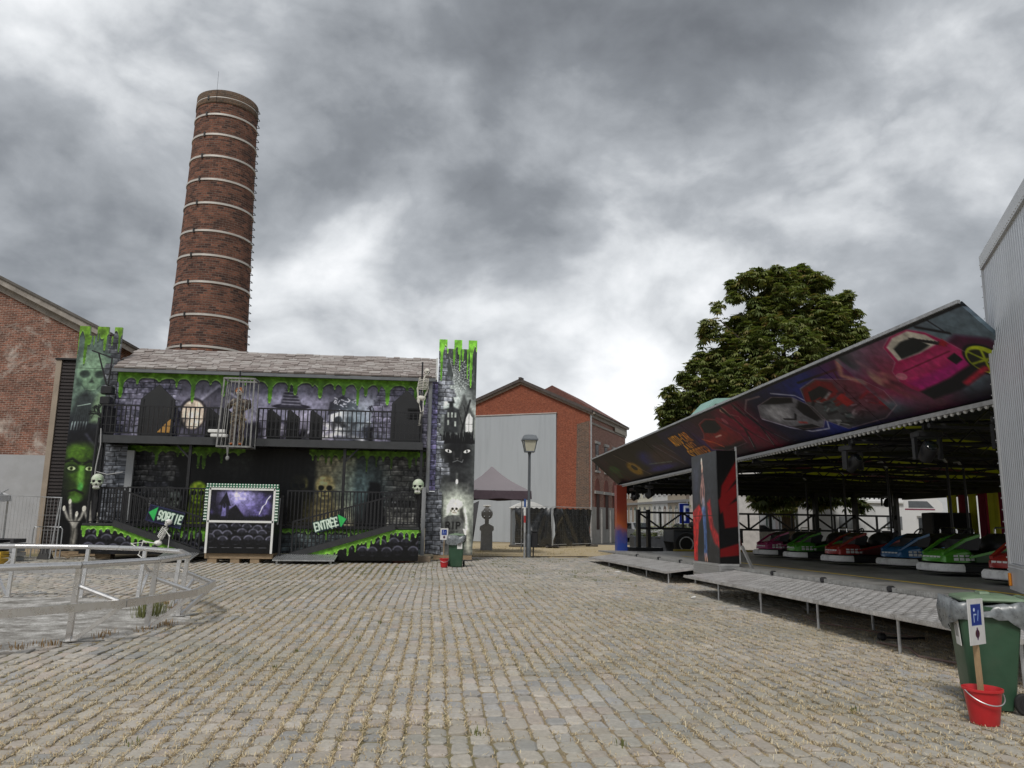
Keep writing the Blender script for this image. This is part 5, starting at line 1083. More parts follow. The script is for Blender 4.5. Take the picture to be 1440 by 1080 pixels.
# ------------------------------------------------------------------ ticket booth in front of the middle
def booth():
    t_ = thing('ticket_booth', 'white framed booth with stormy castle picture over a panel of black heads', 'ticket booth', (-6.55, 27.5, 0))
    x0, x1, z0, zm, z1, Y = -7.68, -5.42, .32, 1.38, 2.50, 27.5
    mb = MB(); mb.box(x0+.03, x1-.03, Y+.06, Y+1.1, z0, z1); part('body', mb, BLACK, t_)
    c = art_booth_top(); M_ = imgmat('storm_castle_print', c, .25, .5, boost=1.3); mb = MB(); mb.box(x0+.1,x1-.1,Y+.02,Y+.055,zm+.03,z1-.05)
    for i, f in enumerate(mb.f): mb.uv[i] = [((mb.v[q][0]-x0-.1)/(x1-x0-.2), (mb.v[q][2]-zm-.03)/(z1-zm-.08)) for q in f]
    part('picture_panel', mb, M_, t_)
    c = art_booth_low(); M_ = imgmat('black_heads_print', c, .35, boost=1.7); mb = MB(); mb.box(x0+.1,x1-.1,Y+.02,Y+.055,z0,zm-.03)
    for i, f in enumerate(mb.f): mb.uv[i] = [((mb.v[q][0]-x0-.1)/(x1-x0-.2), (mb.v[q][2]-z0)/(zm-.03-z0)) for q in f]
    part('heads_panel', mb, M_, t_)
    for (a, b_) in (((x0+.04,zm),(x1-.04,zm)), ((x0+.04,z1-.02),(x1-.04,z1-.02)), ((x0+.05,z0),(x0+.05,z1)), ((x1-.05,z0),(x1-.05,z1))):
        mb = MB(); mb.bar((a[0],Y,a[1]),(b_[0],Y,b_[1]),.07,.07 if a[1] == b_[1] else .07); part('frame_bar', mb, WHITE, t_)
    mb = MB(); mb.box(x0-.08,x1+.08,Y-.02,Y+.04,z1+.02,z1+.16); mb.box(x0-.10,x0+.005,Y-.02,Y+.04,zm,z1+.02); mb.box(x1-.005,x1+.10,Y-.02,Y+.04,zm,z1+.02); o = part('lamp_board', mb, pm('dark_green_board', (.03,.16,.09), .5, 0, .15, 6), t_)
    bl = pm('frosted_bulb', (.78,.86,.78), .3, 0, .05, 5); proto = None
    pts = [(x0-.04+k*(x1-x0+.08)/24, z) for k in range(25) for z in (z1+.05, z1+.13)]+[(x, zm+.06+k*.1) for x in (x0-.075, x0-.025, x1+.025, x1+.075) for k in range(11)]
    for k, (x, z) in enumerate(pts):
        if proto is None:
            mb = MB(); mb.lathe([(.026,0),(.03,.02),(.02,.04),(.004,.046)], (0,0,0), 8, Matrix.Rotation(R(90), 4, 'X')); proto = bpy.data.meshes.new('b'); proto = mb.mesh('bulb', None, True); proto.materials.append(bl)
        shared('bulb', proto, o, wm(t_).inverted() @ Vector((x, Y-.022, z)))
    mb = MB(); mb.box(x0,x1,Y+.1,Y+1.0,.14,.31); part('timber_sill', mb, WOOD, t_)
    for x in (x0+.1, x0+.85, x1-.75): mb = MB(); mb.box(x,x+.3,Y+.12,Y+.5,-.02,.139); part('timber_block', mb, WOOD, t_)
    mb = MB(); mb.box(x1+.12,x1+.2,Y+.3,Y+.38,.2,2.3); mb.bar((x1-.02,Y+.34,2.1),(x1+.16,Y+.34,2.1),.04); part('side_post', mb, BLACK, t_)
    mb = MB(); mb.bar((x1+.07,Y+.2,1.3),(x1+.09,Y+.24,2.2),.05); part('roller_blind', mb, GALV, t_)
booth()
# ------------------------------------------------------------------ steel ring rail on the left
def ring_rail():
    t_ = thing('steel_ring_rail', 'round brushed steel double rail on slanted posts standing on the cobbles', 'rail', (RCX, RCY, 0))
    P = lambda a, r_, z: Vector((RCX+r_*math.cos(R(a)), RCY+r_*math.sin(R(a)), z)); A = [-34.5+22.5*k for k in range(16)]
    mt_, lo = [P(a, RR+.08, .96) for a in A], [P(a+6, RR+.50, .47) for a in A]
    for k in range(16):
        mb = MB(); mb.tube([mt_[k], mt_[(k+1) % 16]], .046, 10); part('top_rail', mb, STEEL, t_, smooth=40)
        mb = MB(); mb.bar(lo[k], lo[(k+1) % 16], .06, .10); part('lower_rail', mb, STEEL, t_)
    for k, a in enumerate(A):
        mb = MB(); mb.bar(P(a, RR, .0), P(a, RR+.07, .92), .065, .055); o = part('post', mb, STEEL, t_)
        mb = MB(); mb.bar(P(a+.6, RR+.03, .01), P(a+5.6, RR+.47, .43), .055, .05); part('strut', mb, STEEL, o)
        mb = MB(); mb.tube([P(a+.3, RR+.05, .70), P(a+5, RR+.46, .50)], .03, 8); part('spacer', mb, STEEL, o, smooth=40)
        mb = MB(); mb.box(-.09,.09,-.07,.07,0,.012, Matrix.Translation(P(a, RR, .008)) @ Matrix.Rotation(R(a), 4, 'Z')); part('foot_plate', mb, STEEL, o)
ring_rail()
# ------------------------------------------------------------------ bumper car ride (its deck falls slightly towards the far end)
TILT = .0137
RM = Matrix.Translation((0,12,0)) @ Matrix.Rotation(-TILT, 4, 'X') @ Matrix.Translation((0,-12,0))
def rz_(y, z): return z-TILT*(y-12)
FZ = .60
def art_canopy():
    c = Cv(0, 25.6, 0, 1.69, 100, (.045,.04,.05))
    U = lambda q: q
    c.cloud((0,25.6,0,1.69), .9, (.10,.07,.12), .8, 5, .4, .7)
    # far left: small drag strip scene
    c.cloud((0,5,0,1.69), 2, (.16,.12,.13), .7, 8); q = (1.826,0.708); c.ell((q[0],q[1]-.05), (1.0,.36), (.06,.20,.07), 1, .4, .0); c.ell((q[0]+.2,q[1]+.16), (.6,.22), (.10,.32,.10), .9, .6); c.ell((q[0]-.5,q[1]-.2), (.2,.2), (.02,.02,.02)); c.ell((q[0]+.7,q[1]-.22), (.2,.2), (.02,.02,.02))
    for k in range(6): c.line([(1.2+k*.3,.1),(.6+k*.25,1.5)], .07, (.36,.08,.10) if k % 2 else (.15,.08,.24), .8, .06)
    q = (4.808,0.609); c.ell(q, (.8,.36), (.5,.38,.08), .95, .4); c.ell((q[0]+.1,q[1]+.05), (.3,.15), (.10,.09,.05)); c.line([(q[0]-.8,1.5),(q[0]+1.2,.15)], .05, (.5,.45,.4), .7)
    q = (7.363,0.825); c.ell(q, (1.0,.4), (.10,.12,.36), .9, .8); c.ell((q[0]+1.4,q[1]-.1), (1.2,.4), (.22,.16,.15), .9, .9); c.line([(q[0]-.4,q[1]-.2),(q[0]+2,q[1]-.35)], .05, (.35,.4,.36), .8); c.ell((q[0]+.4,q[1]-.5), (1.6,.13), (.16,.14,.42), .8, .8)
    q = (9.813,0.829)
    for k in range(7): c.line([(q[0]-.6+k*.25,1.3-k*.03),(q[0]+.4+k*.22,.25)], .05, ((.5,.45,.45),(.34,.12,.13),(.3,.2,.17))[k % 3], .7, .05)
    # lettering panel
    a = (10.465,0.841)[0]; b_ = (13.335,0.855)[0]; c.poly([(a,0),(a,1.69),(b_+.5,1.69),(b_+.9,0)], (.09,.07,.17), 1, .1); c.poly([(b_-.2,1.2),(b_+1.1,.05),(b_+.4,.05),(b_-.5,.6)], (.10,.12,.42), .9, .15)
    for tx, q, h, n_ in (('AUTO-CAR', (11.230,1.096), .34, 1.72), ('AND', (11.765,0.752), .28, 1.05), ('SCOOTER', (11.612,0.416), .36, 1.75)):
        adv = n_/len(tx)*1.0; x = q[0]-.15; y = q[1]-.1
        for th, col in ((.13,(.05,.02,.02)), (.065,(.85,.56,.14))): c.text(tx, x, y, h, col, th, adv, adv*.58)
    # red sports car in three quarter view
    def bx(q, w_, h_, body, rot=0): 
        cs, sn = math.cos(rot), math.sin(rot); T = lambda p_: (q[0]+p_[0]*cs*w_-p_[1]*sn*h_, q[1]+p_[0]*sn*w_+p_[1]*cs*h_)
        return T
    q = (14.582,0.855); T = bx(q, 1.25, .62, 0)
    c.glow(q, (1.6,.7), (.30,.06,.12), .8)
    c.poly([T(p_) for p_ in ((-1,-.55),(-.95,.0),(-.6,.35),(-.35,.9),(.2,1.05),(.62,.85),(.85,.2),(1,-.2),(.9,-.7),(-.3,-.85))], (.42,.075,.05), 1, .03)
    c.poly([T(p_) for p_ in ((-.5,.4),(-.28,.85),(.2,.98),(.58,.8),(.5,.35),(0,.2))], (.03,.035,.03), 1, .03); c.poly([T(p_) for p_ in ((-.9,-.1),(-.2,.12),(.6,.2),(.85,.0),(.2,-.2),(-.6,-.35))], (.50,.11,.07), 1, .05)
    c.poly([T(p_) for p_ in ((-.9,-.5),(.1,-.62),(.9,-.5),(.85,-.8),(-.3,-.9))], (.05,.035,.035), .9, .05); c.line([T((-.2,.0)),T((.15,.02))], .05, (.75,.6,.55)); c.line([T((-.95,.1)),T((-.5,-.3)),T((-.3,-.6))], .05, (.75,.35,.12), .8); c.ell(T((.75,.75)), (.16,.1), (.38,.08,.10)); c.ell(T((.95,.6)), (.1,.12), (.55,.45,.42))
    # dancing figures against red glow
    def girl(q, s_, col, lean=0, pale=(.58,.48,.40)):
        c.glow(q, (s_*1.3,.75), col, .95)
        B_ = lambda x, y: (q[0]+(x+lean*y)*s_, q[1]+y*.72)
        for p_, w_, cl in (([B_(-.1,.75),B_(0,.2),B_(.05,-.1)], .26, pale), ([B_(-.15,.6),B_(-.5,.9),B_(-.2,1.02)], .09, pale), ([B_(.1,.6),B_(.5,.45),B_(.35,.1)], .09, pale), ([B_(0,-.1),B_(-.35,-.5),B_(-.8,-.98)], .17, (.05,.04,.05)), ([B_(.08,-.1),B_(.4,-.55),B_(.9,-.95)], .17, (.05,.04,.05))):
            c.line(p_, w_*s_*.8, cl, .95); 
        c.line([B_(-.02,.5),B_(.03,-.05)], .2*s_, (.05,.045,.05), .9); c.ell(B_(-.12,.88), (.12*s_,.12), pale); c.ell(B_(-.22,.8), (.13*s_,.24), (.05,.04,.04), .95, .5)
        c.line([B_(-.35,-.45),B_(-.78,-.92)], .03, (.55,.5,.48), .8); c.line([B_(.42,-.5),B_(.9,-.9)], .03, (.55,.5,.48), .8)
    girl((16.344,0.897), .62, (.50,.08,.18), .1); girl((17.158,0.819), .5, (.42,.07,.15), -.2, (.35,.25,.25))
    for k in range(60):
        rr_ = random.Random(k+7); x_ = rr_.uniform(8.5,21); c.line([(x_,rr_.uniform(.1,1.6)),(x_+rr_.uniform(.15,.6),rr_.uniform(.1,1.6))], rr_.uniform(.008,.02), (.34,.24,.30), .35)
    # silver coupe
    c.glow((21.020,0.722), (2.1,1.0), (.10,.16,.50), 1.0); q = (18.594,0.871); T = bx(q, 1.35, .72, 0); c.ell((q[0]-.2,q[1]), (1.2,.9), (.08,.08,.15), .8, .8)
    c.line([T(p_) for p_ in ((-.95,.1),(-1.0,.6),(-.6,.95),(-.1,.9))], .05, (.4,.34,.34), .8)
    c.poly([T(p_) for p_ in ((-.75,.15),(-.45,.6),(.2,.72),(.75,.45),(.98,-.05),(.95,-.55),(.7,-.8),(.2,-.7),(-.3,-.35))], (.34,.34,.36), 1, .03)
    c.poly([T(p_) for p_ in ((-.3,.62),(.25,.72),(.72,.48),(.6,.3),(.1,.45))], (.03,.03,.035), 1, .03); c.poly([T(p_) for p_ in ((.55,.1),(.8,.3),(.97,-.05),(.93,-.5),(.7,-.55),(.55,-.2))], (.03,.03,.035), 1, .04)
    c.poly([T(p_) for p_ in ((-.5,.35),(.0,.45),(.35,.2),(.1,-.3),(-.3,-.2))], (.52,.52,.54), .9, .07); c.line([T(p_) for p_ in ((-.75,.1),(-.2,-.5),(.3,-.85),(.8,-.9),(1.02,-.5),(1.05,0),(.85,.5),(.3,.85))], .04, (.62,.62,.68), .8); c.line([T((-.1,-.15)),T((.2,-.28)),T((.35,-.1))], .05, (.05,.05,.06)); c.poly([T(p_) for p_ in ((-.1,-.5),(.5,-.6),(.65,-.8),(.1,-.75))], (.05,.05,.06)); c.line([T((.22,-.42)),T((.4,-.5))], .06, (.5,.2,.2))
    # stripped racing saloon over blue glow
    q = (21.020,0.722); T = bx(q, 1.25, .72, 0)
    c.poly([T(p_) for p_ in ((-1.0,-.3),(-.95,.35),(-.7,.85),(-.1,.98),(.35,.75),(.85,.5),(1.05,.0),(1.0,-.5),(.5,-.8),(-.6,-.85))], (.22,.22,.23), 1, .03)
    c.poly([T(p_) for p_ in ((-.92,.4),(-.65,.82),(-.1,.92),(.2,.7),(.1,.3),(-.5,.2))], (.34,.06,.05), 1, .03); c.poly([T(p_) for p_ in ((-.75,.38),(-.6,.66),(-.15,.72),(.0,.42),(-.5,.3))], (.07,.07,.07))
    rg = random.Random(4)
    for k in range(70):
        p_ = (rg.uniform(-.85,.9), rg.uniform(-.7,.35)); L_ = rg.uniform(.08,.3); c.line([T(p_), T((p_[0]+L_, p_[1]+rg.uniform(-.15,.15)))], rg.uniform(.03,.07), rg.choice([(.45,.45,.46),(.05,.05,.05),(.08,.08,.09),(.25,.3,.3),(.38,.07,.05)]), .9)
    c.poly([T(p_) for p_ in ((.7,-.3),(1.0,-.05),(1.02,-.35),(.75,-.5))], (.5,.08,.06)); c.poly([T(p_) for p_ in ((-.1,.2),(.15,.3),(.2,-.1),(-.05,-.15))], (.48,.09,.06)); c.line([T((-.6,1.05)),T((.75,1.0))], .05, (.03,.03,.04)); c.line([T((.5,1.0)),T((.4,.7))], .04, (.03,.03,.04))
    # large figure with raised arm
    q = (22.515,1.009); c.glow((q[0]+.3,q[1]), (1.3,.95), (.42,.07,.16), 1); S = lambda x, y: (q[0]+x*.8, q[1]+y*.8)
    c.line([S(-.6,.75),S(-1.0,.35),S(-.55,.0)], .12, (.52,.36,.33)); c.line([S(-.3,.95),S(.1,.5),S(.2,.1)], .3, (.05,.04,.04)); c.line([S(.3,.8),S(.9,.55),S(.55,.1)], .15, (.48,.33,.30)); c.ell(S(-.15,.85), (.2,.2), (.30,.22,.20)); c.ell(S(-.25,.7), (.2,.3), (.04,.03,.03), 1, .4)
    c.ell(S(.25,-.15), (.24,.2), (.62,.55,.40), 1, .4, -.5); c.ell(S(.0,-.02), (.16,.22), (.62,.55,.40), 1, .4); c.line([S(.3,-.25),S(.75,-.7),S(1.0,-1.0)], .2, (.06,.04,.04)); c.line([S(.05,-.25),S(.3,-.65),S(.75,-1.05)], .16, (.30,.16,.14)); c.ell(S(.95,-1.0), (.14,.09), (.6,.55,.4)); c.line([S(-.05,.5),S(.15,.0)], .1, (.45,.32,.3))
    # pink drift car in grey smoke
    q = (24.035,0.953); c.cloud((22.0,25.6,.2,1.69), 1.0, (.30,.36,.40), .95, 17, .25, .6); c.glow((q[0]+1.0,q[1]+.3), (1.2,.9), (.34,.40,.44), .9); c.poly([(20.6,0),(25.6,0),(25.6,.34),(20.6,.30)], (.10,.09,.12), .9, .15)
    c.glow((q[0]-.9,q[1]), (.6,.7), (.45,.10,.22), .8); T = bx(q, 1.10, .74, 0)
    c.poly([T(p_) for p_ in ((.35,.3),(.75,.42),(1.15,.1),(1.25,-.35),(1.0,-.75),(.5,-.6))], (.23,.05,.16), 1, .05)
    c.poly([T(p_) for p_ in ((-1.02,-.2),(-.95,.1),(-.7,.3),(-.62,.75),(-.3,.93),(.1,.95),(.35,.72),(.5,.4),(.62,.0),(.55,-.35),(.1,-.55),(-.75,-.75),(-.95,-.5))], (.52,.07,.26), 1, .02)
    c.poly([T(p_) for p_ in ((-.62,.3),(-.56,.72),(-.28,.88),(.1,.9),(.32,.66),(.4,.38),(-.1,.3))], (.64,.62,.58), 1, .02); c.poly([T(p_) for p_ in ((-.52,.32),(-.46,.62),(-.2,.72),(.08,.7),(.2,.4),(-.1,.33))], (.06,.075,.075), 1, .02)
    for k in range(9): c.line([T((.0+.05*k,.72-.04*k)),T((.2+.03*k,.5-.03*k))], .03, (.06,.05,.06), .9)
    c.poly([T(p_) for p_ in ((-.95,.05),(-.3,.2),(.55,.25),(.6,.0),(-.2,-.2),(-.9,-.3))], (.58,.12,.32), 1, .05); c.poly([T(p_) for p_ in ((-.9,-.32),(.0,-.2),(.5,-.05),(.5,-.3),(.0,-.5),(-.75,-.62))], (.55,.06,.38), .9, .05)
    c.poly([T(p_) for p_ in ((-.85,-.62),(-.1,-.5),(.55,-.3),(.55,-.6),(-.1,-.85),(-.75,-.9))], (.04,.03,.045), 1, .03); c.poly([T(p_) for p_ in ((.25,-.02),(.45,.05),(.46,-.16),(.28,-.22))], (.03,.03,.035)); c.ell(T((-.88,-.1)), (.13,.08), (.62,.35,.42)); c.line([T((-.75,.0)),T((.4,.12))], .025, (.35,.03,.16)); 
    w_ = T((.78,-.32)); c.ell(w_, (.33,.33), (.03,.03,.03), 1, .1); c.ell(w_, (.29,.29), (.56,.60,.10), 1, .08); c.ell((w_[0]-.05,w_[1]), (.22,.23), (.10,.10,.05), 1, .15)
    for k in range(6): a = k*1.05; c.line([w_, (w_[0]+.25*math.cos(a), w_[1]+.25*math.sin(a))], .04, (.52,.56,.10))
    c.line([T((.1,-.72)),T((.65,-.5))], .09, (.55,.10,.18)); c.line([T((-.3,1.0)),T((.3,1.12)),T((.85,1.22)),T((1.05,1.1))], .05, (.45,.47,.48)); c.line([T((.55,1.15)),T((.65,.6))], .03, (.08,.08,.1)); c.poly([T(p_) for p_ in ((.35,.35),(.5,.45),(.52,.3),(.4,.25))], (.5,.06,.12)); c.line([T((.3,.9)),T((.7,.5))], .05, (.05,.04,.06))
    for q, w_, h_, pts in (((14.582,0.855),1.25,.62,((-1,-.55),(-.95,.0),(-.6,.35),(-.35,.9),(.2,1.05),(.62,.85),(.85,.2),(1,-.2),(.9,-.7),(-.3,-.85),(-1,-.55))),((18.594,0.871),1.35,.72,((-.75,.15),(-.45,.6),(.2,.72),(.75,.45),(.98,-.05),(.95,-.55),(.7,-.8),(.2,-.7),(-.3,-.35),(-.75,.15))),((21.020,0.722),1.25,.72,((-1.0,-.3),(-.95,.35),(-.7,.85),(-.1,.98),(.35,.75),(.85,.5),(1.05,.0),(1.0,-.5),(.5,-.8),(-.6,-.85),(-1.0,-.3))),((24.035,0.953),1.10,.74,((-1.02,-.2),(-.95,.1),(-.7,.3),(-.62,.75),(-.3,.93),(.1,.95),(.35,.72),(.5,.4),(.62,.0)))):
        c.line([(q[0]+a*w_, q[1]+b_*h_) for a, b_ in pts], .022, (.55,.46,.48), .5)
    c.line([(0,.02),(25.6,.02)], .05, (.02,.02,.02)); c.line([(0,1.67),(25.6,1.67)], .04, (.03,.03,.035))
    return c
CUR0 = 30.9
def bumper_ride():
    T = thing('bumper_car_ride', 'bumper car ride with long painted canopy of cars and steel tread ramps', 'fairground ride', (7, 20, 0), actual=RM @ Matrix.Translation((7, 20, 0)))
    # deck
    DECK = pm('scuffed_steel_deck', (.30,.295,.285), .5, .15, .3, 3, dirt=(.05,.05,.05), dscale=2, damt=.5)
    for k in range(10):
        y0 = 9.0+k*2.5; mb = MB(); mb.box(7.25, 22, y0+.006, y0+2.494, FZ-.05, FZ); part('deck_plate', mb, DECK, T)
    YL = pm('yellow_paint', (.75,.55,.07), .6, 0, .15, 5, dirt=(.3,.24,.1), damt=.3)
    mb = MB(); mb.box(8.86, 8.97, 9.1, 27.5, FZ+.002, FZ+.005); part('yellow_line', mb, YL, T)
    mb = MB(); mb.box(10.6, 21, 33.6, 33.9, FZ+.002, FZ+.09); part('yellow_kerb', mb, pm('dark_yellow_kerb', (.40,.30,.05), .6, 0, .3, 4), T)
    mb = MB(); mb.box(7.9, 21.9, 9.05, 33.9, .12, FZ-.055); part('under_frame', mb, DARK, T)
    # tread plate ramps
    TREAD = pm('tread_plate', (.52,.51,.50), .42, .45, .2, 5, dirt=(.20,.18,.16), dscale=2, damt=.6)
    proto = {}
    def ramp_plate(y0, y1, x0, z0, x1, z1, rear=True):
        mb = MB(); mb.prism([(x0,z0-.05),(x1,z1-.05),(x1,z1),(x0,z0)], 'y', y0+.008, y1-.008); o = part('ramp_plate', mb, TREAD, T)
        mb = MB(); ny = int((y1-y0)/.105); nx = 13
        for i in range(ny):
            for j in range(nx):
                y = y0+.06+i*.105; f = (j+.5)/nx; x = x0+(x1-x0)*f; z = z0+(z1-z0)*f; sg = 1 if (i+j) % 2 else -1
                dx, dy = .036, .036*sg
                mb.add([(x-dx,y-dy-.009,z+.001),(x+dx,y+dy-.009,z+.001),(x+dx,y+dy+.009,z+.001),(x-dx,y-dy+.009,z+.001),(x-dx*.7,y-dy*.7,z+.007),(x+dx*.7,y+dy*.7,z+.007)], ((0,1,5,4),(2,3,4,5),(1,2,5),(3,0,4)))
        part('tread_studs', mb, TREAD, o, stuff=True)
        mb = MB(); mb.bar((x0,y0+.01,z0-.015),(x0,y1-.01,z0-.015), .03, .06); 
        for i in range(int((y1-y0)/.07)): mb.box(x0-.03,x0-.012,y0+.04+i*.07,y0+.075+i*.07,z0-.04,z0)
        part('ramp_lip', mb, TREAD, o)
        mb = MB(); mb.box(x1-.02,x1+.08,y0+.06,y1-.06,z1+.004,z1+.075); 
        for i in range(int((y1-y0-.2)/.06)): mb.box(x1-.032,x1-.0205,y0+.1+i*.06,y0+.13+i*.06,z1+.012,z1+.07)
        part('ramp_hinge', mb, pm('worn_aluminium', (.40,.40,.39), .5, .6, .3, 8), o)
        mb = MB(); mb.cbox(x1-.05,x1+.06,y0-.05,y0+.05,z1+.005,z1+.10,.02); part('hinge_block', mb, BLACK, o)
        for yy in (y0+.15,):
            mb = MB(); g_ = .0137*(yy-12); mb.tube([(x0+.12,yy,z0-.05),(x0+.12,yy,g_-.02)], .022, 8); mb.box(x0+.07,x0+.17,yy-.05,yy+.05,g_-.02,g_-.008); part('ramp_leg', mb, GALV, o)
            mb = MB(); mb.tube([(x1-.25,yy,z1-.1),(x1-.25,yy,g_-.02)], .022, 8); part('ramp_leg', mb, GALV, o)
    for y0 in (7.55, 9.7, 11.85, 14.0, 16.15): ramp_plate(y0, y0+2.15 if y0 < 16 else 18.2, 5.95, .45, 7.22, .58)
    for y0, y1 in ((20.35,22.5),(22.5,24.7),(24.7,27.4),(27.4,30.6)): ramp_plate(y0, y1, 6.15, .42, 7.25, .56)
    # painted canopy flaps, hung outward along the front
    B0, B1 = Vector((8.4,0,3.5)), Vector((7.14,0,4.62)); nrm = Vector((-1.12,0,-1.26)).normalized()
    cv = art_canopy(); CM = imgmat('canopy_airbrush', cv, .5, .3, boost=1.25, grain=.22)
    ys = [9.55, 13.6, 17.8, 22.0, 26.2, 30.4, 34.85]
    for y0, y1 in zip(ys[:-1], ys[1:]):
        y0 += .008; y1 -= .008; q = [Vector((B0.x,y1,B0.z)), Vector((B0.x,y0,B0.z)), Vector((B1.x,y0,B1.z)), Vector((B1.x,y1,B1.z))]
        mb = MB(); mb.rings([q, [p-nrm*.06 for p in q]], True, True)
        for i, f in enumerate(mb.f): mb.uv[i] = [((35-mb.v[v_][1])/25.6, (mb.v[v_][2]-3.5)/1.12 if abs(mb.v[v_][2]-3.5) > .2 or True else 0) for v_ in f]
        o = part('canopy_panel', mb, CM, T)
        mb = MB(); mb.bar((B1.x-.01,y0,B1.z+.035),(B1.x-.01,y1,B1.z+.035), .05,.05); part('edge_trim', mb, GALV, o)
        mb = MB(); mb.bar((B0.x-.06,y0,B0.z-.05),(B0.x-.06,y1,B0.z-.05), .14,.07); e = part('lamp_rail', mb, pm('aluminium_rail', (.45,.45,.45), .4, .6, .2, 8), o)
        mb = MB(); n_ = int((y1-y0)/.16)
        for k in range(n_): mb.lathe([(.03,0),(.034,-.02),(.02,-.045)], (B0.x-.085,y0+.08+k*.16,B0.z-.086), 6)
        part('rail_lamps', mb, pm('clear_lamp_caps', (.6,.6,.58), .3), e, stuff=True)
    # roof sheets, beams and trusses seen from below
    YEL = pm('yellow_tarpaulin', (.42,.44,.03), .6, 0, .15, 2); DKT = pm('dark_green_tarpaulin', (.03,.034,.026), .6, 0, .3, 2); MAR = pm('maroon_tarpaulin', (.14,.02,.04), .6, 0, .2, 2)
    for m_ in (YEL, MAR):
        t = m_.node_tree; b = t.nodes['Principled BSDF']; tr = nd(t, 'ShaderNodeBsdfTranslucent'); ms = nd(t, 'ShaderNodeMixShader'); ms.inputs[0].default_value = .35
        bc = b.inputs['Base Color'].links[0].from_socket; lk(t, bc, tr.inputs[0]); o_ = t.nodes['Material Output']; lk(t, b.outputs[0], ms.inputs[1]); lk(t, tr.outputs[0], ms.inputs[2]); lk(t, ms.outputs[0], o_.inputs[0])
    ridge = 15.0; zr = lambda x: 3.72+.50*(1-abs(x-ridge)/6.9)
    for k in range(20):
        y0 = 9.6+k*1.25; mb = MB(); mb.prism([(8.5,zr(8.5)),(ridge-.01,zr(ridge)),(ridge-.01,zr(ridge)+.03),(8.5,zr(8.5)+.03)], 'y', y0+.005, y0+1.245); part('roof_sheet', mb, YEL if k % 4 == 1 or k == 2 else DKT, T)
        mb = MB(); mb.prism([(ridge,zr(ridge)),(21.9,zr(21.9)),(21.9,zr(21.9)+.03),(ridge,zr(ridge)+.03)], 'y', y0+.005, y0+1.245); part('roof_sheet', mb, (YEL, YEL, MAR)[k % 3] if k > 12 else (YEL if k % 4 == 1 else DKT), T)
    for k in range(11):
        y = 9.7+k*2.45; mb = MB(); mb.tube([(8.3,y,3.62),(ridge,y,3.95),(21.8,y,3.62)], .05, 6); mb.tube([(8.3,y,3.30),(21.8,y,3.30)], .045, 6)
        for j in range(18): x = 8.3+j*.75; mb.tube([(x,y,3.30),(x+.375,y,3.6),(x+.75,y,3.30)], .02, 5)
        part('roof_truss', mb, BLACK, T)
    mb = MB()
    for x in (8.5,11,13.5,16,18.5,21): mb.box(x-.03,x+.03,9.6,34.6,3.62,3.68)
    part('purlins', mb, BLACK, T, stuff=True)
    mb = MB(); mb.box(8.3,22,34.3,34.5,3.12,4.0); part('end_valance', mb, pm('black_valance', (.03,.033,.03), .7, 0, .3, 2), T)
    mb = MB(); mb.box(21.75,21.95,9.6,34.3,3.05,3.75); part('back_valance', mb, DKT, T)
    mb = MB()
    for k in range(60): mb.ell((8.5+k*.22,34.27,3.10), (.05,.03,.05), 6, 4)
    part('valance_fringe', mb, BLACK, T, stuff=True)
    # painted pillar with ribbed chrome foot
    cv = Cv(0, 1.95, 0, 2.8, 80, (.055,.058,.065)); cv.cloud((0,1.95,0,2.8), 1.3, (.12,.125,.14), .9, 3, .4, .7); cv.poly([(.1,1.5),(.12,2.5),(.6,2.6),(.5,1.6)], (.15,.16,.21), .8, .15)
    cv.poly([(0,.0),(0,1.3),(.55,1.5),(.8,1.2),(.5,.95),(.36,.3),(.3,0)], (.50,.05,.05), 1, .03); cv.poly([(.3,.2),(.5,1.0),(1.0,1.3),(1.3,.9),(1.2,.2)], (.03,.035,.035), 1, .05); cv.poly([(1.15,1.5),(1.3,.9),(1.6,.5),(1.95,.4),(1.95,.7),(1.6,.9),(1.4,1.6)], (.45,.05,.07), 1, .05)
    cv.line([(.85,2.2),(.82,1.75),(.9,1.5)], .17, (.42,.30,.28)); cv.line([(.80,2.1),(.66,1.8),(.72,1.5)], .05, (.5,.38,.34)); cv.line([(.92,2.15),(1.0,1.85),(.95,1.6)], .05, (.45,.33,.3)); cv.ell((.84,2.42), (.09,.12), (.5,.38,.33)); cv.ell((.83,2.55), (.06,.16), (.62,.55,.5)); cv.line([(.78,2.5),(.76,2.25)], .06, (.10,.07,.06))
    cv.line([(.88,1.55),(.84,1.3)], .2, (.45,.45,.50)); cv.line([(.84,1.35),(.92,.7),(.88,.2)], .13, (.20,.28,.42)); cv.line([(.96,1.35),(1.02,.75),(1.0,.2)], .13, (.16,.24,.38)); cv.line([(.88,.2),(.9,.03)], .06, (.5,.36,.3)); cv.line([(1.0,.2),(1.04,.03)], .06, (.5,.36,.3)); cv.line([(0,1.18),(1.95,1.18)], .015, (.01,.01,.01))
    PA = imgmat('pillar_girl_print', cv, .35, .4, boost=1.6)
    cw = Cv(0, .5, 0, 2.8, 90, (.02,.02,.022)); 
    for a in ([(0.1,1.9),(.5,2.55),(.5,2.1),(.05,1.5)], [(.0,1.55),(.5,2.0),(.5,1.65),(.05,1.2)], [(.1,1.35),(.5,1.55),(.5,.9),(.15,.85)], [(0,.35),(.5,.5),(.5,.2),(.0,.15)]): cw.poly(a, (.40,.04,.05), 1, .02)
    PB = imgmat('pillar_side_print', cw, .35, .4, boost=1.0)
    X0, X1, Y0_, Y1_, Z0, Z1 = 6.92, 7.32, 18.45, 20.3, .72, 3.46
    mb = MB(); mb.box(X0,X1,Y0_,Y1_,Z0,Z1)
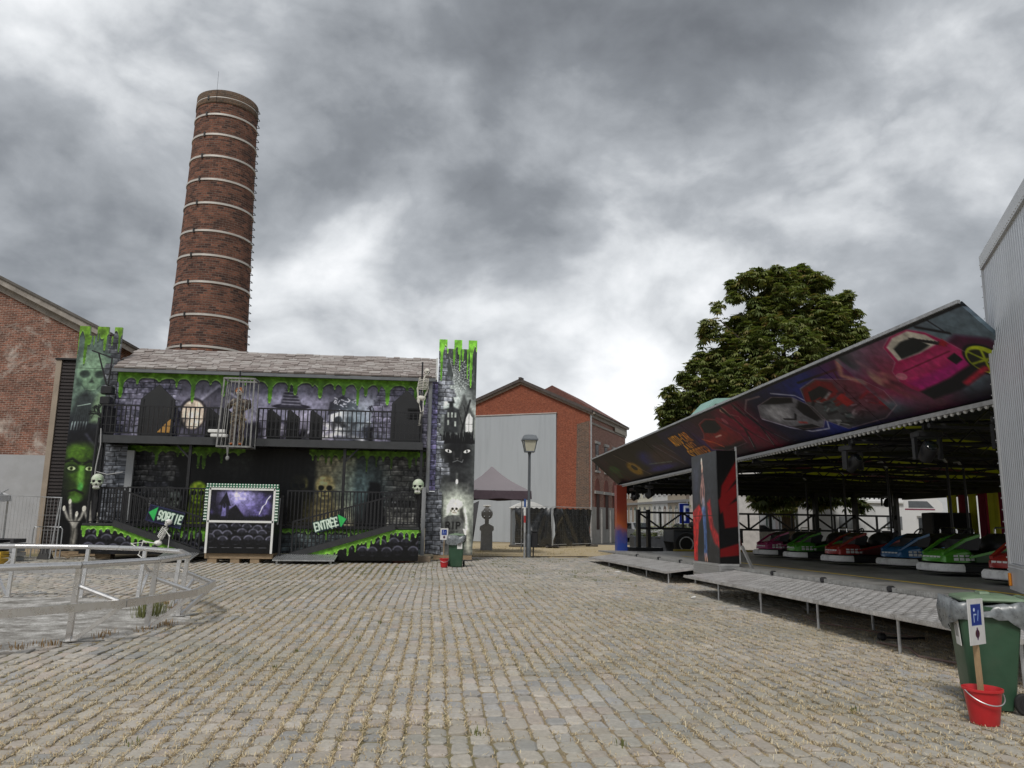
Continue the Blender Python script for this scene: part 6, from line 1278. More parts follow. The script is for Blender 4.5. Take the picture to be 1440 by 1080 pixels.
    for i, f in enumerate(mb.f): mb.uv[i] = [((Y1_-mb.v[v_][1])/(Y1_-Y0_), (mb.v[v_][2]-Z0)/(Z1-Z0)) for v_ in f]
    o = part('pillar', mb, PA, T, label='canopy pillar painted with a woman in jeans')
    mb = MB(); mb.box(X0+.005,X1+.1,Y0_-.03,Y0_-.002,Z0,Z1)
    for i, f in enumerate(mb.f): mb.uv[i] = [((mb.v[v_][0]-X0)/(X1+.1-X0), (mb.v[v_][2]-Z0)/(Z1-Z0)) for v_ in f]
    part('pillar_end_panel', mb, PB, o)
    mb = MB(); mb.bar((X1+.1,Y0_-.02,Z0),(X1+.1,Y0_-.02,Z1+.1),.035); part('pillar_edge', mb, GALV, o)
    mb = MB(); mb.box(X0-.02,X1+.08,Y0_-.03,Y1_,.36,Z0-.003)
    for k in range(6): mb.box(X0-.045,X0-.021,Y0_-.02,Y1_-.01,.38+k*.056,.41+k*.056)
    for k in range(6): mb.box(X0,X1+.07,Y0_-.055,Y0_-.031,.38+k*.056,.41+k*.056)
    part('ribbed_foot', mb, pm('ribbed_aluminium', (.55,.55,.55), .35, .7, .15, 8), o)
    mb = MB(); mb.bar((7.45,18.35,1.15),(7.62,18.15,FZ),.12,.03); part('leaning_plate', mb, pm('dull_plate', (.25,.25,.25), .5, .4), T)
    # far left post fading from orange to blue
    m_, t, b = newmat('orange_blue_post_paint'); tc = nd(t, 'ShaderNodeTexCoord'); s_ = nd(t, 'ShaderNodeSeparateXYZ'); lk(t, tc.outputs['Object'], s_.inputs[0]); nz = nd(t, 'ShaderNodeTexNoise', i_Scale=2.2, i_Detail=3); lk(t, tc.outputs['Object'], nz.inputs['Vector'])
    lk(t, ramp(t, mth(t, 'ADD', mth(t, 'MULTIPLY', s_.outputs[2], .3), mth(t, 'MULTIPLY', nz.outputs[0], .4)), ((.46, (.03,.07,.34)), (.58, (.16,.10,.24)), (.72, (.55,.13,.04)), (1.0, (.42,.06,.03)))), b.inputs['Base Color']); b.inputs['Roughness'].default_value = .45
    mb = MB(); mb.box(8.05,8.5,33.75,34.2,.35,3.45); part('painted_post', mb, m_, T); mb = MB(); mb.box(8.0,8.3,33.6,34.2,.28,.36); part('post_foot', mb, BLACK, T)
    # truss rail at the far end
    mb = MB(); y = 34.1; za, zb = 1.58, 2.28; xs_ = [9.1+k*1.02 for k in range(13)]
    mb.bar((xs_[0],y,za),(xs_[-1],y,za),.085); mb.bar((xs_[0],y,zb),(xs_[-1],y,zb),.085)
    for k, x in enumerate(xs_):
        mb.bar((x,y,za),(x,y,zb),.075)
        if k < 12: mb.bar((x,y,zb if k % 2 == 0 else za),(xs_[k+1],y,za if k % 2 == 0 else zb),.07)
    part('truss_rail', mb, BLACK, T)
    for x in (9.1, 9.55, 13.2, 17.4, 19.3, 21.3):
        mb = MB(); mb.box(x-.07,x+.07,33.95,34.25,FZ-.1,3.3 if x > 13 else 2.4); part('rail_post', mb, BLACK, T)
    mb = MB(); mb.box(8.5,10.0,33.4,34.3,FZ-.02,FZ+.16); part('post_base', mb, BLACK, T)
    mb = MB(); mb.bar((9.75,26,FZ),(9.9,26,3.35),.06); mb.bar((10.6,26,FZ+.2),(9.9,26,3.3),.06); part('red_stay', mb, pm('faded_red_steel', (.24,.05,.05), .5), T)
    for x in (16.5, 19.2):
        mb = MB(); mb.tube([(x,31,FZ),(x,31,3.3)], .035, 6); part('roof_prop', mb, BLACK, T)
    CY = pm('yellow_curtain', (.80,.80,.07), .7, 0, .1, 3); CM_ = pm('wine_red_curtain', (.32,.025,.07), .7, 0, .15, 3)
    # striped curtain down the far corner
    for k in range(11):
        y0 = CUR0-k*.62; m2 = (CY, CM_)[k % 2]; mb = MB(); n_ = 6; a, b_ = [], []
        for j in range(n_+1): yy = y0-.62*j/n_; xx = 21.6+.06*math.sin(j*1.6+k); a.append((xx,yy,1.0)); b_.append((xx+.02,yy,3.1))
        mb.rings([a, b_], False, False, close=False); part('curtain_strip', mb, m2, T)
bumper_ride()
def place(t_, x, y, z, rz):
    t_.matrix_world = RM @ Matrix.Translation((x, y, z)) @ Matrix.Rotation(rz, 4, 'Z')
# speaker cabinet and hanging lights
def cab():
    t_ = thing('speaker_cabinet', 'black loudspeaker cabinet standing before the striped curtain', 'loudspeaker'); mb = MB(); mb.cbox(-.75,.75,-.5,.5,0,1.75,.03); o = part('cabinet', mb, BLACK, t_)
    mb = MB(); mb.box(-.68,.68,-.53,-.502,.06,1.69); part('grille', mb, DARK, o); mb = MB(); mb.lathe([(.5,0),(.42,-.03),(.1,-.1)], (0,0,0), 16, Matrix.Translation((0,-.54,.7)) @ Matrix.Rotation(R(-90),4,'X')); part('driver', mb, RUBBER, o)
    place(t_, 20.6, 29.6, FZ, -.2)
cab()
def stage_light():
    t_ = thing('stage_light', 'x', 'stage light'); mb = MB(); mb.box(-.05,.05,-.05,.05,-.12,0); mb.cbox(-.22,.22,-.18,.18,-.24,-.121,.02); part('base', mb, BLACK, t_)
    mb = MB(); mb.box(-.24,-.19,-.06,.06,-.62,-.24); mb.box(.19,.24,-.06,.06,-.62,-.24); part('yoke', mb, BLACK, t_)
    mb = MB(); m = Matrix.Translation((0,0,-.50)) @ Matrix.Rotation(R(55),4,'X') @ Matrix.Scale(.82,4); mb.lathe([(.04,-.22),(.15,-.18),(.17,.05),(.17,.2),(.15,.24)], (0,0,0), 14, m); h = part('lamp_head', mb, BLACK, t_, smooth=40)
    mb = MB(); mb.lathe([(.14,.235),(.1,.26),(.01,.27)], (0,0,0), 14, m); part('lens', mb, GLASS, h, smooth=True)
    return t_
SL = [stage_light()]
SP = [((8.75,10.9),'large black moving head light hanging nearest the silver trailer'),((8.75,12.9),'black moving head light hanging under the silver saloon painting'),((8.75,15.4),'black moving head light hanging third from the silver trailer'),((8.75,25.2),'black moving head light hanging just left of the painted pillar'),((8.75,31.0),'black moving head light hanging second from the orange post'),((8.75,33.3),'black moving head light hanging beside the orange and blue post'),((19.6,32.0),'black lamp hanging in front of the white camper cab')]
for i, ((x, y), lab) in enumerate(SP):
    o = SL[0] if i == 0 else copy_tree(SL[0]); o['label'] = lab; o['group'] = 'stage lights under the canopy'; place(o, x, y, 3.42 if x < 10 else 3.3, -.7+.5*i)
# bumper cars
def bumper_car(col, name):
    t_ = thing('bumper_car', 'x', 'bumper car'); PNT = pm('glossy_%s' % name, [v*.85 for v in col], .22, .1, .15, 6, spec=.6); TRM = pm('dark_%s' % name, [v*.18+.008 for v in col], .4, 0, .2, 6)
    def rr(x0, x1, w_, r_, n=5):
        pts = []
        for cx_, cy_, a0 in ((x1-r_, w_-r_, 0), (x0+r_, w_-r_, 90), (x0+r_, -w_+r_, 180), (x1-r_, -w_+r_, 270)):
            for k in range(n+1): a = R(a0+90*k/n); pts.append((cx_+r_*math.cos(a), cy_+r_*math.sin(a)))
        return pts
    def ring(pts, prof, close=True):
        rings = []
        n = len(pts); rg = []
        for i, p in enumerate(pts):
            a, b_ = Vector(pts[i-1 if close or i else 0]), Vector(pts[(i+1) % n if close or i < n-1 else i]); d = (b_-a).normalized(); nn = Vector((d.y, -d.x)); rg.append([(p[0]+nn.x*o_, p[1]+nn.y*o_, z) for o_, z in prof])
        return rg
    base = rr(-1.02, 1.0, .60, .34)
    prof = [(-.10,.07),(.06,.07),(.10,.11),(.10,.21),(.06,.255),(-.10,.255)]
    mb = MB(); rg = ring(base, prof); rg.append(rg[0]); mb.rings(rg, False, False); part('bumper', mb, RUBBER, t_, smooth=40)
    fr = [p for p in base if p[0] < -.35]; prof2 = [(.0,.082),(.065,.078),(.108,.115),(.108,.208),(.065,.26),(.0,.262)]
    mb = MB(); mb.rings(ring(fr, prof2, False), True, True); part('bumper_band', mb, pm('worn_white_rubber_%s' % name, (.80,.79,.77), .6, 0, .06, 6, dirt=(.2,.19,.18), dscale=5, damt=.45), t_, smooth=40)
    mb = MB(); mb.box(-.85,.85,-.46,.46,.1,.30); part('floor_pan', mb, DARK, t_)
    # nose pod
    rings = []
    for x, w_, z0, z1 in ((-1.0,.34,.30,.36),(-.94,.44,.29,.47),(-.78,.50,.29,.55),(-.5,.50,.29,.58),(-.32,.42,.29,.54)):
        rings.append([(x,-w_,z0),(x,w_,z0),(x,w_,z1-.07),(x,w_*.82,z1),(x,-w_*.82,z1),(x,-w_,z1-.07)])
    mb = MB(); mb.rings(rings); nose = part('nose_pod', mb, PNT, t_, smooth=35)
    mb = MB(); m = Matrix.Translation((-.93,-.30,.44)); 
    for sy in (-1,):
        for k in range(4): mb.box(-.80+.13*k,-.70+.13*k,-.512-.0,-.503,.33,.39); mb.box(-.80+.13*k,-.71+.13*k,-.512,-.503,.41,.45)
    for k in range(5): mb.box(-.985,-.955,-.3+.13*k,-.2+.13*k,.375,.42)
    part('number_plates', mb, WHITE, nose, stuff=True)
    for sy in (-1,1):
        mb = MB(); mb.rings([[(-.95,sy*.36-.04,.45),(-.95,sy*.36+.04,.45),(-.95,sy*.36+.04,.50),(-.95,sy*.36-.04,.50)],[(-.45,sy*.40-.05,.74),(-.45,sy*.40+.05,.74),(-.45,sy*.40+.05,.80),(-.45,sy*.40-.05,.80)],[(-.12,sy*.38-.06,.84),(-.12,sy*.38+.06,.84),(-.12,sy*.38+.06,.90),(-.12,sy*.38-.06,.90)]]); part('nose_wing', mb, PNT, t_)
        mb = MB(); mb.rings([[(-.34,sy*.50-.07,.30),(-.34,sy*.50+.07,.30),(-.34,sy*.50+.07,.44),(-.34,sy*.50-.07,.44)],[(.2,sy*.52-.07,.30),(.2,sy*.52+.07,.30),(.2,sy*.52+.06,.56),(.2,sy*.52-.06,.56)],[(.85,sy*.46-.09,.30),(.85,sy*.46+.09,.30),(.85,sy*.46+.07,.72),(.85,sy*.46-.07,.72)]]); part('side_pod', mb, TRM, t_)
        mb = MB(); mb.bar((-.5,sy*.585,.40),(.85,sy*.565,.70),.03,.05); part('side_stripe', mb, PNT, t_)
    mb = MB(); mb.prism([(-.45,.55),(-.12,.55),(-.02,.78),(-.16,.90),(-.4,.78)], 'y', -.34, .34); part('cowl', mb, BLACK, t_)
    mb = MB(); c_ = Matrix.Translation((-.0,.16,.88)) @ Matrix.Rotation(R(-58),4,'Y'); mb.tube([c_ @ Vector((.17*math.cos(a),.17*math.sin(a),0)) for a in [2*math.pi*k/18 for k in range(18)]], .018, 6, close=True); mb.tube([c_ @ Vector((-.17,0,0)), c_ @ Vector((.17,0,0))], .014, 5); mb.tube([c_ @ Vector((0,0,0)), (-.2,.16,.72)], .02, 6); part('steering_wheel', mb, BLACK, t_, smooth=40)
    mb = MB(); mb.cbox(.02,.62,-.44,.44,.30,.48,.04); rings = []
    for x, z in ((.52,.46),(.60,.70),(.66,.86),(.70,.92)): rings.append([(x,-.46,z),(x,.46,z),(x+.16,.42,z),(x+.16,-.42,z)])
    mb.rings(rings); mb.ell((.55,0,.62), (.32,.47,.30), 14, 8); part('seat', mb, pm('black_vinyl_%s' % name, (.022,.022,.024), .42, 0, .2, 9), t_, smooth=30)
    mb = MB(); mb.tube([(.76,-.30,.90),(.76,-.30,1.02),(.76,-.26,1.05),(.76,.26,1.05),(.76,.30,1.02),(.76,.30,.90)], .018, 8); part('chrome_hoop', mb, pm('chrome', (.7,.7,.7), .15, 1), t_, smooth=40)
    mb = MB(); rings = []
    for x, w_, z in ((.70,.46,.86),(.98,.40,.62),(1.0,.40,.3)): rings.append([(x,-w_,.3),(x,w_,.3),(x,w_*.9,z),(x,-w_*.9,z)])
    mb.rings(rings); part('tail', mb, BLACK, t_)
    mb = MB(); mb.tube([(.9,0,.7),(.9,0,2.78)], .035, 8); p_ = part('power_pole', mb, BLACK, t_); mb = MB(); mb.bar((.9,0,2.78),(.75,0,2.95),.05); mb.bar((.7,-.12,2.95),(.7,.12,2.95),.04); part('contact_arm', mb, GALV, p_)
    return t_
CARS = [('pink',(.42,.05,.17),12.75,27.3,.05,'pink bumper car with worn white nose bumper, leftmost of the row'),('green',(.09,.36,.035),12.65,24.6,-.1,'green bumper car parked between the pink and red cars'),('red',(.38,.03,.025),12.35,21.5,.0,'red bumper car parked between the green and blue cars'),('blue',(.035,.16,.36),12.8,19.4,.06,'blue bumper car parked between red and green cars'),('green',(.09,.36,.035),12.0,16.4,-.03,'bright green bumper car nearest but one to the silver trailer'),('red',(.38,.03,.025),11.25,13.3,.08,'red bumper car half hidden behind the silver trailer'),('brown',(.10,.05,.03),14.4,20.9,.12,'dark bumper car parked behind the red and blue ones')]
made = {}
for nm, col, x, y, rz0, lab in CARS:
    if nm in made: o = copy_tree(made[nm])
    else: o = made[nm] = bumper_car(col, nm)
    o['label'] = lab; o['group'] = 'bumper cars parked on the deck'; place(o, x, y, FZ+.005, rz0)
# cables below the ramp
mb = MB(); mb.tube([(6.55,13.4,.02),(6.4,12.6,.02),(6.75,11.6,.02),(7.1,10.9,.02)], .012, 5); mb.tube([(6.2,10.6,.02),(6.35,10.1,.02),(6.1,9.5,.02),(6.4,8.6,.02)], .014, 5); solo('cable', mb, pm('dusty_pink_cable', (.22,.15,.13), .7), 'thin reddish cable snaking over the cobbles below the ramp', 'cable', (6.5,12,0))
mb = MB(); mb.ell((6.45,10.9,.05), (.07,.07,.06), 8, 5); mb.tube([(6.5,10.9,.04),(6.8,10.85,.03),(7.1,10.9,.03)], .018, 6); solo('lamp_socket', mb, BLACK, 'small dark plug and lead lying under the steel ramp', 'plug', (6.45,10.9,0))
# ------------------------------------------------------------------ silver box trailer at the right edge
def box_trailer():
    th = R(27.7); P0 = Vector((7.83,10.0,0)); e = Vector((-math.sin(th),-math.cos(th),0)); f = Vector((math.cos(th),-math.sin(th),0))
    m = Matrix(((e.x,f.x,0,P0.x),(e.y,f.y,0,P0.y),(0,0,1,0),(0,0,0,1))); t_ = thing('box_trailer', 'tall silver ribbed aluminium box trailer cut off by the right edge', 'trailer', (P0.x, P0.y, 0))
    def P(name, mb, mat, par=t_, **k): mb.v = [tuple(m @ Vector(q)) for q in mb.v]; return part(name, mb, mat, par, **k)
    AL = pm('ribbed_aluminium_skin', (.60,.62,.65), .38, .55, .06, 2.5, dirt=(.38,.39,.41), dscale=.9, damt=.5, stretch=(1,1,.25)); L, z0, z1 = 3.6, .80, 5.5
    mb = MB(); mb.box(.0,L,.03,6,z0+.02,z1-.02); b_ = P('box_wall', mb, AL)
    for k in range(32):
        x = .05+k*.111; mb = MB(); mb.prism([(x,.03),(x+.018,-.0),(x+.075,-.0),(x+.093,.03)], 'z', z0+.35, z1-.20); P('wall_rib', mb, AL, b_)
    for k in range(50):
        y = .10+k*.117; mb = MB(); mb.prism([(L-.001,y),(L+.028,y+.018),(L+.028,y+.075),(L-.001,y+.093)], 'z', z0+.35, z1-.20); P('wall_rib', mb, AL, b_)
    fr = pm('trailer_frame', (.56,.57,.58), .4, .5, .1, 4)
    mb = MB(); mb.tube([(.0,.02,z0),(.0,.02,z1)], .045, 8); P('corner_post', mb, fr)
    mb = MB(); mb.prism([(0,z1-.2),(L,z1-.2),(L,z1),(0,z1)], 'y', -.035, .028); P('top_rail', mb, fr)
    mb = MB(); mb.prism([(0,z0),(L,z0),(L,z0+.34),(0,z0+.34)], 'y', -.03, .028); lr = P('bottom_rail', mb, fr)
    mb = MB()
    for k in range(37):
        x = .05+k*.095
        for z in (z1-.17, z0+.30): mb.lathe([(.011,0),(.006,-.008)], (0,0,0), 6, Matrix.Translation((x,-.036 if z > 2 else -.031,z)) @ Matrix.Rotation(R(-90),4,'X'))
        if k < 29: mb.lathe([(.011,0),(.006,-.01)], (0,0,0), 6, Matrix.Translation((-.03,-.025,z0+.1+k*.16)) @ Matrix.Rotation(R(-90),4,'X'))
    P('rivets', mb, fr, stuff=True)
    mb = MB(); mb.cbox(.10,.17,-.06,-.031,z0+.05,z0+.22,.008); P('side_marker', mb, pm('amber_reflector', (.75,.26,.02), .2), lr)
    for yy in (1.2,4.8):
        for xx in (.35, 3.2):
            mb = MB(); mb.tube([(xx,yy,.0),(xx,yy,z0+.02)], .06, 8); mb.box(xx-.12,xx+.12,yy-.12,yy+.12,-.01,.02); P('landing_leg', mb, GALV)
box_trailer()
# ------------------------------------------------------------------ bins, buckets, notices
def wheelie_bin(x, y, rz, s, label, lid_open=True):
    t_ = thing('wheelie_bin', label, 'wheelie bin', (x, y, 0), rz, 'green wheelie bins lined with grey bags'); M0 = wm(t_)
    GR = pm('dark_green_plastic', (.035,.085,.05), .42, 0, .15, 5, dirt=(.09,.11,.08), dscale=3, damt=.3)
    def P(n_, mb, mat, par=t_, **k): mb.v = [tuple(M0 @ Vector((q[0]*s*.95, q[1]*s*.80, q[2]*s))) for q in mb.v]; return part(n_, mb, mat, par, **k)
    def rr(x0,x1,y0,y1,z,r_=.05):
        o = []
        for cx_, cy_, a0 in ((x1-r_,y1-r_,0),(x0+r_,y1-r_,90),(x0+r_,y0+r_,180),(x1-r_,y0+r_,270)):
            for k in range(4): a = R(a0+30*k); o.append((cx_+r_*math.cos(a), cy_+r_*math.sin(a), z))
        return o
    mb = MB(); mb.rings([rr(-.215,.215,-.24,.20,.02),rr(-.23,.23,-.26,.23,.12),rr(-.275,.275,-.335,.345,.90),rr(-.285,.285,-.345,.355,.91),rr(-.285,.285,-.345,.355,.98)], True, False); mb.rings([rr(-.26,.26,-.32,.33,.98),rr(-.21,.21,-.2,.2,.5)], False, True); P('body', mb, GR, smooth=30)
    mb = MB(); mb.rings([rr(-.30,.30,-.36,.37,.95),rr(-.305,.305,-.365,.375,.985),rr(-.255,.255,-.315,.325,.99)], False, False); P('rim', mb, GR, smooth=30)
    for sx in (-1,1):
        mb = MB(); mb.lathe([(.02,-.03),(.085,-.03),(.10,-.015),(.10,.015),(.085,.03),(.02,.03)], (0,0,0), 20, Matrix.Translation((sx*.27,.27,.10)) @ Matrix.Rotation(R(90),4,'Y')); wl = P('wheel', mb, RUBBER, smooth=40)
        mb = MB(); mb.lathe([(.01,-.034),(.05,-.034),(.05,.034),(.01,.034)], (0,0,0), 12, Matrix.Translation((sx*.27,.27,.10)) @ Matrix.Rotation(R(90),4,'Y')); P('hub', mb, BLACK, wl)
    mb = MB(); mb.tube([(-.27,.27,.10),(.27,.27,.10)], .014, 6); P('axle', mb, GALV)
    mb = MB(); mb.rings([rr(-.27,.27,-.30,.40,1.03),rr(-.285,.285,-.31,.42,1.045),rr(-.27,.27,-.30,.40,1.065),rr(-.16,.16,-.16,.26,1.09)], True, True); mb.rings([rr(-.1,.1,-.05,.08,1.092,.02),rr(-.09,.09,-.04,.07,1.115,.02)]); mb.tube([(-.2,.40,1.04),(-.2,.47,1.06),(.2,.47,1.06),(.2,.40,1.04)], .02, 6); P('lid', mb, pm('pale_green_lid', (.15,.22,.14), .4, 0, .15, 6))
    # thin grey bag folded over the rim, sagging to one side
    rg = random.Random(5); rings = []; n = 40
    prof = ((.99,.0,.8),(1.015,.0,.97),(1.0,.03,1.02),(.95,.045,1.04),(.90,.05,1.05),(.88,.03,1.03))
    ph = [rg.uniform(0,6.28) for _ in range(6)]
    for j, (z, o_, sc_) in enumerate(prof):
        r_ = []
        for k in range(n):
            a = 2*math.pi*k/n; cx_ = max(-1, min(1, 1.35*math.cos(a)))*.29; cy_ = max(-1, min(1, 1.35*math.sin(a)))*.355; sag = max(0, math.cos(a-R(250)))**2+.6*max(0, math.cos(a-R(60)))**4
            wv = .022*math.sin(5*a+ph[0]+j*.7)+.018*math.sin(11*a+ph[1]+j)+.012*math.sin(19*a+ph[2]+j*2)
            r_.append((cx_*sc_*(1+sag*.16*(j > 1))+wv*math.cos(a)*(j > 0), cy_*sc_*(1+sag*.12*(j > 1))+wv*math.sin(a)*(j > 0), z+wv*.7+(-.05*sag*(j-2) if j > 2 else .02*sag*j)))
        rings.append(r_)
    mb = MB(); mb.rings(rings, False, False)
    bm_ = pm('grey_plastic_bag', (.17,.185,.195), .3, 0, .5, 16, spec=.5); P('bin_bag', mb, bm_, smooth=True)
    mb = MB(); mb.add([(-.262,-.338,.62),(-.12,-.338+.02,.62),(-.12,-.35+.0,.86),(-.272,-.352,.86)], ((0,1,2,3),)) if False else mb.rings([[(.04,-.322,.60),(.22,-.322,.60),(.22,-.345,.87),(.04,-.345,.87)],[(.04,-.328,.60),(.22,-.328,.60),(.22,-.352,.87),(.04,-.352,.87)]])
    nt_ = P('paper_notice', mb, pm('white_paper', (.72,.72,.70), .8, 0, .05, 5)); mb = MB(); mb.rings([[(.08,-.336,.68),(.18,-.336,.68),(.18,-.346,.80),(.08,-.346,.80)],[(.08,-.341,.68),(.18,-.341,.68),(.18,-.351,.80),(.08,-.351,.80)]]); P('printed_block', mb, pm('grey_print', (.35,.35,.34), .8), nt_)
    return t_
_b = (5.14, 6.98)
bin1 = wheelie_bin(_b[0], _b[1], R(-112), .93, 'large dark green wheelie bin with grey bag in front of the ramp')
bin2 = wheelie_bin(.80, 26.5, R(-4), 1.0, 'distant green wheelie bin below the painted headstone'); 
def bucket(x, y, label, rz=0):
    t_ = thing('bucket', label, 'bucket', (x, y, 0), rz, 'red buckets used as ashtrays'); RD = pm('red_plastic', (.52,.025,.03), .35, 0, .1, 5, dirt=(.3,.05,.04), damt=.3)
    mb = MB(); mb.lathe([(.105,0),(.11,.01),(.145,.27),(.158,.272),(.158,.29),(.148,.292)], (x,y,0), 28, cap=False); mb.lathe([(.148,.292),(.14,.27),(.11,.06),(.01,.06)], (x,y,0), 28, cap=False); mb.lathe([(.105,0),(.01,.0)], (x,y,0), 28, cap=False); part('pail', mb, RD, t_, smooth=40)
    mb = MB(); mb.tube([(x-.158*math.cos(a), y-.05*math.sin(a)-.11*math.sin(a), .275-.10*math.sin(a)) for a in [math.pi*k/16 for k in range(17)]], .005, 5); part('handle', mb, GALV, t_, smooth=40)
    mb = MB(); mb.lathe([(.118,.10),(.01,.12)], (x,y,0), 16, cap=False); part('sand', mb, pm('ash_sand', (.3,.25,.18), .95), t_)
    return t_
SB = None
def notice(x, y, top, label, rz, lean=0):
    t_ = thing('notice_board', label, 'notice', (x, y, .1), rz, 'no litter notices on stakes'); M0 = wm(t_)
    def P(n_, mb, mat, par=t_, **k): mb.v = [tuple(M0 @ Vector(q)) for q in mb.v]; return part(n_, mb, mat, par, **k)
    h = top-.1; mb = MB(); mb.bar((0,0,0),(lean,0,h-.02),.045,.02,(1,0,0)); P('stake', mb, pm('raw_pine', (.36,.25,.14), .8, 0, .2, 20, stretch=(8,8,1)))
    c = Cv(0, .26, 0, .38, 400, (.80,.80,.80)); c.poly([(.045,.16),(.045,.335),(.215,.335),(.215,.16)], (.05,.17,.50), 1, .004); c.line([(.09,.19),(.09,.25),(.13,.25)], .012, (.75,.8,.9)); c.ell((.10,.29), (.016,.016), (.75,.8,.9)); c.line([(.15,.2),(.17,.28)], .012, (.6,.7,.9)); c.ell((.13,.09), (.035,.035), (.25,.05,.10)); c.line([(.13,.05),(.13,.13)], .02, (.2,.08,.25)); 
    M_ = imgmat('notice_print_%d' % int(x*10), c, .5); w_, hh = .13, .19; zc = h-.2; mb = MB(); vs_ = [(lean-w_,-.034,zc-hh),(lean+w_,-.034,zc-hh),(lean+w_,-.034,zc+hh),(lean-w_,-.034,zc+hh)]; mb.rings([vs_, [(a, b_+.006, c_) for a, b_, c_ in vs_]], True, True)
    for i, f in enumerate(mb.f): mb.uv[i] = [((vs_[q % 4][0]-lean+w_)/(2*w_), (vs_[q % 4][2]-zc+hh)/(2*hh)) for q in f]
    P('notice', mb, M_); return t_
bucket(4.68, 6.44, 'red plastic bucket with wire handle beside the near bin', .2)
notice(4.70, 6.48, 1.03, 'blue and white notice on a wooden stake in the near red bucket', R(28), -.05)
bucket(.40, 26.2, 'small red bucket next to the distant green bin', .1)
notice(.38, 26.25, 1.28, 'blue and white notice on a stake in the far red bucket', R(-4))
# ------------------------------------------------------------------ between the two rides
def lamp_post(x=4.06, y=33.15):
    t_ = thing('street_lamp', 'grey square lantern street lamp standing before the grey rendered wall', 'street lamp', (x, y, 0)); PO = pm('lamp_grey_paint', (.13,.145,.16), .5, .2, .15, 4)
    mb = MB(); mb.lathe([(.11,0),(.11,.9),(.085,.95),(.07,1.0),(.055,4.35),(.075,4.4),(.075,4.46)], (x,y,0), 12); part('pole', mb, PO, t_, smooth=40)
    a, b_ = .19, .285; z0, z1 = 4.46, 4.96
    def ring(r_, z): return [(x-r_,y-r_,z),(x+r_,y-r_,z),(x+r_,y+r_,z),(x-r_,y+r_,z)]
    mb = MB(); mb.rings([ring(a+.02,z0),ring(a+.02,z0+.04)])
    for sx in (-1,1):
        for sy in (-1,1): mb.bar((x+sx*a,y+sy*a,z0),(x+sx*b_,y+sy*b_,z1), .03)
    mb.rings([ring(b_+.05,z1),ring(b_+.05,z1+.06),ring(b_-.03,z1+.22),ring(.10,z1+.26)]); lt = part('lantern', mb, PO, t_)
    pg = pm('frosted_lantern_glass', (.50,.48,.38), .3, 0, .15, 6)
    for k in range(4): r0, r1 = ring(a-.004,z0+.04), ring(b_-.004,z1); mb = MB(); mb.rings([[r0[k],r0[(k+1)%4],r1[(k+1)%4],r1[k]],[tuple(Vector(q).lerp(Vector((x,y,q[2])),.04)) for q in (r0[k],r0[(k+1)%4],r1[(k+1)%4],r1[k])]]); part('pane', mb, pg, lt)
    mb = MB(); mb.lathe([(.06,0),(.075,.1),(.05,.3)], (x,y,z0+.05), 10); part('bulb', mb, WHITE, lt, smooth=True)
    o = thing('litter_bin', 'small dark litter bin fixed to the lamp post foot', 'litter bin', (x+.22, y-.05, .35)); mb = MB(); mb.cbox(x+.11,x+.38,y-.2,y+.12,.42,1.05,.03); part('box', mb, BLACK, o); mb = MB(); mb.cbox(x+.10,x+.39,y-.21,y+.13,1.051,1.12,.02); part('hood', mb, BLACK, o); mb = MB(); mb.tube([(x+.2,y-.04,0),(x+.2,y-.04,.42)], .03, 6); part('stem', mb, BLACK, o)
    for px_, nm, lab in ((3.86, 'barrier_pole', 'blue white and red striped pole leaning beside the street lamp'),):
        o = thing(nm, lab, 'pole', (px_, 32.9, 0)); zs = [0,1.05,1.45,1.75,2.1,2.45]; cl = [GALV, pm('pole_grey', (.4,.4,.4), .5), pm('pole_red', (.42,.05,.05), .5), WHITE, pm('pole_blue', (.04,.10,.30), .5)]
        for k in range(5): mb = MB(); mb.tube([(px_,32.9,zs[k]),(px_,32.9,zs[k+1])], .045, 8); part('band', mb, cl[k], o)
lamp_post()
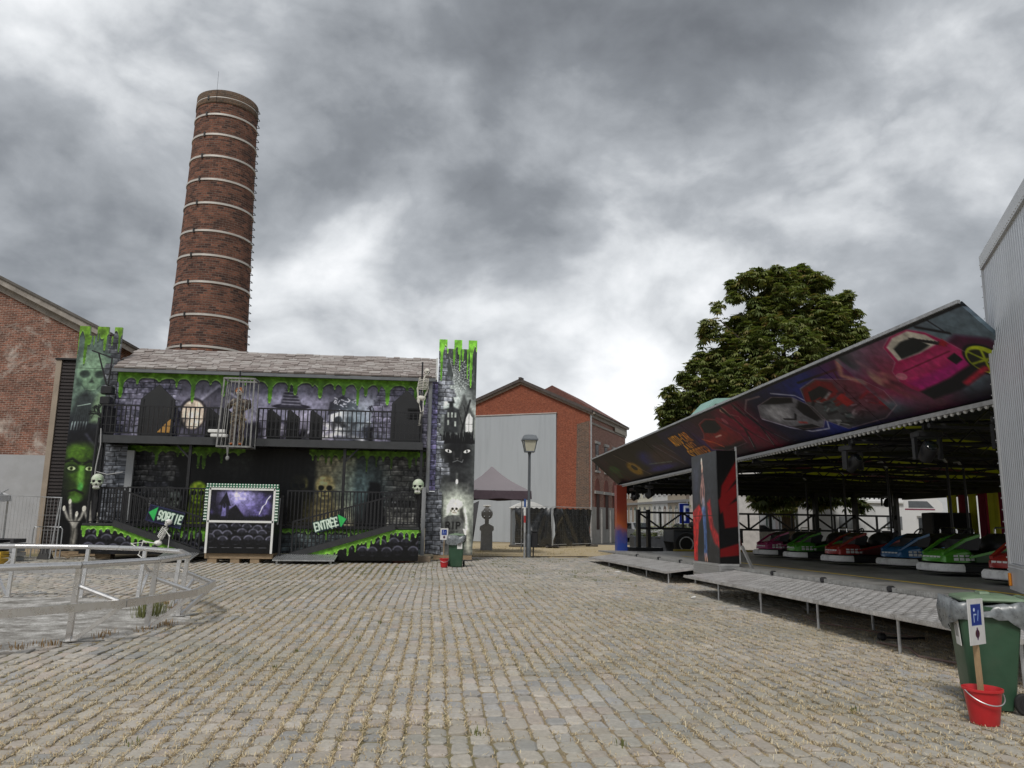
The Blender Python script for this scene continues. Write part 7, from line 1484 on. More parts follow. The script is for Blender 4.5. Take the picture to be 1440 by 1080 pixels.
def gazebo(name, cx, cy, hw, ze, zv, za, mat, vmat, label, rz=0):
    t_ = thing(name, label, 'gazebo', (cx, cy, 0)); n = 8; cs = [(-hw,-hw),(hw,-hw),(hw,hw),(-hw,hw)]; rings = []
    for f, zf in ((0,ze),(.2,ze+.16*(za-ze)),(.45,ze+.36*(za-ze)),(.7,ze+.62*(za-ze)),(.88,ze+.85*(za-ze)),(.985,za)):
        r_ = []
        for k in range(4):
            a, b_ = Vector(cs[k]), Vector(cs[(k+1)%4])
            for q in range(4): p = a.lerp(b_, q/4); sag = 4*(q/4)*(1-q/4)*.16*f*(1-f)*4; r_.append((cx+p.x*(1-f)*(1-.0), cy+p.y*(1-f), zf-sag*.6))
        rings.append(r_)
    mb = MB(); mb.rings(rings, False, True); part('canopy', mb, mat, t_, smooth=30)
    for k in range(4):
        a, b_ = Vector(cs[k]), Vector(cs[(k+1)%4]); top, bot = [], []
        for q in range(9): p = a.lerp(b_, q/8); s_ = .02*math.sin(q*2.1+k); top.append((cx+p.x*1.004,cy+p.y*1.004,ze+.02)); bot.append((cx+p.x*1.008+s_,cy+p.y*1.008+s_,zv+.03*math.sin(q*1.7)))
        mb = MB(); mb.rings([top, bot], False, False, close=False); part('valance', mb, vmat, t_)
        mb = MB(); mb.bar((cx+a.x*.97,cy+a.y*.97,0),(cx+a.x*.97,cy+a.y*.97,ze), .045); part('leg', mb, GALV, t_)
        mb = MB(); pa, pb = Vector((cx+a.x*.96,cy+a.y*.96)), Vector((cx+b_.x*.96,cy+b_.y*.96))
        for q in range(4): u, v = pa.lerp(pb,q/4), pa.lerp(pb,(q+1)/4); z = zv+.12; mb.bar((u.x,u.y,z),(v.x,v.y,z+.3),.02); mb.bar((u.x,u.y,z+.3),(v.x,v.y,z),.02)
        part('scissor_frame', mb, GALV, t_)
    return t_
gazebo('pop_up_gazebo', 2.75, 37.4, 1.72, 2.86, 2.5, 4.08, pm('mauve_fabric', (.235,.21,.225), .8, 0, .06, 2), pm('plum_fabric', (.085,.06,.075), .75, 0, .2, 4), 'mauve pop up gazebo with dark valance behind the cat tower')
# toilet cabin
def cabin(x0=4.55, y0=45.0):
    t_ = thing('toilet_cabin', 'grey portable toilet cabin with curved white roof behind the tarp fence', 'toilet cabin', (x0+.6, y0, 0)); G_ = pm('cabin_grey', (.16,.175,.19), .5, 0, .1, 3); x1, y1 = x0+1.9, y0+1.2
    mb = MB(); mb.cbox(x0,x1,y0,y1,.06,2.22,.05); part('cabin', mb, G_, t_)
    for k in range(9):
        x = x0+.08+k*.21; mb = MB(); mb.box(x,x+.09,y0-.025,y0-.001,.25,2.1); part('rib', mb, G_, t_)
    mb = MB(); n = 12; mb.prism([(x0-.08,2.2),(x1+.08,2.2)]+[(x1+.08-(x1-x0+.16)*k/n, 2.24+.36*math.sin(math.pi*k/n)) for k in range(n+1)], 'y', y0-.08, y1+.08); part('roof', mb, WHITE, t_, smooth=30)
    mb = MB(); mb.box(x0,x1,y0,y1,-.02,.06); part('skid', mb, BLACK, t_)
cabin()
# site fence hung with black tarpaulin
TARP = pm('black_tarpaulin', (.022,.024,.026), .26, 0, .2, 3, bump=.25, bscale=5, spec=.7)
def tarp_fence(p, q, label, seed):
    p, q = Vector((*p,0)), Vector((*q,0)); t_ = thing('site_fence', label, 'fence', p, 0, 'wire fence panels hung with tarpaulin'); d = (q-p); L = d.length; d.normalize(); nn = Vector((d.y,-d.x,0)); rg = random.Random(seed)
    P = lambda s_, z, o_=0: p+d*s_+nn*o_+Vector((0,0,z))
    mb = MB(); mb.tube([P(0,.05),P(0,2.3),P(L,2.3),P(L,.05)], .022, 6); mb.tube([P(0,.2),P(L,.2)], .018, 6); part('frame', mb, GALV, t_)
    mb = MB()
    for k in range(1, int(L/.22)): mb.bar(P(k*.22,.2,.06),P(k*.22,2.3,.06),.003)
    for z in (.55,1.0,1.45,1.9): mb.bar(P(0,z,.06),P(L,z,.06),.006)
    part('wire_mesh', mb, pm('dull_wire', (.15,.155,.155), .5, .5), t_, stuff=True)
    nx, nz = 40, 20; rings = []; fo = [(rg.uniform(0,L), rg.uniform(-.7,.7), rg.uniform(.08,.3), rg.choice((-1,1))*rg.uniform(.06,.16)) for _ in range(9)]
    for j in range(nz+1):
        r_ = []
        for i in range(nx+1):
            s_ = L*i/nx; z = .08+2.17*j/nz-(.07*math.sin(i*.55+seed)**2*(j == nz)); o_ = .0
            for c_, sl, w_, a_ in fo: o_ += a_*math.exp(-((s_-c_-sl*(2.2-z))/w_)**2)
            r_.append(P(s_, z, o_*min(1, .35+1.2*math.sin(math.pi*min(.98,j/nz)))+.006*math.sin(i*.9+j*.8)))
        rings.append(r_)
    mb = MB(); mb.rings(rings, False, False, close=False); part('tarpaulin', mb, TARP, t_, smooth=True)
    for s_ in (0, L):
        mb = MB(); mb.cbox(*[v for v in (P(s_,0).x-.36,P(s_,0).x+.36,P(s_,0).y-.13,P(s_,0).y+.13,.0,.14)], .04); part('rubber_foot', mb, pm('dark_foot', (.09,.08,.07), .85), t_)
tarp_fence((4.7,44.6), (6.65,43.5), 'left fence panel with black tarpaulin in front of the toilet cabin', 3)
tarp_fence((6.7,43.5), (9.55,46.6), 'right fence panel with creased black tarpaulin beside the brick warehouse', 8)
# grey prop cross and plank
def grave_cross(x=2.72, y=39.8):
    t_ = thing('stone_cross', 'grey celtic stone cross prop standing behind the cat tower', 'cross', (x, y, 0)); S_ = pm('grey_prop_stone', (.36,.37,.38), .85, 0, .25, 6, bump=.3, bscale=20)
    mb = MB(); mb.prism([(x-.30,0),(x+.30,0),(x+.28,.95),(x+.36,1.02),(x+.34,1.2),(x+.12,1.32),(x-.12,1.32),(x-.34,1.2),(x-.36,1.02),(x-.28,.95)], 'y', y-.15, y+.15); part('plinth', mb, S_, t_)
    mb = MB(); mb.box(x-.10,x+.10,y-.10,y+.10,1.321,2.2); mb.box(x-.28,x-.101,y-.10,y+.10,1.72,1.94); mb.box(x+.101,x+.28,y-.10,y+.10,1.72,1.94); part('cross_head', mb, S_, t_)
    mb = MB(); mb.tube([(x+.25*math.cos(a),y,1.83+.25*math.sin(a)) for a in [2*math.pi*k/20 for k in range(20)]], .055, 6, close=True); part('ring', mb, S_, t_, smooth=40)
    mb = MB(); mb.cbox(x-.2,x+.2,y-.14,y+.14,2.201,2.27,.02); part('cap', mb, WHITE, t_)
    o = solo('leaning_board', MB().rings([[(1.55,40.1,.0),(2.0,40.1,.0),(2.35,40.6,2.5),(2.05,40.6,2.35)],[(1.55,40.16,.0),(2.0,40.16,.0),(2.35,40.66,2.5),(2.05,40.66,2.35)]]), pm('dark_board', (.06,.06,.065), .7), 'dark pointed board leaning behind the stone cross', 'board', (1.8,40.1,0))
grave_cross()
mb = MB(); mb.cbox(11.7,13.3,44.2,44.9,0,.75,.05); solo('concrete_block', mb, pm('block_concrete', (.36,.34,.30), .9, 0, .2, 3, bump=.4), 'low pale concrete block on the sand beside the orange post', 'block', (12.5,44.5,0))
mb = MB(); mb.cbox(9.6,11.6,40.2,40.6,.0,.16,.03); solo('kerb_stone', mb, pm('kerb_stone', (.40,.39,.37), .9), 'long pale kerb stone lying at the edge of the sand', 'kerb', (10.6,40.4,0))
mb = MB(); pts = [(x_, 33.0+.25*math.sin(x_*1.3)+.12*(x_), .022) for x_ in np.arange(1.0, 9.0, .4)]; mb.tube(pts, .02, 5); solo('ground_cable', mb, RUBBER, 'dark cable lying along the edge of the sandy verge', 'cable', (4,33,0))
# ------------------------------------------------------------------ left edge: tent, fence, crates
gazebo('white_tent', -16.35, 26.9, 1.72, 2.15, 1.95, 3.3, pm('white_tent_fabric', (.72,.72,.73), .8, 0, .04, 2), pm('white_valance_fabric', (.66,.66,.68), .8, 0, .05, 3), 'white tent corner cut off by the left edge of the picture')
mb = MB(); mb.rings([[(-14.66,25.2,.1),(-14.66,28.6,.1)],[(-14.64,25.2,2.0),(-14.64,28.6,2.0)]], False, False, close=False); 
def striped_pole():
    a, b_ = Vector((-13.28,24.2,0)), Vector((-13.0,24.2,2.12)); t_ = thing('barrier_pole', 'leaning pole striped blue, white and red near the white tent', 'pole', a); cl = [pm('pole_bare', (.42,.42,.42), .5, .4), WHITE, pm('pole_red_two', (.42,.05,.05), .5), WHITE, pm('pole_blue_two', (.03,.09,.28), .5)]; fs = [0,.5,.62,.72,.84,1]
    for k in range(5): mb = MB(); mb.tube([a.lerp(b_,fs[k]),a.lerp(b_,fs[k+1])], .04, 8); part('band', mb, cl[k], t_)
    mb = MB(); mb.lathe([(.22,0),(.2,.07),(.06,.1)], a, 14); part('base', mb, RUBBER, t_)
striped_pole()
def site_fence2():
    p, q = Vector((-13.1,25.6,0)), Vector((-12.55,28.6,0)); t_ = thing('wire_fence', 'bare galvanised wire fence panel beside the left wing of the haunted house', 'fence', p); P = lambda f, z: p.lerp(q, f)+Vector((0,0,z))
    p, q = Vector((-15.2,27.6,0)), Vector((-12.75,28.2,0))
    mb = MB(); mb.tube([P(0,.05),P(0,2.15),P(1,2.1),P(1,.05)], .025, 6); mb.tube([P(.93,.05),P(.99,2.1)], .025, 6); part('frame', mb, GALV, t_); mb = MB()
    for k in range(1, 24): mb.bar(P(k/24,.2),P(k/24,2.1),.006)
    for z in (.5,1.0,1.5): mb.bar(P(0,z),P(1,z),.008)
    part('wire_mesh', mb, GALV, t_, stuff=True)
    o = thing('crowd_barrier', 'low galvanised crowd barrier leaning against the ribbed annexe', 'barrier', (-13.6,28.4,0)); c = Vector((-13.75,28.6,0))
    mb = MB(); mb.tube([c+Vector(v) for v in ((0,0,.05),(0,0,1.02),(.06,0,1.1),(.9,0,1.1),(.96,0,1.02),(.96,0,.05))], .024, 8); part('frame', mb, GALV, o, smooth=40); mb = MB()
    for k in range(1, 8): mb.tube([c+Vector((.12*k,0,.2)),c+Vector((.12*k,0,1.08))], .01, 5)
    part('bars', mb, GALV, o, stuff=True)
site_fence2()
def pallets():
    for k in range(5):
        z = .02+k*.145; x0, y0 = -14.6+.04*(k % 2), 26.9
        t_ = thing('pallet', ('bottom','second','third','fourth','top')[k]+' grey pallet of the stack beside the white tent', 'pallet', (x0+.55, y0, z), 0, 'stack of pallets'); PG = pm('grey_pallet_%d' % k, ((.30,.31,.31),(.36,.36,.36),(.25,.26,.27),(.38,.39,.38),(.05,.05,.055))[k], .8, 0, .2, 5)
        for j in range(5): mb = MB(); mb.box(x0,x0+1.1,y0+j*.17,y0+j*.17+.12,z+.10,z+.125); part('deck_board', mb, PG, t_)
        for j in range(3): mb = MB(); mb.box(x0+j*.5,x0+j*.5+.1,y0,y0+.8,z,z+.099); part('bearer', mb, PG, t_)
pallets()
def crate():
    x0, x1, y0, y1, z0, z1 = -13.3,-12.6,24.5,24.95,.03,.45; t_ = thing('yellow_crate', 'small yellow slatted crate on the ground behind the steel rail', 'crate', ((x0+x1)/2,y0,z0)); Y_ = pm('ochre_plastic', (.46,.29,.03), .5, 0, .25, 8)
    mb = MB(); mb.box(x0+.02,x1-.02,y0+.02,y1-.02,z0,z0+.02); part('base', mb, Y_, t_)
    for k in range(4):
        z = z0+.025+k*.10
        for b_ in ((x0,x1,y0,y0+.02),(x0,x1,y1-.02,y1),(x0,x0+.02,y0+.021,y1-.021),(x1-.02,x1,y0+.021,y1-.021)): mb = MB(); mb.box(*b_,z,z+.075); part('slat', mb, Y_, t_)
crate()
rg = random.Random(12)
for k in range(9):
    x, y = -13.2+rg.uniform(0,1.3)+.0*k, 28.9+rg.uniform(-.4,.5); a = rg.uniform(0,3.1); L = rg.uniform(.3,.75); d = Vector((math.cos(a),math.sin(a),rg.uniform(0,.25)))*L/2; c_ = Vector((x,y,.06+.04*k))
    mb = MB(); mb.bar(c_-d,c_+d,.09,.025); solo('wood_scrap', mb, WOOD, 'broken wood scrap in the heap under the witch painting', 'wood scrap', c_, group='heap of wood scraps')
mb = MB(); mb.rings([[(-13.55,28.6,0),(-13.15,28.55,0),(-13.1,28.9,0),(-13.5,28.9,0)],[(-13.45,28.7,.42),(-13.25,28.68,.45),(-13.25,28.8,.42),(-13.4,28.8,.40)]]); solo('dark_sack', mb, pm('dark_sack', (.06,.06,.06), .8), 'dark sack slumped beside the wood scrap heap', 'sack', (-13.3,28.7,0))
for k, (x, y) in enumerate(((-4.9,28.9),(-1.1,28.6),(-.35,29.2))):
    mb = MB(); mb.cbox(x-.3,x+.3,y-.2,y+.2,-.02,.20 if k != 1 else .26,.02); solo('packing_block', mb, pm('brown_block_%d' % k, ((.22,.16,.11),(.17,.08,.06),(.25,.2,.15))[k], .9, 0, .3, 7), ('pale brown packing block beside the entrance ramp foot','reddish packing block under the right end of the skirt','brown packing block at the foot of the grey post')[k], 'block', (x,y,0))
# ------------------------------------------------------------------ chestnut tree
def leaf_mesh(name, centers, rng, size, mat, droop=.5):
    n = len(centers); A = rng.uniform(0, 2*math.pi, n); T = rng.uniform(-.5, 1.3, n); S = size*rng.uniform(.7, 1.3, n)
    nl = 6; P = np.zeros((n, nl, 4, 3)); 
    for k in range(nl):
        a = A+(k-(nl-1)/2)*.62+rng.normal(0,.08,n); L = S*(1.0-.16*abs(k-(nl-1)/2)); w_ = L*.19
        dx, dy = np.cos(a), np.sin(a); dz = -droop*T-.15
        for q, (l, s_) in enumerate(((.06,0),(.62,1),(1.0,0),(.62,-1))):
            P[:, k, q, 0] = centers[:,0]+dx*L*l-dy*w_*s_; P[:, k, q, 1] = centers[:,1]+dy*L*l+dx*w_*s_; P[:, k, q, 2] = centers[:,2]+dz*L*l*l+.0
    m = n*nl; me = bpy.data.meshes.new(name); me.vertices.add(m*4); me.vertices.foreach_set('co', P.reshape(-1).astype(np.float32))
    me.loops.add(m*4); me.loops.foreach_set('vertex_index', np.arange(m*4, dtype=np.int32)); me.polygons.add(m); me.polygons.foreach_set('loop_start', np.arange(0,m*4,4,dtype=np.int32)); me.polygons.foreach_set('loop_total', np.full(m,4,np.int32)); me.update(calc_edges=True)
    ca = me.color_attributes.new('tint','FLOAT_COLOR','POINT'); pal = np.array([(.135,.165,.055),(.17,.195,.066),(.11,.14,.047),(.21,.22,.085),(.22,.19,.075),(.24,.165,.075)]); cc = np.ones((n,nl*4,4),np.float32); cc[...,:3] = (pal[rng.choice(6,n,p=(.28,.25,.2,.14,.09,.04))]*rng.uniform(.8,1.2,(n,1)))[:,None]; ca.data.foreach_set('color', cc.ravel())
    me.materials.append(mat); return me
def leafmat(name):
    m, t, b = newmat(name); at = nd(t,'ShaderNodeAttribute',attribute_name='tint'); lk(t, at.outputs['Color'], b.inputs['Base Color']); b.inputs['Roughness'].default_value = .5; b.inputs['Specular IOR Level'].default_value = .35
    tr = nd(t,'ShaderNodeBsdfTranslucent'); lk(t, mixc(t, 1., at.outputs['Color'], (1.6,1.8,.8), 'MULTIPLY'), tr.inputs[0]); ms = nd(t,'ShaderNodeMixShader'); ms.inputs[0].default_value = .25; lk(t, b.outputs[0], ms.inputs[1]); lk(t, tr.outputs[0], ms.inputs[2]); lk(t, ms.outputs[0], t.nodes['Material Output'].inputs[0]); return m
TRX = (20.729,1.403)[0]
def chestnut():
    bx, by = TRX, 44.0; t_ = thing('chestnut_tree', 'big horse chestnut tree rising behind the painted canopy', 'tree', (bx, by, 0)); BK = pm('chestnut_bark', (.075,.06,.045), .9, 0, .4, 6, bump=.7, bscale=9, stretch=(1,1,.3)); rng = np.random.default_rng(21); rg = random.Random(21)
    mb = MB(); mb.tube([(bx,by,-.1),(bx+.02,by,.5),(bx-.05,by,2.2),(bx+.05,by,4.0),(bx-.1,by,7),(bx,by,10)], [.48,.38,.35,.31,.23,.12], 14); part('trunk', mb, BK, t_, smooth=40)
    lobes = []
    def px2(px_, py_, dy, r_): lobes.append((np.array(WP(px_, py_, by+dy*1.15)), r_*1.15))
    WP = lambda px_, py_, Y: PIX(px_, py_, Y)
    for v in TREELOBES: px2(*v)
    cen = []
    for c, r_ in lobes:
        n = int(400*r_**2.0)+25; u = rng.normal(size=(n,3)); u /= np.linalg.norm(u,axis=1)[:,None]; rad = r_*(rng.uniform(0,1,n)**.28)*(1+.16*np.sin(u[:,0]*7+c[0])*np.sin(u[:,2]*6+c[2])); cen.append(c+u*rad[:,None]*np.array((1,1,.95)))
    # sub-clumps give light tops and dark gaps
    cen = np.concatenate(cen); cl = cen[rng.integers(0,len(cen),600)]; idx = np.argmin(((cen[:,None,:]-cl[None])**2).sum(-1),1); cen = cl[idx]+(cen-cl[idx])*.80+np.array((0,0,.02))
    gap = vnoise(cen[:,0]+cen[:,1]*.6+60, cen[:,2]+cen[:,1]*.5+60, .75, 4)*.7+vnoise(cen[:,0]-cen[:,1]*.4+60, cen[:,2]-cen[:,1]*.3+60, 1.7, 9)*.3; cen = cen[gap > .33]
    o = shared('foliage', leaf_mesh('foliage', cen-np.array((bx,by,0)), rng, .36, leafmat('chestnut_leaf'), .8), t_); o['kind'] = 'stuff'
    for c, r_ in [q for q in lobes if q[1] > .8][::2]:
        z0 = min(max(2.8, c[2]-2.4), 9.5); mb = MB(); a = Vector((bx,by,z0)); e = Vector(c); md = a.lerp(e,.5)+Vector((0,0,.35)); mb.tube([a,md,e], [.12,.07,.03], 6); part('limb', mb, BK, t_, smooth=40)
def PIX(px_, py_, Y):
    d = _f*1082+_x*(px_-720)-_u*(py_-540); d = d*(Y/d.y); return (d.x, d.y, d.z+1.65)
TREELOBES = [(1062,697,-7.2,.55), (1095,694,-7.2,.7), (1130,697,-7.2,.7), (1165,698,-7.2,.65), (1195,703,-7.2,.45), (1212,712,-7.2,.3), (1080,708,-7.2,.4), (1150,708,-7.2,.4), (1005, 431, 0.47, 0.49), (994, 466, 0.54, 0.46), (984, 501, 0.64, 0.34), (978, 534, -0.19, 0.34), (1029, 401, 0.37, 0.39), (1063, 387, -0.54, 0.46), (1093, 381, -0.6, 0.32), (1126, 381, 0.44, 0.49), (1158, 396, -0.34, 0.49), (1189, 419, -0.51, 0.49), (1204, 442, -0.32, 0.39), (1210, 468, -0.38, 0.38), (1214, 501, -0.69, 0.38), (1222, 483, 0.31, 0.35), (943, 553, -0.71, 0.5), (926, 576, 0.55, 0.32), (957, 531, -0.2, 0.47), (938, 596, 0.33, 0.43), (974, 517, 0.41, 0.49), (1218, 521, 0.02, 0.48), (1150, 393, -0.63, 0.45), (1051, 392, -0.74, 0.49), (997, 454, -0.25, 0.43), (1040,440,.2,1.25), (1015,475,.2,1.1), (1075,410,0,1.2), (1165,445,.2,1.25), (1190,465,.2,1.0), (1200,510,.2,1.0), (1020,520,.2,1.2), (1100, 425, 0, 1.5), (1150, 450, -0.5, 1.5), (1060, 455, 0.3, 1.5), (1180, 490, 0, 1.35), (1035, 500, 0, 1.5), (1100, 490, -1.2, 1.9), (1150, 530, -1, 1.9), (1055, 545, -1, 1.8), (1195, 520, 0.3, 1.1), (1206, 480, 0, 0.7), (1030, 560, 0.5, 1.4), (1100, 570, -1.5, 2.0), (1000, 545, 0, 0.9), (960, 550, 0, 0.85), (985, 575, 0.3, 1.1), (945, 580, 0, 0.8), (965, 605, 0, 0.8), (1110, 395, 0, 0.8), (1140, 400, 0, 0.8), (1012, 450, 0, 0.7), (1045, 415, 0, 0.7), (1190, 560, -0.5, 1.4), (1060, 610, -1, 1.7), (1130, 620, -1, 1.9), (1190, 620, 0, 1.6), (1010, 620, 0, 1.3), (1070, 670, -0.5, 1.5), (1140, 672, -0.5, 1.6), (1190, 670, 0, 1.2), (1040, 690, -0.6, 0.9), (1100, 700, -1, 1.0), (1160, 700, -1, 1.1), (1195, 705, -1.2, 0.7), (1065, 705, 0.5, 0.7), (985, 712, -3.5, 0.5), (1000, 690, -3, 0.6), (1175, 430, 0, 0.7), (1000, 510, 0.3, 0.6)]
chestnut()
# ------------------------------------------------------------------ camper, parked cars
RVX = 19.0
def camper(x=RVX, y=36.9):
    L, Wd = 7.2, 2.25; t_ = thing('camper_van', 'white camper van with overcab bed parked behind the bumper cars', 'camper van', (x, y, 0)); WB = pm('camper_white', (.66,.66,.66), .4, 0, .05, 2); y1 = y+Wd
    body = [(x,.55),(x+5.0,.55),(x+5.05,1.15),(x+5.1,2.05),(x+6.35,2.18),(x+6.55,2.35),(x+6.5,2.7),(x+6.1,3.02),(x+5.2,3.12),(x+4.6,3.02),(x+.15,2.95),(x,2.85)]
    mb = MB(); mb.prism(body, 'y', y, y1); b_ = part('body', mb, WB, t_)
    mb = MB(); mb.prism([(x+5.06,.45),(x+7.0,.45),(x+7.2,.8),(x+7.1,1.05),(x+6.5,1.25),(x+5.85,2.05),(x+5.11,2.04)], 'y', y+.12, y1-.12); cb = part('cab', mb, WB, t_)
    mb = MB(); mb.prism([(x+5.25,1.2),(x+6.35,1.2),(x+5.82,1.95),(x+5.25,1.95)], 'y', y+.1, y+.119); part('cab_window', mb, GLASS, cb)
    mb = MB(); mb.rings([[(x+6.53,y+.2,1.26),(x+6.53,y1-.2,1.26),(x+5.92,y1-.25,2.03),(x+5.92,y+.25,2.03)],[(x+6.55,y+.2,1.28),(x+6.55,y1-.2,1.28),(x+5.94,y1-.25,2.05),(x+5.94,y+.25,2.05)]]); part('windscreen', mb, pm('pale_windscreen', (.10,.13,.12), .1, 0, .3, 2, spec=.8), cb)
    mb = MB(); mb.prism([(x+4.7,2.45),(x+6.05,2.45),(x+5.7,2.78),(x+4.7,2.78)], 'y', y-.012, y-.001); part('overcab_window', mb, pm('smoky_window', (.10,.11,.12), .15), b_)
    for (xa, xb, za, zb) in ((1.0,1.7,1.35,1.95),(3.5,4.3,1.35,2.0)): mb = MB(); mb.box(x+xa,x+xb,y-.02,y-.001,za,zb); part('side_window', mb, pm('smoky_pane_%d' % int(xa*10), (.16,.17,.18), .2), b_)
    mb = MB(); mb.box(x+2.3,x+2.95,y-.018,y-.001,.7,2.45); part('habitation_door', mb, pm('door_white', (.58,.58,.58), .45), b_)
    mb = MB(); mb.cbox(x+.6,x+4.4,y-.13,y-.001,2.62,2.78,.03); part('awning_box', mb, WB, b_)
    mb = MB(); mb.box(x+4.5,x+6.1,y-.0125,y-.0015,2.34,2.40); part('stripe', mb, pm('maroon_stripe', (.20,.02,.06), .4), b_)
    mb = MB(); mb.bar((x+.2,y-.02,3.0),(x+3.2,y+1.1,3.9),.03); 
    for xx in (1.3, 6.0):
        for yy in (y+.1, y1-.3): mb = MB(); mb.lathe([(.12,0),(.33,.0),(.35,.03),(.35,.19),(.33,.22),(.12,.22)], (0,0,0), 18, Matrix.Translation((x+xx,yy,.35)) @ Matrix.Rotation(R(-90),4,'X')); w_ = part('wheel', mb, RUBBER, t_, smooth=40); mb = MB(); mb.lathe([(.02,-.01),(.19,-.01),(.19,.23),(.02,.23)], (0,0,0), 14, Matrix.Translation((x+xx,yy,.35)) @ Matrix.Rotation(R(-90),4,'X')); part('rim', mb, GALV, w_)
camper()
def car(col, name):
    t_ = thing('parked_car', 'x', 'car'); PT = pm('car_paint_%s' % name, col, .25, .2, .05, 3, spec=.6)
    prof = [(-2.1,.45),(-2.15,.75),(-1.95,.92),(-1.45,.98),(-.95,1.42),(.75,1.45),(1.55,1.0),(2.05,.92),(2.15,.6),(2.1,.32),(-2.05,.32)]
    def sec(w_, ins): return [(x, w_*(1 if z < 1.0 else ins), z) for x, z in prof]
    rings = [[(x,(-.86 if z < 1.05 else -.66),z) for x, z in prof],[(x,(.86 if z < 1.05 else .66),z) for x, z in prof]]
    mb = MB(); mb.rings(rings); b_ = part('body', mb, PT, t_)
    for sy in (-1,1):
        mb = MB(); q = [(-1.32,sy*.862,1.0),(1.35,sy*.862,1.02),(.7,sy*.685,1.39),(-.9,sy*.685,1.37)]; mb.rings([q,[(a,b2+sy*.012,c) for a,b2,c in q]]); part('side_glass', mb, GLASS, b_)
        for xx in (-1.3,1.35):
            mb = MB(); mb.lathe([(.1,-.1),(.3,-.1),(.32,-.07),(.32,.07),(.3,.1),(.1,.1)], (0,0,0), 16, Matrix.Translation((xx,sy*.78,.32)) @ Matrix.Rotation(R(90),4,'X')); w_ = part('wheel', mb, RUBBER, t_, smooth=40); mb = MB(); mb.lathe([(.02,-.105),(.19,-.105),(.19,.105),(.02,.105)], (0,0,0), 12, Matrix.Translation((xx,sy*.78,.32)) @ Matrix.Rotation(R(90),4,'X')); part('rim', mb, GALV, w_)
        mb = MB(); mb.cbox(-2.17,-1.95,sy*.62-.16,sy*.62+.16,.68,.84,.02); part('headlight', mb, pm('lamp_glass_%s' % name, (.55,.55,.55), .15), t_)
        mb = MB(); mb.cbox(1.98,2.17,sy*.66-.12,sy*.66+.12,.68,.88,.02); part('tail_light', mb, pm('tail_red_%s' % name, (.3,.02,.02), .2), t_)
    for q, nm in (([(-1.43,-.62,1.0),(-1.43,.62,1.0),(-.98,.58,1.39),(-.98,-.58,1.39)],'windscreen'),([(1.50,-.62,1.03),(1.50,.62,1.03),(.80,.58,1.42),(.80,-.58,1.42)],'rear_window')):
        s_ = -1 if q[0][0] < 0 else 1; mb = MB(); mb.rings([q,[(a+s_*.03,b2,c+.03) for a,b2,c in q]]); part(nm, mb, GLASS, b_)
    mb = MB(); mb.box(-2.165,-2.12,-.26,.26,.45,.56); part('number_plate', mb, WHITE, t_)
    return t_
CARP = {}
for nm, col, x, y, rz0, s_, lab in (('white',(.6,.6,.6),20.6,49.5,.35,1.0,'white hatchback parked behind the ride pillar and tree'),('silver',(.33,.34,.35),15.3,58.5,1.75,1.0,'silver car parked right of the dark one near the houses'),('black',(.02,.02,.022),14.6,63.5,1.75,1.12,'black tall car parked beside the brick warehouse'),('grey',(.12,.125,.13),17.6,52.5,1.7,1.0,'dark grey car parked behind the leafy planter'),('white',0,20.4,60.5,1.7,1.05,'distant white car in front of the pale houses')):
    o = copy_tree(CARP[nm]) if nm in CARP else car(col, nm); CARP.setdefault(nm, o)
    o['label'] = lab; o['group'] = 'cars parked along the street'; o.matrix_world = Matrix.Translation((x,y,0)) @ Matrix.Rotation(rz0,4,'Z') @ Matrix.Scale(s_,4)
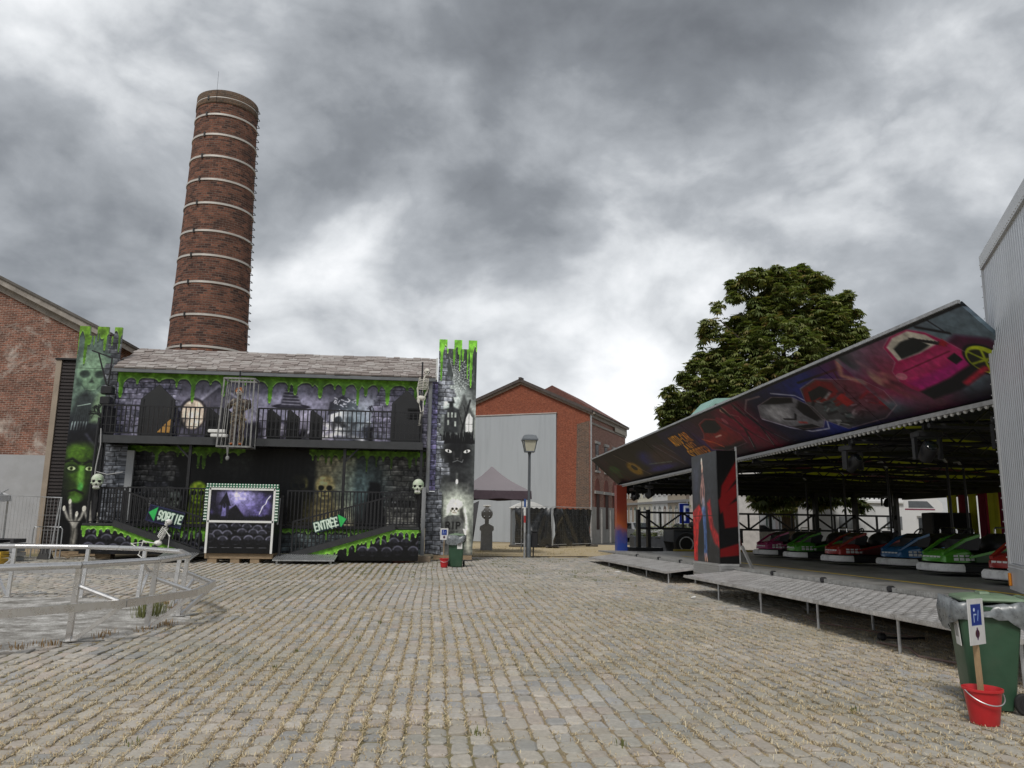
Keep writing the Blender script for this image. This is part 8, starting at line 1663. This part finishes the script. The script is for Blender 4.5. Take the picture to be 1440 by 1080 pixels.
# dark trailer chassis with a chrome wheel, planter, parking sign
def chassis():
    t_ = thing('trailer_chassis', 'dark low trailer chassis with one bright chrome wheel behind the truss rail', 'trailer', (12.3,36.2,0))
    mb = MB(); mb.box(11.4,14.8,36.3,38.0,.62,1.28); part('frame', mb, pm('dark_chassis', (.05,.055,.065), .5, 0, .2, 3), t_); mb = MB(); mb.box(11.35,14.8,36.24,36.299,1.2,1.3); part('edge_rail', mb, GALV, t_)
    for x in (11.95,):
        m = Matrix.Translation((x,36.15,.55)) @ Matrix.Rotation(R(-90),4,'X'); mb = MB(); mb.lathe([(.3,-.0),(.50,.0),(.54,.05),(.54,.3),(.5,.34),(.3,.34)], (0,0,0), 22, m); w_ = part('wheel', mb, RUBBER, t_, smooth=40); mb = MB(); mb.lathe([(.02,.02),(.1,.0),(.14,.08),(.26,.06),(.31,-.02),(.35,-.015),(.35,.2),(.02,.2)], (0,0,0), 20, m); part('chrome_rim', mb, pm('chrome_rim', (.7,.7,.71), .25, .35), w_, smooth=40)
    mb = MB(); mb.cbox(12.6,14.7,36.4,37.8,1.29,1.6,.1)
    for k in range(14):
        rr_ = random.Random(k); xx_ = 12.6+rr_.uniform(0,1.8); zz_ = 1.0+rr_.uniform(0,.5); mb.cbox(xx_,xx_+rr_.uniform(.15,.4),36.0+.01*k,36.23,zz_,zz_+rr_.uniform(.1,.35),.03)
    part('machinery', mb, DARK, t_, stuff=True)
    t_ = thing('planter', 'long dark planter box of low green shrubs behind the truss rail', 'planter', (10.7,38.3,0)); mb = MB(); mb.cbox(9.9,13.2,38.0,38.9,0,.85,.03); part('box', mb, pm('charcoal_box', (.055,.06,.07), .6, 0, .2, 4), t_)
    c = Cv(0,1,0,.25,120,(.06,.065,.075))
    rng = np.random.default_rng(4); cen = np.stack([rng.uniform(10,13.1,900),rng.uniform(38.05,38.85,900),.8+.75*rng.random(900)**1.5*(.5+.5*np.sin(rng.uniform(10,13.1,900)*3))],-1); o = shared('shrub', leaf_mesh('shrub', cen-np.array((10.7,38.3,0)), rng, .16, leafmat('shrub_leaf'), .2), t_); o['kind'] = 'stuff'
    t_ = thing('parking_sign', 'blue square parking sign with a white P behind the truss rail', 'road sign', (14.0,42.2,0)); c = Cv(0,1,0,1,110,(.02,.10,.42)); c.text('P', .32, .2, .62, (.85,.87,.9), .12, .4, .36); c.poly([(0,0),(1,0),(1,1),(0,1),(0,0),(.03,.03),(.03,.97),(.97,.97),(.97,.03),(.03,.03)], (.8,.82,.85), 1, .01)
    M_ = imgmat('parking_print', c, .35); mb = MB(); q = [(13.55,42.14,1.45),(14.55,42.14,1.45),(14.55,42.14,2.6),(13.55,42.14,2.6)]; mb.rings([q,[(a,b2+.03,d) for a,b2,d in q]])
    for i, f in enumerate(mb.f): mb.uv[i] = [((mb.v[v_][0]-13.55)/1.0,(mb.v[v_][2]-1.45)/1.15) for v_ in f]
    part('panel', mb, M_, t_); mb = MB(); mb.tube([(14.05,42.2,0),(14.05,42.2,2.7)], .04, 8); part('pole', mb, GALV, t_)
    t_ = thing('small_road_sign', 'narrow dark blue sign with white symbol right of the parking sign', 'road sign', (15.1,42.2,0)); c = Cv(0,.5,0,1,110,(.03,.05,.25)); c.poly([(.12,.3),(.38,.3),(.25,.7)], (.7,.72,.8)); M_ = imgmat('small_sign_print', c, .35); mb = MB(); q = [(14.95,42.15,1.45),(15.35,42.15,1.45),(15.35,42.15,2.65),(14.95,42.15,2.65)]; mb.rings([q,[(a,b2+.03,d) for a,b2,d in q]])
    for i, f in enumerate(mb.f): mb.uv[i] = [((mb.v[v_][0]-14.95)/.4,(mb.v[v_][2]-1.45)/1.2) for v_ in f]
    part('panel', mb, M_, t_); mb = MB(); mb.tube([(15.15,42.2,0),(15.15,42.2,2.75)], .04, 8); part('pole', mb, GALV, t_)
chassis()
# ------------------------------------------------------------------ terraced houses along the street
def terrace():
    cols = [('cream',(.62,.57,.44)),('brown brick',(.30,.23,.17)),('pale cream',(.66,.63,.52)),('white',(.70,.70,.68)),('tan brick',(.42,.36,.28)),('dark brown brick',(.24,.19,.15)),('beige',(.52,.46,.36)),('bright white',(.74,.74,.73)),('pink white',(.62,.55,.52)),('grey white',(.58,.6,.62))]
    RT = pm('terrace_roof', (.16,.10,.08), .8, 0, .3, 4); GW = pm('terrace_window', (.035,.04,.045), .12, 0, .3, .8, spec=.7); y = 100.; x = 23.5; rg = random.Random(3)
    place_ = ('farthest terraced house beside the brick warehouse','second terraced house from the warehouse','third terraced house from the warehouse','fourth terraced house from the warehouse','fifth terraced house from the warehouse','terraced house left of the parking sign','terraced house behind the parking sign','terraced house just left of the painted pillar','terraced house seen right of the painted pillar','nearest terraced house behind the camper')
    for k, (nm, col) in enumerate(cols):
        w_ = 6.0+rg.uniform(-.5,.5); y0 = y-w_; h = 6.9+rg.uniform(-.2,.25); mt_ = pm('house_%d' % k, col, .85, 0, .1, 1.5, dirt=[v*.6 for v in col], dscale=.7, damt=.4)
        t_ = thing('terraced_house', nm+' '+place_[k], 'house', (x, (y0+y)/2, 0), 0, 'terraced houses along the street')
        mb = MB(); mb.box(x,x+8,y0+.004,y-.004,0,h); wl = part('wall', mb, mt_, t_)
        mb = MB(); mb.prism([(x-.3,h),(x+8.3,h),(x+4,h+1.6)], 'y', y0, y); part('roof', mb, RT, t_)
        mb = MB(); mb.box(x-.12,x-.002,y0+.01,y-.01,3.35,3.6); part('string_course', mb, pm('grey_course_%d' % k, (.26,.26,.26), .8), t_)
        mb = MB(); mb.box(x-.2,x-.002,y0+.01,y-.01,h-.35,h-.02); part('cornice', mb, pm('cornice_%d' % k, [v*.8 for v in col], .8), t_)
        for j in range(3):
            yc = y0+w_*(j+.5)/3
            for (za, zb, arch) in ((.95 if not (j == 0) else .05, 2.75, True), (4.1,5.9,False)):
                mb = MB(); pts = [(yc-.48,za),(yc+.48,za),(yc+.48,zb)]+([(yc+.33,zb+.22),(yc,zb+.36),(yc-.33,zb+.22)] if arch else [])+[(yc-.48,zb)]
                mb.prism(pts, 'x', x-.03, x-.003); f_ = part('window' if not (j == 0 and arch) else 'door', mb, GW if not (j == 0 and arch) else pm('front_door_%d' % k, ((.10,.06,.04),(.04,.08,.06),(.2,.2,.2))[k % 3], .5), t_)
                mb = MB(); mb.box(x-.06,x-.031,yc-.03,yc+.03,za,zb); mb.box(x-.06,x-.031,yc-.48,yc-.42,za,zb); mb.box(x-.06,x-.031,yc+.42,yc+.48,za,zb); part('frame', mb, WHITE, f_)
        if k in (2,6): mb = MB(); mb.box(x+3.6,x+4.4,y0+1,y0+1.6,h+1,h+2.4); part('chimney', mb, pm('stack_%d' % k, (.28,.14,.10), .9), t_)
        y = y0-.02
    # pale house behind with a green gutter and dormer that shows above the canopy
    t_ = thing('green_roofed_house', 'brown brick house with pale green copper roof edges above the canopy', 'house', (14.9,38.6,0)); GRN = pm('pale_copper_green', (.28,.46,.42), .6, 0, .15, 3); BB = brickmat('brown_dormer_brick', (.22,.13,.09), (.16,.095,.07), (.2,.18,.15))
    x0, zl = (13.243,6.597); x1, zr_ = (14.387,7.864); x2, z2 = (16.439,8.040)
    mb = MB(); mb.prism([(x0+.1,5.0),(x2+.5,5.0),(x2+.5,z2-.2),(x1+.2,zr_-.25),(x0+.1,zl-.3)], 'y', 38.6, 40.4); part('dormer_wall', mb, BB, t_)
    mb = MB(); mb.prism([(x0-.12,zl-.30),(x1,zr_-.22),(x2+.7,z2-.2),(x2+.7,z2+.05),(x1,zr_+.06),(x0-.12,zl+.0)], 'y', 38.3, 40.5); part('copper_roof', mb, GRN, t_)
    mb = MB(); mb.box(x0-.1,x0+.12,38.5,40.4,4.9,zl-.3); part('corner_board', mb, GRN, t_)
    mb = MB(); mb.box(x0+.3,x2+.3,38.9,40.3,0,4.99); part('lower_wall', mb, pm('rear_pale_wall', (.6,.57,.55), .85), t_)
terrace()
# a far wood closing the horizon
def far_wood():
    rng = np.random.default_rng(9); n = 5200; x = rng.uniform(-220, 330, n); top = 5.5+2.5*np.sin(x*.05)+1.6*np.sin(x*.17+1); cen = np.stack([x, 165+rng.uniform(-6,6,n), rng.uniform(0,1,n)**.7*top], -1)
    o = shared('far_wood', leaf_mesh('far_wood', cen, rng, 2.6, leafmat('far_wood_leaf'), .4)); o['kind'] = 'stuff'
far_wood()
# litter on the cobbles
for k, (px_, s_) in enumerate((((5.642,16.685), .06),((5.825,24.469), .10))):
    mb = MB(); mb.rings([[(px_[0]-s_,px_[1]-s_*.6,.012),(px_[0]+s_,px_[1]-s_*.4,.016),(px_[0]+s_*.8,px_[1]+s_*.7,.02),(px_[0]-s_*.7,px_[1]+s_*.5,.014)],[(px_[0]-s_*.9,px_[1]-s_*.5,.024),(px_[0]+s_*.9,px_[1]-s_*.4,.03),(px_[0]+s_*.7,px_[1]+s_*.6,.045),(px_[0]-s_*.6,px_[1]+s_*.5,.022)]]); solo('paper_scrap', mb, WHITE, ('small white paper scrap on the cobbles before the near ramp','long white paper scrap on the cobbles before the far ramp')[k], 'litter', (px_[0],px_[1],0))
